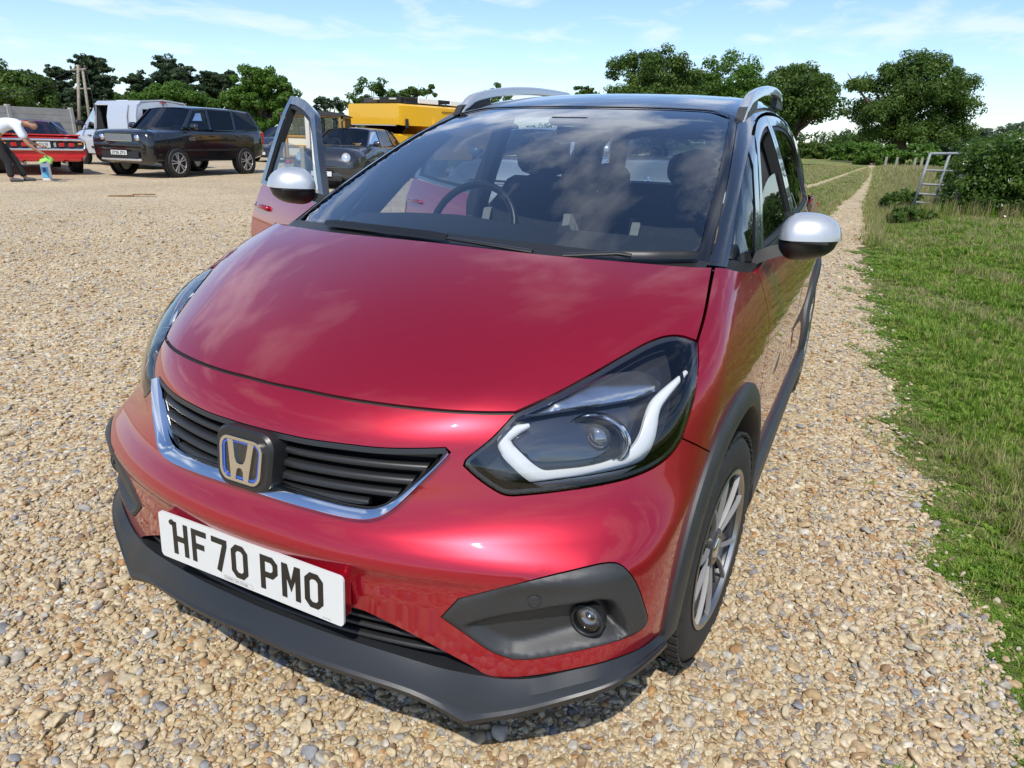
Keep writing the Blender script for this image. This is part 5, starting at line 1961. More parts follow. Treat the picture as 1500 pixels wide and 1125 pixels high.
# roof rails
for sgn in (1, -1):
    ys = np.linspace(0, 1, 34)
    path = []
    for t in ys:
        y = .985 + t * 1.25
        x = .575 + .012 * math.sin(t * math.pi) - .035 * t
        lift = .046 * min(1, (t / .10) ** .6, ((1 - t) / .12) ** .6)
        path.append((sgn * x, y, float(s_top(x, np.array(y))) - .012 + lift))
    path = np.array(path)
    rings = []
    for i, p in enumerate(path):
        t = ys[i]
        hh_ = .019 if .05 < t < .93 else .010
        w_ = .017
        rings.append([p + [dx * w_, 0, dz * hh_] for dx, dz in ((-1, -.7), (-1, .3), (-.7, .85), (0, 1), (.7, .85), (1, .3), (1, -.7), (0, -1))])
    rail = MB().loft(rings).build('roof_rail', SILVER, car, angle=50)
    for y0, y1, y2, y3 in ((.955, 1.00, 1.16, 1.24), (2.26, 2.20, 2.10, 2.02)):
        x = .575 if y0 < 1.5 else .542
        zt = lambda y: float(s_top(x, np.array(y)))
        rings = []
        for dx in (-.014, .014):
            rings.append([(sgn * (x + dx), y0, zt(y0) - .015), (sgn * (x + dx), y1, zt(y1) + .024), (sgn * (x + dx), y3, zt(y3) + .022), (sgn * (x + dx), y3, zt(y3) - .02)])
        MB().loft(rings).build('rail_foot', PLASTIC, rail)

# wipers
def wiper(pts_arm, pts_blade):
    a = MB().tube(pts_arm, np.linspace(.011, .007, len(pts_arm)), n=8, flat=.6).build('wiper', PLASTIC2, car, angle=50)
    B = resample(np.array(pts_blade), 12)
    rings = []
    for i, p in enumerate(B):
        k = 1 if 0 < i < 11 else .75
        rings.append([p + np.array(d) * k for d in ((-.0, -.012, -.004), (0, -.010, .008), (0, 0, .016), (0, .010, .010), (0, .012, -.004))])
    MB().loft(rings).build('wiper_blade', mat('wiper_black', (.008, .008, .008), .35), a, angle=50)
    return a


def onws(px, py, lift=.012):
    return cast([(px, py)], gphi, lift, )[0]


w1 = [onws(780, 369, .010), onws(700, 356, .022), onws(655, 349, .024)]
b1 = [onws(478, 328, .014), onws(560, 338, .016), onws(655, 350, .018)]
wiper(w1, b1)
wiper([onws(825, 374, .010), onws(905, 371, .026), onws(925, 374, .028)], [onws(902, 376, .016), onws(960, 376.5, .018), onws(1024, 376, .016)])

# mirrors
MIRSIL = paint('mirror_silver', (.56, .57, .58), .55, .42)


def mirror_unit(parent, sgn, M=None):
    n = 22
    tt = np.linspace(0, 1, n)
    top_r, bot_r = [], []
    for t in tt:
        x = .812 + t * .168
        e = max(1e-3, 1 - abs(2 * t - 1) ** 3.2) ** .5
        if t > .5: e = max(1e-3, 1 - ((t - .5) / .5) ** 2.4) ** .5
        hc = 1.080 + .004 * t
        up, dn = .078 * e * (1 - .12 * t), .064 * e * (1 - .25 * t)
        dep = .085 * e * (1 - .25 * t) + .012
        yb = .50 + .018 * t
        top_r.append([(x, yb - dep * math.cos(a) ** .8 if a < 1.57 else yb, hc + up * math.sin(a)) for a in np.linspace(0, math.pi / 2, 9)] + [(x, yb + .008, hc + up * .98), (x, yb + .010, hc)])
        xb = .812 + t * .160
        bot_r.append([(xb, yb - (dep - .006) * math.cos(a) ** .8 if a < 1.57 else yb, hc - .004 - dn * math.sin(a)) for a in np.linspace(0, math.pi / 2, 9)] + [(xb, yb + .004, hc - dn * .98), (xb, yb + .006, hc)])
    S3 = np.array([sgn, 1, 1])
    mk = lambda R_: [np.array(r) * S3 for r in R_]
    hous = MB().loft(mk(bot_r)).build('mirror_housing', PLASTIC2, parent, angle=60)
    cap = MB().loft(mk(top_r)).build('mirror_cap', MIRSIL, parent, angle=60)
    gl = MB().loft([np.array([(.825 + .145 * (0.5 + .5 * math.cos(a)), .5125, 1.100 + .048 * math.sin(a)) for a in np.linspace(0, 2 * math.pi, 24, endpoint=False)]) * S3 + [0, d, 0] for d in (0, .002)]).build('mirror_glass', CHROME, parent)
    arm = MB().loft(mk([[(.755, .40, 1.002), (.758, .55, 1.012), (.762, .545, 1.035), (.760, .45, 1.04)], [(.80, .43, 1.022), (.80, .53, 1.028), (.80, .525, 1.058), (.80, .45, 1.06)], [(.86, .455, 1.045), (.86, .515, 1.048), (.86, .515, 1.075), (.86, .46, 1.075)]])).build('mirror_arm', mat('arm_black', (.010, .010, .010), .6), parent, angle=50)
    sl = MB().box((sgn * .90, .432, 1.0785), (.10, .02, .004), 0).build('mirror_indicator', PLASTIC2, parent)
    return [hous, cap, gl, arm, sl]


mirror_unit(fdoorL, 1)

# ---- open doors on the right: mirrored copies swung about their hinges
def mirror_mesh(o, name=None):
    me = o.data.copy()
    n = len(me.vertices)
    co = np.empty(n * 3); me.vertices.foreach_get('co', co); co = co.reshape(-1, 3) * [-1, 1, 1]
    F = [tuple(p.vertices)[::-1] for p in me.polygons]
    return mobj(o.name.split('.')[0], co, F, me.materials[0], None, True, None, 45)


def open_door(src, hinge, ang, lift):
    root = mirror_mesh(src)
    root.parent = car
    for ch in src.children:
        c = mirror_mesh(ch); c.parent = root
    w = -math.radians(ang)
    R_ = Matrix.Translation((hinge[0], hinge[1], lift)) @ Matrix.Rotation(w, 4, 'Z') @ Matrix.Translation((-hinge[0], -hinge[1], 0))
    root.matrix_local = R_
    return root


fdoorR = open_door(fdoorL, (-.79, .40), -60, .05)
fdoorR['label'] = 'open red driver door with lowered window'
rdoorR = open_door(rdoorL, (-.80, 1.46), -54, .02)
rdoorR['label'] = 'open red rear door'
for dr, y0 in ((fdoorL, 1.28), (rdoorL, 2.22), (fdoorR, 1.28), (rdoorR, 2.22)):
    sg = 1 if dr in (fdoorL, rdoorL) else -1
    xh = float(Side.pos(np.array([[y0, .935]]), 0)[0, 0])
    MB().tube([(sg * (xh - .004), y0 - .10, .935), (sg * (xh + .008), y0 - .085, .938), (sg * (xh + .012), y0, .94), (sg * (xh + .008), y0 + .085, .938), (sg * (xh - .004), y0 + .10, .935)], .013, n=8).build('door_handle', RED, dr, smooth=True)

# ---- interior
SEATD = mat('seat_fabric_dark', (.035, .036, .040), .9, noise=.25, nscale=60)
SEATL = mat('seat_fabric_light', (.33, .33, .33), .9, noise=.1, nscale=60)
DASH = mat('dashboard_soft', (.030, .032, .036), .65, bump=.1, bscale=400)
dash = []
for y, z, hw in ((-.06, .98, .60), (.05, 1.035, .66), (.25, 1.055, .69), (.45, 1.05, .70), (.60, 1.035, .70), (.66, 1.00, .70), (.68, .80, .70), (.60, .55, .70)):
    xs = np.linspace(-hw, hw, 13)
    dash.append([(x, y, z - .05 * (x / .7) ** 2 * (y < .3) + (.02 * math.exp(-((x + .36) / .2) ** 2) if .3 < y < .67 else 0)) for x in xs])
MB().loft(dash, closed_ring=False, cap=False).build('dashboard', DASH, car, smooth=True)
# steering wheel
sw_c = Vector((-.36, .735, .985)); tilt = math.radians(24)
pts = []
for a in np.linspace(0, 2 * math.pi, 40, endpoint=False):
    v = Vector((math.cos(a) * .185, 0, math.sin(a) * .185)); v.rotate(Matrix.Rotation(-tilt, 4, 'X'))
    pts.append(sw_c + v)
swh = MB().tube(np.array(pts), .015, n=10, closed=True).build('steering_wheel', PLASTIC2, car, smooth=True)
mbx = MB()
for a in (0, math.pi, 1.5 * math.pi):
    v = Vector((math.cos(a) * .18, 0, math.sin(a) * .18)); v.rotate(Matrix.Rotation(-tilt, 4, 'X'))
    mbx.tube(np.array([sw_c + Vector((0, -.02, 0)), sw_c + v]), .017, n=8)
mbx.build('spoke', PLASTIC2, swh, smooth=True)
MB().tube(np.array([sw_c + Vector((0, -.30, -.10)), sw_c + Vector((0, .01, 0))]), [.05, .062], n=14).build('hub', PLASTIC2, swh, smooth=True)


def seat(x, y, back_top, head=True, w=.46, z0=.42, lean=.22, name='front_seat'):
    # backrest as stacked rounded rings leaning backwards
    rings = []
    for t in np.linspace(0, 1, 12):
        z = z0 + t * (back_top - z0)
        ww = w * (.92 + .10 * math.sin(t * math.pi * .9)) * (1 - .35 * max(0, t - .80) / .20 * .9)
        th = .13 - .05 * t
        yy = y + lean * t
        rings.append([(x + dx * ww / 2, yy + dy * th / 2 - (.035 if abs(dx) > .8 and dy < 0 else 0), z + (0 if abs(dx) < .8 else -.02 * (t > .9)))
                      for dx, dy in ((-1, -.5), (-.78, -1), (-.4, -.75), (0, -.7), (.4, -.75), (.78, -1), (1, -.5), (1, .6), (.5, 1), (-.5, 1), (-1, .6))])
    st = MB().loft(rings).build(name, SEATD, car, angle=50)
    for s_ in (-1, 1):
        bol = []
        for t in np.linspace(.12, .80, 8):
            z = z0 + t * (back_top - z0); yy = y + lean * t
            ww = w * (.92 + .10 * math.sin(t * math.pi * .9)); th = .13 - .05 * t
            bol.append([(x + s_ * ww * .40, yy - th * .66 - .040, z), (x + s_ * ww * .475, yy - th * .60 - .055, z), (x + s_ * ww * .515, yy - th * .2, z), (x + s_ * ww * .46, yy - th * .3, z)])
        MB().loft(bol).build('bolster', SEATL, st, angle=60)
    cush = MB().box((x, y - .23, z0 - .02), (w, .50, .16), bev=.05).build('cushion', SEATD, st, angle=60)
    if head:
        rings = []
        hz, hy = back_top + .075, y + lean + .03
        for t in np.linspace(-1, 1, 8):
            k = math.sqrt(max(.05, 1 - abs(t) ** 3))
            rings.append([(x + dx * .13 * k, hy + dy * .055 * k, hz + t * .085) for dx, dy in ((-1, -.4), (-.7, -1), (0, -1.1), (.7, -1), (1, -.4), (.9, .6), (0, .9), (-.9, .6))])
        MB().loft(rings).build('headrest', SEATD, st, smooth=True)
        for dx in (-.06, .06):
            MB().tube([(x + dx, hy - .01, back_top - .03), (x + dx, hy, hz - .05)], .007, n=6).build('headrest_post', CHROME, st)
    return st


seat(-.36, 1.16, 1.17)
seat(.36, 1.16, 1.15)
seat(-.36, 2.10, 1.05, w=.5, name='rear_seat')
seat(.36, 2.10, 1.05, w=.5, name='rear_seat')
MB().box((0, 1.35, .26), (1.50, 2.6, .10)).build('floor_pan', DARK, car)  # dark underbody slab, put in to block light from below
MB().box((0, -.02, .50), (1.18, .9, .50)).build('inner_light_block', DARK, car)  # solid dark box added inside the nose so panel gaps let no light through
MB().box((0, 2.9, .55), (1.2, .4, .6)).build('boot_liner', DARK, car)
MB().box((0, .50, .70), (1.36, .06, .66)).build('bulkhead', DARK, car)
for sgn in (1, -1):
    MB().loft([[(sgn * x, y, z) for x, y, z in ((.78, 1.38, .33), (.80, 1.50, .33), (.72, 1.50, .33), (.70, 1.38, .33))], [(sgn * x, y, z) for x, y, z in ((.765, 1.385, 1.03), (.765, 1.49, 1.03), (.70, 1.50, 1.03), (.68, 1.36, 1.03))], [(sgn * x, y, z) for x, y, z in ((.60, 1.39, 1.43), (.60, 1.47, 1.43), (.55, 1.48, 1.43), (.53, 1.36, 1.43))]]).build('middle_pillar', INN, car, angle=40)
MB().box((0, .93, 1.352), (.20, .03, .055), bev=.012).build('rear_view_mirror', PLASTIC2, car, angle=40)
rv = MB().box((0, .86, 1.395), (.16, .12, .03), bev=.01).build('sensor_housing', PLASTIC2, car, angle=40)
MB().box((0, -.35, .20), (1.0, .5, .02)).build('undertray', DARK, car)

# tail lamps
for sgn in (1, -1):
    pz = np.array([(2.98, 1.02), (3.08, 1.0), (3.12, .78), (3.04, .80)])
    L_ = Side.pos(pz, .008) * [sgn, 1, 1]
    L2 = Side.pos(pz, -.02) * [sgn, 1, 1]
    MB().loft([L2, L_]).build('tail_lamp', mat('tail_lamp_red', (.55, .01, .02), .1, coat=1), car)
# ================================================================ wheels (axis along local X, outer face +X)
def tyre_mesh(R, W_, rim, n=64):
    h = W_ / 2
    pr = [(rim - .006, h - .022), (rim + .004, h - .014), (rim + .03, h - .009), (rim + (R - rim) * .5, h - .006), (R - .022, h - .010), (R - .006, h - .024), (R, h - .042)]
    prof = [(r, x) for r, x in pr]
    prof += [(R, .045), (R - .007, .043), (R - .007, .037), (R, .035), (R, .006), (R - .007, .004), (R - .007, -.004), (R, -.006), (R, -.035), (R - .007, -.037), (R - .007, -.043), (R, -.045)] if W_ > .15 else []
    prof += [(r, -x) for r, x in pr[::-1]]
    return MB().lathe(prof, axis='x', n=n)


def hero_wheel(parent, x, y, sgn, steer=0.0):
    e = empty('wheel', (x, y, .314), (0 if sgn > 0 else math.pi) + steer)
    e.parent = parent
    ty = tyre_mesh(.314, .188, .205, 72).build('tyre', RUBBER, e, angle=35)
    # tread blocks
    mb = MB()
    for k in range(60):
        a = 2 * math.pi * k / 60
        for xx, ww in ((.067, .030), (-.067, .030)):
            c_, s_ = math.cos(a), math.sin(a)
            M = np.array([[1, 0, 0], [0, c_, -s_], [0, s_, c_]])
            mb.box((xx, -s_ * .3145, c_ * .3145), (ww, .022, .006), M=M)
    mb.build('tread', RUBBER, e)['kind'] = 'stuff'
    MB().lathe([(.205, .074), (.217, .080), (.219, .086), (.214, .088), (.207, .085), (.202, .074)], axis='x', n=64).build('rim', ALU, e, angle=40)
    MB().lathe([(.203, .076), (.200, .066), (.196, .0), (.20, -.07), (.217, -.078)], axis='x', n=64).build('inner_rim', DALU, e, angle=40)
    MB().lathe([(.198, .055), (.190, .02), (.185, -.03), (.06, -.03), (.03, -.03)], axis='x', n=48).build('barrel', DARK, e, smooth=True)
    MB().lathe([(.125, -.02), (.125, .0), (.05, .004), (.01, .004)], axis='x', n=36).build('brake_disc', mat('brake_disc', (.30, .29, .28), .4, 1), e, angle=40)
    sp_ = MB(); pk_ = MB()
    for k in range(5):
        a = 2 * math.pi * k / 5 + .3
        def pt(r, t, xx):
            ang = a + t / max(r, .02)
            return (xx, -r * math.sin(ang), r * math.cos(ang))
        for s_ in (-1, 1):
            # machined spoke: splits from the hub into two blades that reach the rim
            st = [(.045, s_ * .011, .007, .070), (.09, s_ * .020, .0045, .078), (.14, s_ * .036, .0040, .083), (.185, s_ * .050, .0045, .085), (.210, s_ * .057, .006, .083)]
            rings = []
            for r, t, w, xx in st:
                rings.append([pt(r, t - w, xx - .004), pt(r, t - w * .75, xx), pt(r, t + w * .75, xx), pt(r, t + w, xx - .004), pt(r, t + w, xx - .012), pt(r, t - w, xx - .012)])
            sp_.loft(rings)
        # dark inset between the two blades and wide dark flanks
        rings = []
        for r, w, xx in ((.05, .006, .060), (.10, .012, .064), (.15, .024, .066), (.20, .036, .064)):
            rings.append([pt(r, -w, xx), pt(r, w, xx), pt(r, w, xx - .03), pt(r, -w, xx - .03)])
        pk_.loft(rings)
        for s_ in (-1, 1):
            rings = []
            for r, t, w, xx in ((.05, s_ * .024, .007, .060), (.10, s_ * .034, .010, .062), (.15, s_ * .050, .013, .064), (.205, s_ * .070, .016, .062)):
                rings.append([pt(r, t - w, xx + .004), pt(r, t + w, xx - .006), pt(r, t + w, xx - .03), pt(r, t - w, xx - .03)])
            pk_.loft(rings)
    sp_.build('spoke', mat('spoke_alloy', (.27, .265, .26), .62, .25), e, angle=35)
    pk_.build('spoke_flank', DALU, e, angle=35)
    MB().lathe([(.052, .03), (.052, .072), (.047, .077), (.032, .077), (.030, .074), (.0005, .076)], axis='x', n=30).build('hub', DALU, e, angle=40)
    MB().lathe([(.029, .074), (.026, .079), (.0005, .080)], axis='x', n=24).build('hub_cap', CHROME, e, smooth=True)
    return e


hero_wheel(car, .752, 0, 1, math.radians(-5))
hero_wheel(car, -.752, 0, -1, math.radians(-5))
hero_wheel(car, .752, 2.52, 1)
hero_wheel(car, -.752, 2.52, -1)
# ================================================================ other vehicles (front towards local -Y, left side +X, origin under the front axle)
GLYPH['Z'] = [[(.4, 7.3), (4.5, 7.3), (4.5, 6.6), (.5, 1.4), (.5, .7), (4.6, .7)]]
GLYPH['5'] = [[(4.6, 7.3), (.8, 7.3), (.7, 4.4), (3.3, 4.8), (4.3, 3.8), (4.3, 1.7), (3.3, .7), (1.6, .7), (.6, 1.5)]]
GLYPH['E'] = [[(4.7, 7.3), (.7, 7.3), (.7, .7), (4.7, .7)], [(.7, 4), (4.0, 4)]]
GLYPH['N'] = [[(.7, 0), (.7, 7.4), (4.3, .6), (4.3, 8)]]
GLYPH['R'] = GLYPH['P'] + [[(2.4, 3.8), (4.4, 0)]]
DKGLASS = glass_mat('tinted_glass', (.22, .25, .26))
VGLASS = glass_mat('car_glass', (.78, .84, .83), 1.52, 1.4)
LAMPGL = mat('lamp_clear', (.62, .64, .66), .08, .6, coat=1)
AMBER = mat('lamp_amber', (.75, .22, .02), .15, coat=1)
TAILR = mat('lamp_red', (.50, .012, .012), .15, coat=1)
YPLATE = mat('plate_yellow', (.75, .52, .03), .35)
BLKTRIM = mat('black_trim', (.016, .016, .017), .5)
SEATC = mat('car_seat_grey', (.05, .05, .055), .9)


def hub_wheel(parent, x, y, R, w, rim_r, style, rim_mat, sgn):
    e = empty('wheel', (x, y, R), 0 if sgn > 0 else math.pi)
    e.parent = parent
    h = w / 2
    MB().lathe([(rim_r, h - .02), (rim_r + .012, h - .004), (rim_r + (R - rim_r) * .5, h + .004), (R - .02, h - .006), (R, h - .04), (R, -h + .04), (R - .02, -h), (rim_r, -h + .02)], axis='x', n=40).build('tyre', RUBBER, e, angle=35)
    MB().lathe([(rim_r + .004, h - .010), (rim_r - .008, h - .008), (rim_r - .016, h - .03), (rim_r - .03, -.02), (.02, -.02)], axis='x', n=36).build('rim', rim_mat if style != 'dark' else BLKTRIM, e, angle=35)
    MB().lathe([(rim_r - .008, h - .026), (.01, h - .030)], axis='x', n=24).build('rim_shade', DARK, e)
    if style != 'dark':
        ns, dbl = style
        mb = MB()
        for k in range(ns):
            for s_ in ((-1, 1) if dbl else (0,)):
                a = 2 * math.pi * k / ns + .2
                rings = []
                for r, t, ww in ((.03, s_ * .012, .016), (rim_r * .6, s_ * .028, .013 if dbl else .022), (rim_r - .006, s_ * .045, .015 if dbl else .024)):
                    ring = []
                    for dt, dx in ((-ww, -.02), (-ww, 0), (ww, 0), (ww, -.02)):
                        ang = a + (t + dt) / max(r, .05)
                        ring.append((h - .006 + dx, -r * math.sin(ang), r * math.cos(ang)))
                    rings.append(ring)
                mb.loft(rings)
        mb.build('spokes', rim_mat, e, angle=35)
        MB().lathe([(.05, h - .03), (.05, h - .004), (.03, h - .0), (.002, h - .0)], axis='x', n=18).build('hub', rim_mat, e, angle=35)
    return e


def ring_of(y, zb, zt, hl, hm, ht, crown=.03, zmid=None):
    zm = zmid if zmid is not None else zb + (zt - zb) * .55
    P = [(hl * .9, zb), (hl, zb + .05), (hm, zm - .12), (hm, zm), (hm * .99, zm + .6 * (zt - zm - .05)), (ht, zt - .035), (ht * .93, zt - .006), (ht * .55, zt + crown * .7), (0, zt + crown)]
    return [(x, y, z) for x, z in P] + [(-x, y, z) for x, z in P[::-1][1:]]


def body_loft(parent, st, m, name='body', angle=38):
    """st rows: y, z_bottom, z_top, half width low, mid, top, crown"""
    A = np.array(st, float)
    yy = []
    for a, b in zip(A[:-1, 0], A[1:, 0]):
        yy += list(np.linspace(a, b, max(2, int((b - a) / .12) + 1))[:-1])
    yy.append(A[-1, 0])
    cols = [ci(np.array(yy), A[:, 0], A[:, k]) if len(A) > 2 else np.interp(yy, A[:, 0], A[:, k]) for k in range(1, A.shape[1])]
    rings = [ring_of(y, *[c[i] for c in cols]) for i, y in enumerate(yy)]
    return MB().loft(rings).build(name, m, parent, angle=angle)


def cabin(parent, base, roof, m, glass, rear_glass=None, wp=.07, crown=.05, roof_mat=None, pillar_mats=None, screen=True):
    """base / roof: lists of (x, y, z) on the left side, front to back; panes sit between the pillars"""
    rear_glass = rear_glass or glass
    base = np.array(base, float); roof = np.array(roof, float)
    n = len(base)
    for s_ in (1, -1):
        S3 = np.array([s_, 1, 1])
        for i in range(n):
            b, r_ = base[i] * S3, roof[i] * S3
            d = np.array([0, wp / 2, 0]); t = np.array([-.03 * s_, 0, 0])
            w0 = 1.5 if i in (0, n - 1) else 1
            MB().loft([[b - d * w0, b + d * w0, b + d * w0 + t, b - d * w0 + t], [r_ - d, r_ + d, r_ + d + t, r_ - d + t]]).build('pillar', (pillar_mats or {}).get(i, m), parent)
        for i in range(n - 1):
            q = np.array([base[i], base[i + 1], roof[i + 1], roof[i]]) * S3 + np.array([-.012 * s_, 0, 0])
            MB().loft([q, q + np.array([-.004 * s_, 0, 0])]).build('side_window', glass if i == 0 else rear_glass, parent)
    for i, nm, g in ((0, 'windscreen', glass), (n - 1, 'rear_window', rear_glass)):
        if i == 0 and not screen: continue
        b, r_ = base[i], roof[i]
        dy = -.05 if i == 0 else .05
        rows = []
        for t in (0, .33, .66, 1):
            p = b * (1 - t) + r_ * t
            rows.append([(p[0] * k * .98, p[1] + dy * (1 - k * k) * 1.6, p[2] + .012 * (1 - k * k)) for k in np.linspace(-1, 1, 9)])
        MB().loft(rows, closed_ring=False, cap=False).build(nm, g, parent, smooth=True)
    rows = []
    R2 = np.concatenate([[roof[0] + [0, -.03, -.012]], roof, [roof[-1] + [0, .03, -.02]]])
    for p in R2:
        rows.append([(p[0] * math.sin(a) * 1.01, p[1] + (.05 if p is R2[-1] else -.05 if p is R2[0] else 0) * math.cos(a) ** 2, p[2] - .035 + (.035 + crown) * math.cos(a) ** .7) for a in np.linspace(-math.pi / 2, math.pi / 2, 15)])
    MB().loft(rows, closed_ring=False, cap=False).build('roof', roof_mat or m, parent, smooth=True)


def plate_at(parent, c, w, h, text, m=None, back=False, n=1):
    s_ = 1 if back else -1

    def fn(x, z, d=0.0):
        return np.array([c[0] + (x if not back else -x), c[1] + s_ * d, c[2] + z])
    p = MB().box(c, (w, .012, h), bev=.003).build('number_plate', m or PLATEW, parent)
    cw = .050 * w / .52; ch = .079 * h / .111
    nch = len(text.replace(' ', ''))
    tw_ = nch * cw + (nch - 1) * cw * .22 + (cw * .5 if ' ' in text else 0)
    lettering(text, fn, -tw_ / 2, -ch / 2, cw, ch, cw * .22, cw * .5, d=(.0065, .0085)).build('plate_lettering', PLBLK, p, fix=False)
    return p


def wing_mirror(parent, x, y, z, sgn, m, s=1.0):
    rings = []
    for t in np.linspace(0, 1, 9):
        e = math.sqrt(max(.03, 1 - (2 * t - 1) ** 4))
        rings.append([(sgn * (x + t * .20 * s), y - .07 * e * s + .02 * t, z + .0 * t) if False else (sgn * (x + t * .20 * s), y + dy * .06 * e * s, z + dz * .075 * e * s) for dy, dz in ((-1, 0), (-.7, .7), (0, 1), (.7, .95), (.75, 0), (.7, -.8), (0, -.9), (-.7, -.6))])
    o = MB().loft(rings).build('wing_mirror', m, parent, smooth=True)
    MB().box((sgn * (x - .02), y + .01, z - .04), (.10, .05, .03)).build('mirror_arm', BLKTRIM, o)
    return o


def seats(parent, y, zt, xs=(-.36, .36)):
    for x in xs:
        rings = [[(x + dx * .22 * k, y + .2 * t + dy * .06, .55 + t * (zt - .55)) for dx, dy in ((-1, -.4), (-.6, -1), (.6, -1), (1, -.4), (.8, 1), (-.8, 1))] for t, k in ((0, 1), (.5, 1.05), (.85, .9), (1, .6))]
        o = MB().loft(rings).build('seat', SEATC, parent, angle=50)
        MB().box((x, y + .23, zt + .09), (.25, .09, .16), bev=.04).build('headrest', SEATC, o, angle=50)


def well(parent, x, y, R, sgn):
    MB().lathe([(R, -.05 * sgn), (R, .004 * sgn), (.02, .004 * sgn)], c=(sgn * x, y, R * .86), axis='x', n=32).build('wheel_well', DARK, parent)


def lamp_poly(parent, poly, m, name, depth=.03, fn=None):
    rings = [[fn(x, z, -depth) for x, z in poly], [fn(x, z, .004) for x, z in poly]]
    return MB().loft(rings).build(name, m, parent, angle=40)


def place(px, py):
    return on_ground(px, py)


# ---------------------------------------------------------------- black four by four
BLACKP = paint('deep_black_paint', (.008, .009, .012), 0, .2)
suv = empty('black_suv', (-16.62, 11.55, float(g_height(-16.6, 11.5))), math.radians(8.3), 'glossy black four by four with alloy wheels parked beside the silver van', 'car')
body_loft(suv, [(-.90, .52, 1.05, .80, .88, .80, .03), (-.85, .42, 1.11, .90, .94, .87, .035), (-.60, .38, 1.15, .93, .955, .89, .04), (.0, .40, 1.18, .95, .965, .91, .04), (.42, .40, 1.21, .95, .965, .92, .03), (1.4, .40, 1.21, .95, .965, .92, .0), (2.6, .40, 1.23, .95, .965, .92, .0), (3.4, .45, 1.25, .93, .95, .90, .0), (3.68, .55, 1.24, .88, .91, .85, .0), (3.74, .62, 1.20, .82, .86, .80, .0)], BLACKP)
cabin(suv, [(.87, .42, 1.21), (.90, 1.42, 1.23), (.89, 2.45, 1.25), (.86, 3.60, 1.27)], [(.72, 1.00, 1.75), (.735, 1.50, 1.79), (.73, 2.55, 1.79), (.70, 3.36, 1.75)], BLACKP, VGLASS, DKGLASS, .09)
seats(suv, 1.35, 1.35)
for s_ in (1, -1):
    for y in (0, 2.745):
        well(suv, .966, y, .43, s_)
        hub_wheel(suv, s_ * .865, y, .375, .27, .262, (5, True), SILVER, s_)
    wing_mirror(suv, .93, .62, 1.29, s_, BLACKP, 1.2)
    # headlamps, tail lamps, side vents, handles
    hp = [(.46, .92), (.86, .90), (.89, 1.08), (.48, 1.07)]
    MB().loft([[(s_ * x, -.80 + .10 * (x > .6) * 1.2, z) for x, z in hp], [(s_ * x, -.895 + .10 * (x > .6), z) for x, z in hp]]).build('headlight', LAMPGL, suv)
    for cx_2, rr in ((.57, .080), (.74, .072)):
        MB().lathe([(rr, .0), (rr * .8, -.02), (.005, -.03)], c=(s_ * cx_2, -.90 + .06 * (cx_2 > .6), .985), axis='y', n=20).build('headlamp_lens', CHROME, suv, smooth=True)
    MB().box((s_ * .88, -.80, .985), (.03, .05, .10)).build('indicator', AMBER, suv)
    MB().box((s_ * .968, .62, .985), (.012, .24, .085), bev=.004).build('side_vent', mat('vent_grey', (.25, .25, .26), .35, .8), suv)
    MB().box((s_ * .972, .70, 1.0), (.012, .03, .13)).build('side_vent', CHROME, suv)
    for y in (1.42, 2.52):
        MB().box((s_ * .975, y, 1.07), (.025, .20, .03), bev=.01).build('door_handle', BLACKP, suv)
    MB().box((s_ * .82, 3.715, 1.02), (.20, .06, .34), bev=.02).build('tail_light', TAILR, suv)
    MB().box((s_ * .969, .93, 1.03), (.01, .10, .03)).build('badge', CHROME, suv)
    MB().box((s_ * .967, 1.38, .70), (.014, 2.2, .05), bev=.006).build('side_rub_strip', BLKTRIM, suv)
    MB().lathe([(.045, -.01), (.04, -.02), (.005, -.022)], c=(s_ * .70, -.875, .62), axis='y', n=16).build('fog_lamp', LAMPGL, suv)
gr = MB().box((0, -.905, .985), (.86, .03, .17), bev=.012).build('grille', BLKTRIM, suv)
for s_ in (1, -1):
    MB().box((s_ * .425, -.922, .985), (.018, .02, .17)).build('grille_frame', CHROME, gr)
for z in (.905, 1.066):
    MB().box((0, -.922, z), (.86, .02, .014)).build('grille_frame', CHROME, gr)
MB().box((0, -.921, .985), (.83, .01, .145)).build('grille_mesh', mat('grille_mesh', (.32, .33, .35), .35, .9, noise=.5, nscale=70), gr)
MB().box((0, -.905, .80), (1.66, .12, .10), bev=.03).build('bumper', BLACKP, suv, angle=40)
MB().box((0, -.905, .45), (1.30, .08, .065), bev=.02).build('skid_plate', SILVER, suv, angle=40)
plate_at(suv, (0, -.975, .62), .52, .111, 'OY56 ZFU')
MB().box((0, -.93, .57), (1.2, .06, .16), bev=.02).build('lower_grille', BLKTRIM, suv)
for x0, x1 in ((-.1, .5), (-.65, -.05)):
    MB().tube([(x0, .36, 1.235), (x1, .40, 1.25)], .012, n=6).build('wiper', BLKTRIM, suv)
MB().box((0, 3.42, 1.765), (1.2, .20, .03), bev=.01).build('roof_spoiler', BLACKP, suv)

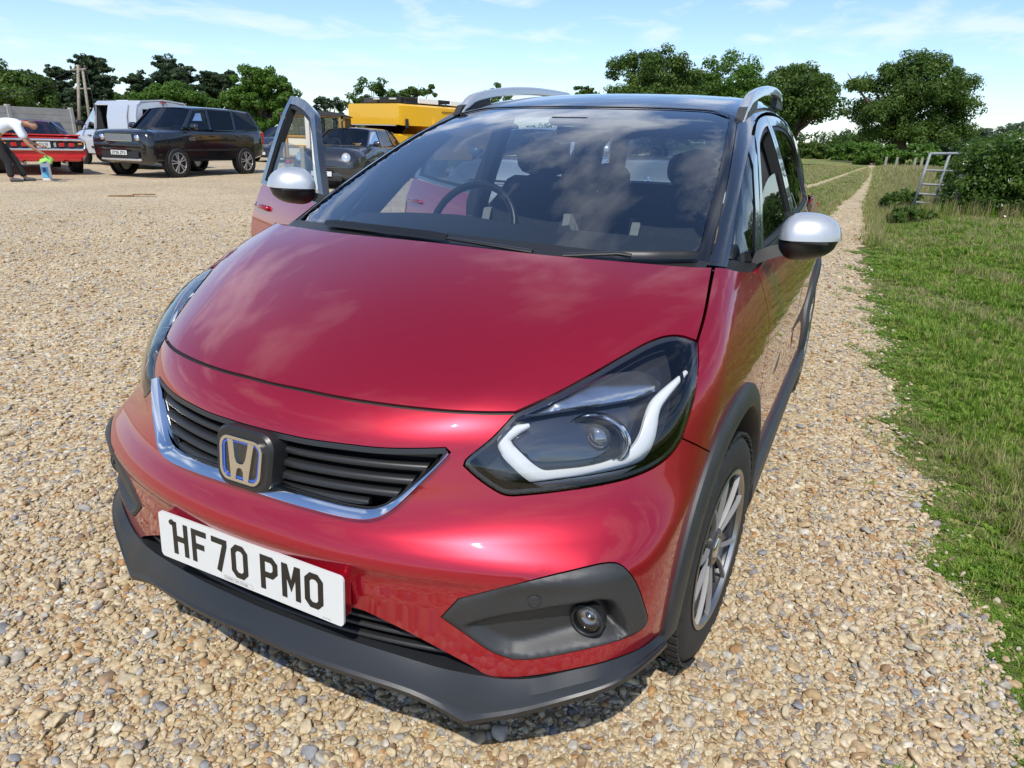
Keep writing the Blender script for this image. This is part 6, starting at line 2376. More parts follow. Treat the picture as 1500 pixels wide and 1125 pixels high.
# ---------------------------------------------------------------- red classic coupe, tail towards us
CRED = paint('classic_red_paint', (.62, .012, .016), 0, .25)
VINYL = mat('black_vinyl_roof', (.02, .022, .035), .45, bump=.3, bscale=300)
fwd = np.array([-.93, .37]); ra = np.array([-19.02, 10.0])
wb = 2.95
fx = ra + fwd * wb
cp = empty('classic_coupe', (fx[0], fx[1], float(g_height(fx[0], fx[1]))), math.atan2(-.93, -.37), 'classic red muscle coupe with black vinyl roof, its chrome tail being wiped', 'car')
body_loft(cp, [(-1.05, .42, .78, .86, .92, .86, .02), (-.9, .32, .84, .92, .965, .90, .03), (.0, .28, .90, .95, .975, .90, .03), (.9, .28, .93, .95, .975, .90, .02), (2.2, .28, .94, .95, .975, .91, .0), (2.9, .30, .96, .95, .985, .92, .0), (3.6, .36, .95, .95, .97, .90, .02), (4.05, .40, .93, .93, .95, .88, .02), (4.15, .42, .90, .92, .94, .87, .02)], CRED)
cabin(cp, [(.84, .75, .93), (.87, 1.75, .95), (.84, 2.85, .955)], [(.62, 1.35, 1.29), (.63, 1.75, 1.31), (.60, 2.20, 1.28)], VINYL, VGLASS, VGLASS, .08, .03, VINYL)
# vinyl sail panels behind the side glass
for s_ in (1, -1):
    MB().prism([(1.72, .96), (1.78, 1.30), (2.25, 1.27), (3.05, .965)], s_ * .80, s_ * .62, 'x').build('sail_panel', VINYL, cp)
    for y in (0, wb):
        well(cp, .978, y, .40, s_)
        hub_wheel(cp, s_ * (.875 if y else .90), y, .345, .27 if y else .22, .20, (5, False), CHROME, s_)
    MB().tube([(s_ * .61, 2.24, 1.275), (s_ * .84, 3.02, .965)], .014, n=6).build('window_trim', CHROME, cp)
MB().tube([(-.61, 2.22, 1.285), (0, 2.24, 1.31), (.61, 2.22, 1.285)], .014, n=6).build('window_trim', CHROME, cp)
seats(cp, 1.45, 1.05)
# tail: chrome loop round a black lamp panel
loop = []
for x, z in rrect(1.86, .235, .09, 6):
    loop.append((x, 4.215 - .07 * (abs(x) / .93) ** 4, .735 + z))
MB().tube(loop, .034, n=8, closed=True).build('chrome_bumper', mat('bumper_chrome', (.86, .86, .86), .12, 1), cp, smooth=True)
MB().loft([[(x * .96, 4.10 - .05 * (abs(x) / .93) ** 4, .735 + z * .9) for x, z in rrect(1.86, .22, .09, 6)], [(x * .96, 4.195 - .04 * (abs(x) / .93) ** 4, .735 + z * .9) for x, z in rrect(1.86, .22, .09, 6)]]).build('lamp_panel', BLKTRIM, cp)
for x in (-.62, -.40, .40, .62):
    MB().box((x, 4.195, .73), (.13, .03, .10), bev=.03).build('tail_lamp', TAILR, cp, angle=40)
for x in (-.82, .82):
    MB().box((x, 4.178, .755), (.09, .03, .045), bev=.01).build('indicator', AMBER, cp)
for x in (-.25, .25):
    MB().box((x, 4.198, .73), (.05, .02, .11)).build('reverse_lamp', LAMPGL, cp)
plate_at(cp, (0, 4.208, .73), .30, .14, 'GCN 2W', back=True)
MB().loft([[(x, 3.95, .955) for x in (-.85, .85)] + [(x, 3.95, .93) for x in (.85, -.85)], [(x, 4.17, .985) for x in (-.86, .86)] + [(x, 4.17, .955) for x in (.86, -.86)]]).build('boot_lip', CRED, cp)
text_mesh('boot_script', 'Charger', lambda x, z, d: np.array([.62 - x, 4.178, .945 + z]), 0, 0, .055, CHROME, cp)
MB().tube([(.50, 3.3, .98), (.50, 3.36, 1.12)], .006, n=5).build('aerial', BLKTRIM, cp)
for x in (-.45, .45):
    MB().tube([(x, 3.7, .30), (x, 4.16, .29)], .035, n=10).build('exhaust', mat('exhaust', (.35, .33, .3), .4, 1), cp)
MB().box((0, 4.0, .40), (1.70, .28, .16), bev=.05).build('rear_valance', CRED, cp, angle=40)

# ---------------------------------------------------------------- silver van with its side door slid open
VANS = paint('van_silver_paint', (.60, .62, .66), .3, .35)
vp = at_depth(207, 243, 21.2)
va = math.radians(-98)
fw = np.array([math.sin(va), -math.cos(va)]); lf = np.array([math.cos(va), math.sin(va)])
vo = vp[:2] + fw * 3.55 - lf * .90
van = empty('silver_van', (vo[0], vo[1], float(g_height(*vo))), va, 'silver high-roof van with its side door slid open', 'van')
body_loft(van, [(-.80, .45, .78, .70, .76, .66, .03), (-.70, .36, .90, .82, .86, .72, .05), (-.45, .32, 1.00, .86, .89, .76, .05), (.12, .32, 1.10, .88, .90, .82, .04), (.50, .32, 1.12, .88, .90, .84, .0), (1.10, .32, 1.14, .88, .90, .86, .0)], VANS)
# cab
cabin(van, [(.80, .10, 1.10), (.86, .45, 1.12), (.88, 1.08, 1.14)], [(.70, .98, 1.84), (.74, 1.02, 1.86), (.78, 1.10, 1.88)], VANS, VGLASS, VGLASS, .07, .08)
seats(van, .80, 1.3)
# cargo shell of separate sheets
VIN = mat('van_interior', (.06, .06, .065), .8)
MB().loft([[(x * k, y, z) for x, z in ((-.90, 1.12), (-.88, 1.5), (-.80, 1.86), (-.70, 1.96), (0, 2.02), (.70, 1.96), (.80, 1.86), (.80, 1.83), (.70, 1.92), (0, 1.98), (-.70, 1.92), (-.78, 1.83), (-.84, 1.5), (-.86, 1.12))] for y, k in ((1.08, .985), (1.5, 1), (3.5, 1), (3.62, .97))]).build('roof', VANS, van, angle=40)
MB().box((-.885, 2.35, .72), (.03, 2.5, .84)).build('side_wall', VANS, van)
MB().box((0, 2.35, .42), (1.74, 2.5, .10)).build('cargo_floor', VIN, van)
# left wall behind the doorway, in two bands that lean in towards the roof
MB().loft([[(.90, y, .32), (.91, y, .9), (.885, y, 1.5), (.80, y, 1.86), (.76, y, 1.86), (.85, y, 1.5), (.87, y, .9), (.86, y, .32)] for y in (2.28, 3.5, 3.60)]).build('side_wall', VANS, van, angle=40)
MB().loft([[(.90, y, .32), (.905, y, .46), (.86, y, .46), (.86, y, .32)] for y in (1.08, 2.3)]).build('door_step', VANS, van)
sd_ = MB().loft([[(.955, y, .42), (.965, y, .9), (.94, y, 1.5), (.85, y, 1.84), (.82, y, 1.84), (.91, y, 1.5), (.935, y, .9), (.925, y, .42)] for y in (2.02, 2.06, 3.12, 3.16)]).build('sliding_door', VANS, van, angle=40)
MB().box((.97, 2.14, 1.0), (.03, .05, .16), bev=.01).build('door_handle', BLKTRIM, sd_)
MB().box((.928, 2.9, 1.16), (.03, 1.3, .03)).build('door_track', BLKTRIM, van)
for y in (1.09, 2.27):
    MB().loft([[(x, y + dy, z) for x, dy in ((.905 - max(0, z - 1.2) * .17, -.02), (.905 - max(0, z - 1.2) * .17, .02), (.86 - max(0, z - 1.2) * .17, .02), (.86 - max(0, z - 1.2) * .17, -.02))] for z in (.40, 1.2, 1.86)]).build('door_seal', mat('door_frame_pale', (.45, .47, .47), .5), van)
MB().box((-.40, 1.75, .72), (.85, .9, .5), bev=.03).build('storage_box', mat('storage_grey', (.12, .12, .125), .6), van)
MB().box((-.30, 1.75, 1.22), (.6, .7, .42), bev=.03).build('storage_box', mat('storage_pale', (.25, .25, .26), .6), van)
MB().box((0, 1.10, 1.2), (1.66, .04, 1.3)).build('bulkhead', VIN, van)
for s_ in (1, -1):
    MB().loft([[(s_ * .02, 3.605 + d, .40), (s_ * .86, 3.585 + d, .40), (s_ * .84, 3.585 + d, 1.5), (s_ * .74, 3.57 + d, 1.90), (s_ * .02, 3.60 + d, 1.96)] for d in (0, .03)]).build('rear_door', VANS, van)
    MB().loft([[(s_ * .12, 3.64 + d, 1.2), (s_ * .72, 3.625 + d, 1.2), (s_ * .66, 3.62 + d, 1.72), (s_ * .12, 3.64 + d, 1.74)] for d in (0, .01)]).build('rear_window', DKGLASS, van)
    MB().box((s_ * .85, 3.60, 1.12), (.10, .08, .42), bev=.02).build('tail_light', TAILR, van)
    for y in (0, 2.91):
        well(van, .902, y, .38, s_)
        hub_wheel(van, s_ * .835, y, .32, .20, .20, (7, False), ALU, s_)
    wing_mirror(van, .88, .35, 1.28, s_, BLKTRIM, 1.3)
    MB().box((s_ * .78, -.66, .80), (.22, .20, .22), bev=.05).build('headlight', LAMPGL, van, angle=40)
MB().box((0, 3.64, 1.94), (.20, .03, .03)).build('brake_light', TAILR, van)
MB().box((0, 3.66, .42), (1.74, .12, .14), bev=.03).build('rear_bumper', BLKTRIM, van)
MB().box((.915, .70, .92), (.03, .18, .03)).build('door_handle', BLKTRIM, van)
MB().box((.906, 1.7, .56), (.02, 2.0, .07), bev=.006).build('side_moulding', BLKTRIM, van)
MB().box((0, -.80, .52), (1.4, .10, .20), bev=.04).build('bumper', BLKTRIM, van)
o = MB().box((-.1, .30, 1.165), (.34, .24, .06), bev=.02).build('high_visibility_vest', mat('fluorescent_yellow', (.62, .78, .02), .7), None, angle=40)
wp_ = np.array([vo[0], vo[1]]) + lf * .55 - fw * .35
o.matrix_world = Matrix.Translation((wp_[0], wp_[1], float(g_height(*wp_)) + .02)) @ Matrix.Rotation(va, 4, 'Z') @ Matrix.Translation((.1, -.3, .0))
tag(o, 'folded fluorescent yellow vest lying on the dashboard of the silver van', 'vest')


# ---------------------------------------------------------------- generic small cars
def small_car(name, loc, rz, label, pm, L, roof_z=1.45, wb_=2.5, hw=.86, round_lamps=False, group=None, text='', hood_z=.95, scoop=False, grille_mat=None, roofm=None):
    c = empty(name, loc, rz, label, 'car', group)
    f0 = -.80
    body_loft(c, [(f0, .35, hood_z - .30, hw * .70, hw * .78, hw * .62, .02), (f0 + .07, .24, hood_z - .20, hw * .86, hw * .90, hw * .74, .03), (f0 + .30, .20, hood_z - .06, hw * .96, hw * .98, hw * .82, .045), (.0, .20, hood_z, hw * .98, hw, hw * .86, .05), (.30, .20, hood_z + .04, hw * .98, hw, hw * .90, .02), (1.4, .20, hood_z + .05, hw * .98, hw, hw * .92, .0), (wb_, .22, hood_z + .07, hw * .98, hw, hw * .90, .0), (wb_ + .55, .30, hood_z + .06, hw * .92, hw * .95, hw * .86, .0), (wb_ + .68, .38, hood_z, hw * .84, hw * .88, hw * .8, .0)], pm)
    cabin(c, [(hw * .88, .32, hood_z + .02), (hw * .91, 1.30, hood_z + .05), (hw * .90, wb_ - .2, hood_z + .07), (hw * .84, wb_ + .5, hood_z + .09)], [(hw * .68, .98, roof_z - .06), (hw * .71, 1.35, roof_z - .04), (hw * .70, wb_ - .3, roof_z - .04), (hw * .66, wb_ + .22, roof_z - .08)], pm, VGLASS, VGLASS, .07, .045, roofm)
    seats(c, 1.15, 1.10)
    MB().tube([(-.36 + .18 * math.cos(a), .80 + .06 * math.sin(a), hood_z + .05 + .17 * math.sin(a)) for a in np.linspace(0, 2 * math.pi, 24, endpoint=False)], .014, n=6, closed=True).build('steering_wheel', BLKTRIM, c, smooth=True)
    for s_ in (1, -1):
        for y in (0, wb_):
            well(c, hw + .001, y, .355, s_)
            hub_wheel(c, s_ * (hw - .062), y, .305, .19, .205, (5, False), ALU, s_)
        wing_mirror(c, hw * .95, .55, hood_z + .12, s_, pm, .95)
        if round_lamps:
            q = Vector((s_ * .35, -1, .45)).normalized().to_track_quat('Z', 'Y').to_matrix()
            for nm, prof, mt_ in (('headlight', [(.105, -.05), (.105, .0), (.098, .008), (.09, .0)], CHROME), ('lens', [(.09, .0), (.06, .016), (.002, .022)], LAMPGL)):
                b = MB().lathe(prof, n=26)
                b.V = [np.array([list(q @ Vector(v)) for v in b.V[0]]) * [1, 1, 1.12] + [s_ * hw * .70, f0 + .05, hood_z - .19]]
                b.build(nm, mt_, c, angle=40)
        else:
            MB().loft([[(s_ * hw * .45, f0 + .03, hood_z - .27), (s_ * hw * .86, f0 + .22, hood_z - .22), (s_ * hw * .90, f0 + .36, hood_z - .10), (s_ * hw * .60, f0 + .10, hood_z - .16)], [(s_ * hw * .45, f0 + .0, hood_z - .25), (s_ * hw * .88, f0 + .17, hood_z - .20), (s_ * hw * .92, f0 + .33, hood_z - .08), (s_ * hw * .60, f0 + .05, hood_z - .13)]]).build('headlight', LAMPGL, c)
        MB().box((s_ * hw * .82, wb_ + .64, hood_z - .10), (.14, .10, .30), bev=.03).build('tail_light', TAILR, c, angle=40)
        for y in (1.22,):
            MB().box((s_ * (hw + .008), y, hood_z - .10), (.025, .18, .03), bev=.01).build('door_handle', pm, c)
    gp_ = [(-.42, hood_z - .36), (.42, hood_z - .36), (.46, hood_z - .29), (.34, hood_z - .22), (-.34, hood_z - .22), (-.46, hood_z - .29)] if not round_lamps else [(-.40, .40), (.40, .40), (.46, .50), (.40, .585), (-.40, .585), (-.46, .50)]
    g = MB().loft([[(x, f0 + .06 + .12 * abs(x) ** 2 * 1.5, z) for x, z in gp_], [(x, f0 - .015 + .12 * abs(x) ** 2 * 1.5, z) for x, z in gp_]]).build('grille', BLKTRIM, c)
    zs = [q[1] for q in gp_]
    for t in (.25, .5, .75):
        z = min(zs) + (max(zs) - min(zs)) * t
        MB().tube([(x, f0 - .018 + .18 * x * x, z) for x in np.linspace(-.40, .40, 9)], .010, n=6).build('grille_bar', grille_mat or CHROME, g, smooth=True)
    MB().loft([[(x, f0 - .03 + .20 * x * x + dy, z) for dy, z in ((.06, .24), (0, .26), (-.02, .33), (0, .38), (.06, .38))] for x in np.linspace(-hw * .9, hw * .9, 13)]).build('bumper', pm, c, angle=50)
    MB().box((0, f0 - .02, .24), (1.0, .05, .09), bev=.015).build('lower_grille', BLKTRIM, c)
    if text:
        plate_at(c, (0, f0 - .075, .36), .52, .111, text)
    else:
        MB().box((0, f0 - .062, .36), (.52, .012, .111), bev=.003).build('number_plate', PLATEW, c)
    MB().lathe([(.05, -.005), (.045, -.012), (.003, -.014)], c=(0, f0 + .02, hood_z - .19), axis='y', n=18).build('badge', CHROME, c, smooth=True)
    if scoop:
        MB().box((0, f0 + .42, hood_z - .0), (.30, .10, .035), bev=.012).build('bonnet_scoop', BLKTRIM, c)
    for x0 in (-.05, -.62):
        MB().tube([(x0, .27, hood_z + .055), (x0 + .55, .33, hood_z + .07)], .010, n=6).build('wiper', BLKTRIM, c)
    return c


GREYP = paint('dark_grey_metallic', (.045, .048, .055), .6, .32)
mp_ = on_ground(474, 277)
ma = math.radians(17)
mo = mp_[:2] + np.array([-math.sin(ma), math.cos(ma)]) * .80
small_car('grey_hatchback', (mo[0], mo[1], float(g_height(*mo))), ma, 'dark grey retro hatchback with round headlights in front of the yellow truck', GREYP, 3.8, roof_z=1.43, wb_=2.47, hw=.84, round_lamps=True, text='LD62 C', hood_z=.93, scoop=True, grille_mat=BLKTRIM, roofm=GREYP)
SILV2 = paint('pale_silver_paint', (.42, .47, .50), .6, .33)
small_car('silver_hatchback', (-3.75, 7.9, 0), math.radians(4), 'pale silver hatchback parked behind the open rear door of the red car', SILV2, 4.0, roof_z=1.50, wb_=2.55, hw=.87, hood_z=1.0)
small_car('silver_estate', (-1.35, 7.2, 0), math.radians(3), 'silver car parked directly behind the red hatchback, seen through its rear window', SILV2, 4.3, roof_z=1.62, wb_=2.65, hw=.88, hood_z=1.10)
NAVY = paint('navy_blue_paint', (.03, .045, .075), .4, .3)
d_ = on_ground(380, 240)
small_car('navy_saloon', (d_[0] - 1.1, d_[1] + 1.8, float(g_height(d_[0], d_[1]))), math.radians(12), 'dark navy car half hidden behind the black four by four', NAVY, 4.2, roof_z=1.42, wb_=2.6, hw=.86, hood_z=.95)

# ---------------------------------------------------------------- yellow truck
YEL = paint('truck_yellow_paint', (.86, .46, .008), 0, .35)
yo = at_depth(583, 205, 22.0)
ya = math.radians(-10)
yt = empty('yellow_truck', (yo[0], yo[1], float(g_height(yo[0], yo[1]))), ya, 'bright yellow truck with a high body over the cab and a black roof rack', 'truck')
zt_ = 2.14
MB().loft([[(x, y, z) for x, z in ((-1.0, .55), (1.0, .55), (1.02, 1.25), (.98, 1.3), (-.98, 1.3), (-1.02, 1.25))] for y in (-.95, -.6, 3.6)]).build('lower_body', YEL, yt, angle=40)
MB().loft([[(x * k, y, z) for x, z in ((-1.12, zb_), (1.12, zb_), (1.14, zt_ - .05), (1.08, zt_), (-1.08, zt_), (-1.14, zt_ - .05))] for y, k, zb_ in ((-1.02, .97, 1.56), (-.9, 1, 1.54), (.3, 1, 1.54), (.5, 1, 1.28), (3.7, 1, 1.3), (3.8, .98, 1.3))]).build('upper_body', YEL, yt, angle=40)
MB().loft([[(x, y, z) for x, y, z in ((-.92, -.72, 1.3), (.92, -.72, 1.3), (.90, -.45, 1.55), (-.90, -.45, 1.55))], [(x, y - .02, z) for x, y, z in ((-.92, -.72, 1.3), (.92, -.72, 1.3), (.90, -.45, 1.55), (-.90, -.45, 1.55))]]).build('windscreen', DKGLASS, yt)
MB().box((0, -1.0, 1.54), (1.9, .06, .03)).build('sun_visor_edge', mat('cream_trim', (.55, .5, .4), .5), yt)
MB().box((1.14, 1.9, 1.98), (.03, 2.2, .035)).build('gutter', mat('dark_gutter', (.25, .13, .01), .5), yt)
MB().box((1.13, .45, 1.62), (.04, .10, .30)).build('corner_bracket', YEL, yt)
rk = MB().box((0, .9, zt_ + .05), (1.9, 3.0, .04)).build('roof_rack', BLKTRIM, yt)
for x in (-.95, .95):
    MB().tube([(x, -.6, zt_ + .17), (x, 2.4, zt_ + .17)], .03, n=6).build('rack_rail', BLKTRIM, rk)
for y in np.linspace(-.6, 2.4, 6):
    MB().tube([(-.95, y, zt_ + .17), (.95, y, zt_ + .17)], .025, n=6).build('rack_bar', BLKTRIM, rk)
    for x in (-.95, .95):
        MB().tube([(x, y, zt_), (x, y, zt_ + .17)], .02, n=6).build('rack_stay', BLKTRIM, rk)
o_ = [('roof_box', (.4, -.5, zt_ + .12), (.9, .4, .16), BLKTRIM), ('roof_box', (-.5, -.4, zt_ + .11), (.6, .5, .13), mat('dark_box', (.05, .05, .055), .5)), ('marker_panel', (.99, .35, zt_ + .12), (.03, .9, .14), WHITE), ('marker_panel', (.99, 1.75, zt_ + .12), (.03, .8, .14), WHITE), ('lamp_bar', (-.2, -.66, zt_ + .15), (.3, .03, .05), LAMPGL), ('lamp_bar', (.55, -.72, zt_ + .15), (.3, .03, .05), LAMPGL)]
for nm, c_, s3, m_ in o_:
    MB().box(c_, s3, bev=.012).build(nm, m_, rk)
for s_ in (1, -1):
    MB().lathe([(.10, 0), (.09, -.04), (.01, -.05)], c=(s_ * .72, -.96, .92), axis='y', n=18).build('headlight', LAMPGL, yt)
    MB().box((s_ * 1.16, -.75, 1.6), (.06, .12, .26), bev=.02).build('wing_mirror', BLKTRIM, yt)
    for y in (.1, 2.9):
        well(yt, 1.03, y, .48, s_)
        hub_wheel(yt, s_ * .945, y, .42, .24, .22, (6, False), mat('steel_wheel', (.4, .4, .38), .5, .5), s_)
MB().box((0, -1.0, .60), (2.0, .12, .18), bev=.03).build('bumper', BLKTRIM, yt)
MB().box((0, -.965, 1.15), (1.2, .04, .35), bev=.02).build('grille', BLKTRIM, yt)

# ---------------------------------------------------------------- timber framed estate car
WOOD = noise_mat('varnished_ash', [(.3, (.28, .15, .045)), (.7, (.46, .27, .09))], 7, rough=.4, bump=.2, bscale=60)
CREAM = mat('cream_panel', (.68, .64, .50), .5)
MAROON = paint('maroon_paint', (.16, .012, .014), 0, .3)
wo_ = at_depth(462, 238, 18.6)
wa_ = math.radians(180 + 34)
wd = empty('timber_estate', (wo_[0], wo_[1], float(g_height(wo_[0], wo_[1]))), wa_, 'vintage estate car with varnished timber framing and cream panels, seen from behind', 'car')
# local origin at the tail; the tail faces +Y
body_loft(wd, [(-3.6, .40, .85, .60, .66, .5, .05), (-3.2, .32, 1.0, .74, .78, .62, .06), (-2.2, .30, 1.05, .78, .82, .70, .05), (-1.75, .30, 1.0, .78, .80, .76, .0), (-.1, .34, .62, .78, .80, .76, .0), (0, .36, .60, .76, .78, .74, .0)], MAROON)
for x in (-.77, .77):
    MB().box((x * 1.02, -.95, .90), (.03, 1.66, .50)).build('side_panel', CREAM, wd)
    for y in (-1.76, -1.2, -.62, -.04):
        MB().box((x * 1.035, y, 1.16), (.06, .07, 1.08), bev=.012).build('timber_post', WOOD, wd)
    for z in (.66, .92, 1.16, 1.68):
        MB().box((x * 1.033, -.90, z), (.05, 1.72, .06), bev=.012).build('timber_rail', WOOD, wd)
    for y in (-1.48, -.91, -.33):
        MB().box((x * 1.0, y, 1.42), (.012, .50, .44)).build('side_window', VGLASS, wd)
for s_ in (-1, 1):
    MB().box((s_ * .36, .0, .90), (.66, .03, .50)).build('rear_panel', CREAM, wd)
    MB().box((s_ * .36, .0, 1.42), (.60, .012, .44)).build('rear_window', VGLASS, wd)
    for x in (.04, .70):
        MB().box((s_ * x, .02, 1.16), (.07, .06, 1.08), bev=.012).build('timber_post', WOOD, wd)
    for z in (.66, .92, 1.16, 1.68):
        MB().box((s_ * .37, .015, z), (.66, .05, .06), bev=.012).build('timber_rail', WOOD, wd)
    MB().box((s_ * .70, .03, .52), (.10, .05, .10), bev=.03).build('tail_lamp', TAILR, wd)
    for y in (-2.85, -.75):
        well(wd, .815, y, .36, s_)
        hub_wheel(wd, s_ * .765, y, .31, .16, .19, 'dark', BLKTRIM, s_)
MB().loft([[(x, y, 1.72 + .10 * math.cos(x / .86 * math.pi / 2) ** .6) for x in np.linspace(-.86, .86, 13)] + [(x, y, 1.70) for x in np.linspace(.86, -.86, 3)] for y in (-2.1, -1.9, .03, .08)]).build('roof', mat('black_roof_cloth', (.03, .03, .032), .6), wd, angle=50)
cabin(wd, [(.72, -2.35, 1.05), (.76, -1.80, 1.12)], [(.70, -2.02, 1.70), (.74, -1.80, 1.72)], MAROON, VGLASS, None, .06, .02, MAROON)
MB().box((0, .06, .44), (1.60, .10, .09), bev=.03).build('rear_bumper', CHROME, wd, angle=40)
plate_at(wd, (0, .06, .55), .44, .10, 'EWO 842', m=mat('plate_old_black', (.02, .02, .02), .4), back=True)
for ch in wd.children:
    if ch.name.startswith('number_plate'):
        for g_ in ch.children: g_.data.materials[0] = WHITE
# ================================================================ posts, bits on the gravel, the man
def post_at(px, py0, py1, zc, w, m, name, label, px1=None):
    b = at_depth(px, py0, zc)
    gz_ = float(g_height(b[0], b[1]))
    h = at_depth(px1 or px, py1, zc)[2] - gz_
    o = MB().box((b[0], b[1], gz_ + h / 2), (w, w, h), rz=.5, bev=.01).build(name, m, None, angle=30)
    return tag(o, label, 'post')


post_at(463.5, 240, 166, 16.5, .14, mat('white_painted_post', (.78, .78, .75), .5), 'white_post', 'tall white painted post in front of the timber framed car')
post_at(454, 240, 164, 17.2, .10, mat('cream_painted_post', (.60, .58, .52), .5), 'cream_post', 'thin cream post close behind the white post')
post_at(444.5, 245, 214, 16.5, .10, TIMB, 'stake_post', 'short weathered wooden stake beside the grey hatchback')

a, b = on_ground(159, 288), on_ground(226, 288.5)
m_ = (a + b) / 2
pl = MB()
for t0, t1, z in ((0, .55, .02), (.5, 1, .045)):
    A_, B2 = a + (b - a) * t0, a + (b - a) * t1
    d = (B2 - A_); L_ = np.linalg.norm(d)
    pl.box(((A_ + B2) / 2 + [0, .03 * (t0 > 0), z]).tolist(), (L_, .09, .022), rz=math.atan2(d[1], d[0]) + (.05 if t0 else 0), bev=.004)
tag(pl.build('broken_plank', noise_mat('old_brown_board', [(.3, (.16, .08, .04)), (.7, (.36, .25, .13))], 6), None), 'thin broken wooden board lying on the open gravel', 'board')

# canister
cb = on_ground(70, 264)
can = empty('cleaner_canister', cb, math.radians(38), 'white and blue cleaner canister standing on the gravel behind the classic coupe', 'canister')
BW = mat('canister_blue', (.12, .42, .68), .4); WB = mat('canister_white', (.80, .82, .84), .35)
rings = []
for z, w, d in ((0, .17, .11), (.02, .19, .125), (.33, .19, .125), (.37, .17, .11), (.385, .10, .07)):
    rings.append([(x * w / .2, y * d / .2, z) for x, y in rrect(.2, .2, .05, 4)])
MB().loft(rings).build('bottle', WB, can, angle=50)
MB().box((0, -.066, .18), (.15, .012, .24), bev=.004).build('label', BW, can)
MB().box((0, -.073, .24), (.06, .004, .09)).build('label_print', mat('canister_navy', (.02, .05, .22), .4), can)
MB().lathe([(.03, .38), (.03, .43), (.002, .435)], n=14).build('cap', mat('canister_cap', (.10, .16, .35), .4), can, angle=40)
MB().tube([(-.05, 0, .37), (-.05, 0, .43), (.0, 0, .45), (.05, 0, .43), (.05, 0, .37)], .012, n=6).build('handle', WB, can, smooth=True)

# ---------------------------------------------------------------- person bending over
SKIN = mat('skin', (.42, .22, .14), .55)
SHIRT = mat('white_shirt', (.72, .76, .84), .8, bump=.4, bscale=18)
TROU = mat('dark_trousers', (.018, .017, .017), .85, bump=.3, bscale=22)
SHOE = mat('grey_shoe', (.07, .07, .075), .6)
HAIR = mat('grey_brown_hair', (.10, .08, .065), .8)
fb = on_ground(27, 266)
man = empty('person', fb, 0, 'person in white shirt and dark trousers bending to wipe the red coupe', 'person')
vd = np.array([fb[0] - CPOS[0], fb[1] - CPOS[1], 0]); vd /= np.linalg.norm(vd)
rt = np.array([vd[1], -vd[0], 0])


def mp3(x, z, d=0.0):
    return tuple(rt * x + vd * d + np.array([0, 0, z]))


def skin_mesh(name, chains, m, parent, sub=2, root=0):
    """chains: list of polylines of (x, z, depth, radius); points that coincide are joined"""
    V, R_, E, key = [], [], [], {}
    for ch in chains:
        prev = None
        for x, z, d, r in ch:
            k = (round(x, 3), round(z, 3), round(d, 3))
            if k not in key:
                key[k] = len(V); V.append(mp3(x, z, d)); R_.append(r)
            i = key[k]
            if prev is not None and prev != i: E.append((prev, i))
            prev = i
    me = bpy.data.meshes.new(name)
    me.from_pydata(V, E, [])
    me.materials.append(m)
    o = link(bpy.data.objects.new(name, me), parent)
    sk = o.modifiers.new('skin', 'SKIN')
    if not me.skin_vertices: me.skin_vertices.new() if hasattr(me.skin_vertices, 'new') else None
    sk.use_smooth_shade = True
    ss = o.modifiers.new('sub', 'SUBSURF'); ss.levels = sub; ss.render_levels = sub
    if len(me.skin_vertices):
        for i, r in enumerate(R_):
            rr = r if isinstance(r, tuple) else (r, r)
            me.skin_vertices[0].data[i].radius = rr
            me.skin_vertices[0].data[i].use_root = (i == root)
    return o


hip = (-.30, .93, 0)
H_ = [(-.30, .95, .0, .14), (-.22, 1.10, .0, .125), (-.06, 1.23, .0, .135), (.12, 1.27, 0, .14)]
body_chains = [
    H_ + [(.26, 1.26, 0, .075), (.36, 1.25, 0, .055), (.44, 1.235, 0, .085), (.50, 1.20, 0, .088), (.545, 1.15, 0, .055)],
    [(.12, 1.27, 0, .14), (.17, 1.20, -.19, .070), (.24, .96, -.24, .050), (.33, .80, -.26, .040), (.50, .66, -.22, .030), (.56, .62, -.20, .030)],
    [(.12, 1.27, 0, .14), (.19, 1.20, .19, .070), (.28, .98, .22, .050), (.38, .84, .22, .040), (.56, .78, .18, .030), (.62, .76, .16, .030)],
    [(-.30, .95, 0, .14), (-.28, .86, -.10, .095), (-.16, .50, -.13, .065), (-.12, .46, -.13, .060), (-.12, .10, -.14, .042), (-.10, .06, -.14, .042)],
    [(-.30, .95, 0, .14), (-.26, .86, .10, .095), (-.02, .52, .12, .065), (.02, .46, .12, .060), (.14, .10, .12, .042), (.16, .06, .12, .042)],
]
body = skin_mesh('body', body_chains, SKIN, man)
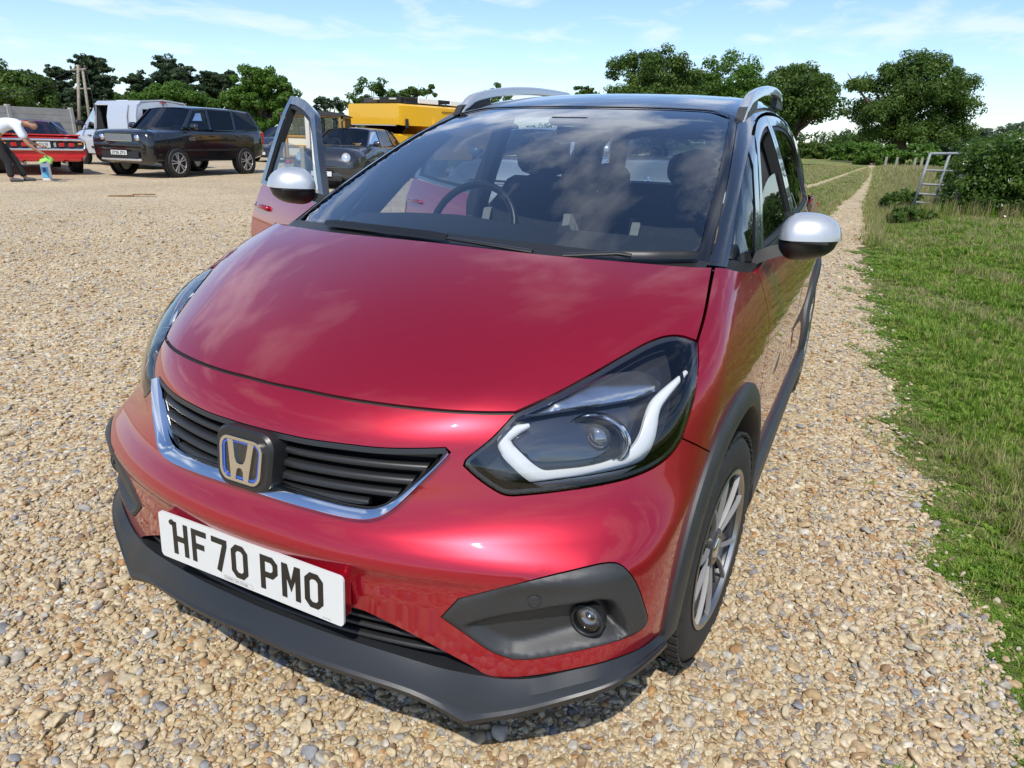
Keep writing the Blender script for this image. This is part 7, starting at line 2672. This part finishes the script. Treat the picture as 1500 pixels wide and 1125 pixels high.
# fingers
for (hx, hz, hd) in ((.56, .62, -.20), (.62, .76, .16)):
    ch = []
    for k, (dd, ln) in enumerate(((-.030, .055), (-.010, .065), (.010, .062), (.030, .050))):
        ch.append([(hx, hz, hd, .024), (hx + .035, hz - .012, hd + dd, .010), (hx + .035 + ln * .5, hz - .03, hd + dd, .009), (hx + .03 + ln * .7, hz - .06, hd + dd, .008)])
    ch.append([(hx, hz, hd, .024), (hx + .01, hz + .02, hd - .04, .010), (hx + .045, hz - .005, hd - .05, .009)])
    skin_mesh('hand', ch, SKIN, body, 1)
skin_mesh('shirt', [[(-.315, .985, 0, .150), (-.22, 1.11, .0, .150), (-.06, 1.24, 0, .160), (.12, 1.275, 0, .160), (.23, 1.265, 0, .085)],
                    [(.12, 1.275, 0, .160), (.17, 1.20, -.19, .095), (.22, 1.03, -.23, .085), (.27, .91, -.25, .078)],
                    [(.12, 1.275, 0, .160), (.19, 1.20, .19, .095), (.26, 1.04, .21, .085), (.31, .94, .22, .078)]], SHIRT, man)
skin_mesh('trousers', [[(-.29, 1.02, 0, .150), (-.31, .93, 0, .160), (-.28, .84, -.10, .118), (-.16, .50, -.13, .090), (-.12, .44, -.13, .085), (-.115, .09, -.14, .075)],
                       [(-.31, .93, 0, .160), (-.26, .84, .10, .118), (-.02, .52, .12, .090), (.02, .45, .12, .085), (.14, .09, .12, .075)]], TROU, man, root=1)
for x, d in ((-.10, -.14), (.16, .12)):
    skin_mesh('shoe', [[(x - .06, .045, d, .045), (x + .04, .045, d, .048), (x + .14, .035, d, .044), (x + .20, .028, d, .030)]], SHOE, man)
skin_mesh('hair', [[(.385, 1.285, 0, .060), (.44, 1.275, 0, .078), (.49, 1.255, 0, .074), (.53, 1.225, 0, .045)]], HAIR, man)
# cloth in the hand
r_ = np.random.default_rng(5)
hx, hz = .60, .58
rows = []
for i in range(7):
    row = []
    for j in range(7):
        u, v = (i - 3) / 3, (j - 3) / 3
        q = mp3(hx + u * .13 + .03 * v, hz - .05 - .07 * abs(u) + .05 * v + r_.normal() * .012, -.20 + v * .10 + r_.normal() * .015)
        row.append(np.array(q) + fb)
    rows.append(row)
ob = MB().loft(rows, closed_ring=False, cap=False).build('cleaning_cloth', mat('lime_microfibre', (.30, .62, .12), .9), None, smooth=True)
so = ob.modifiers.new('thick', 'SOLIDIFY'); so.thickness = .012
tag(ob, 'lime green cleaning cloth held in the hand of the bending person', 'cloth')
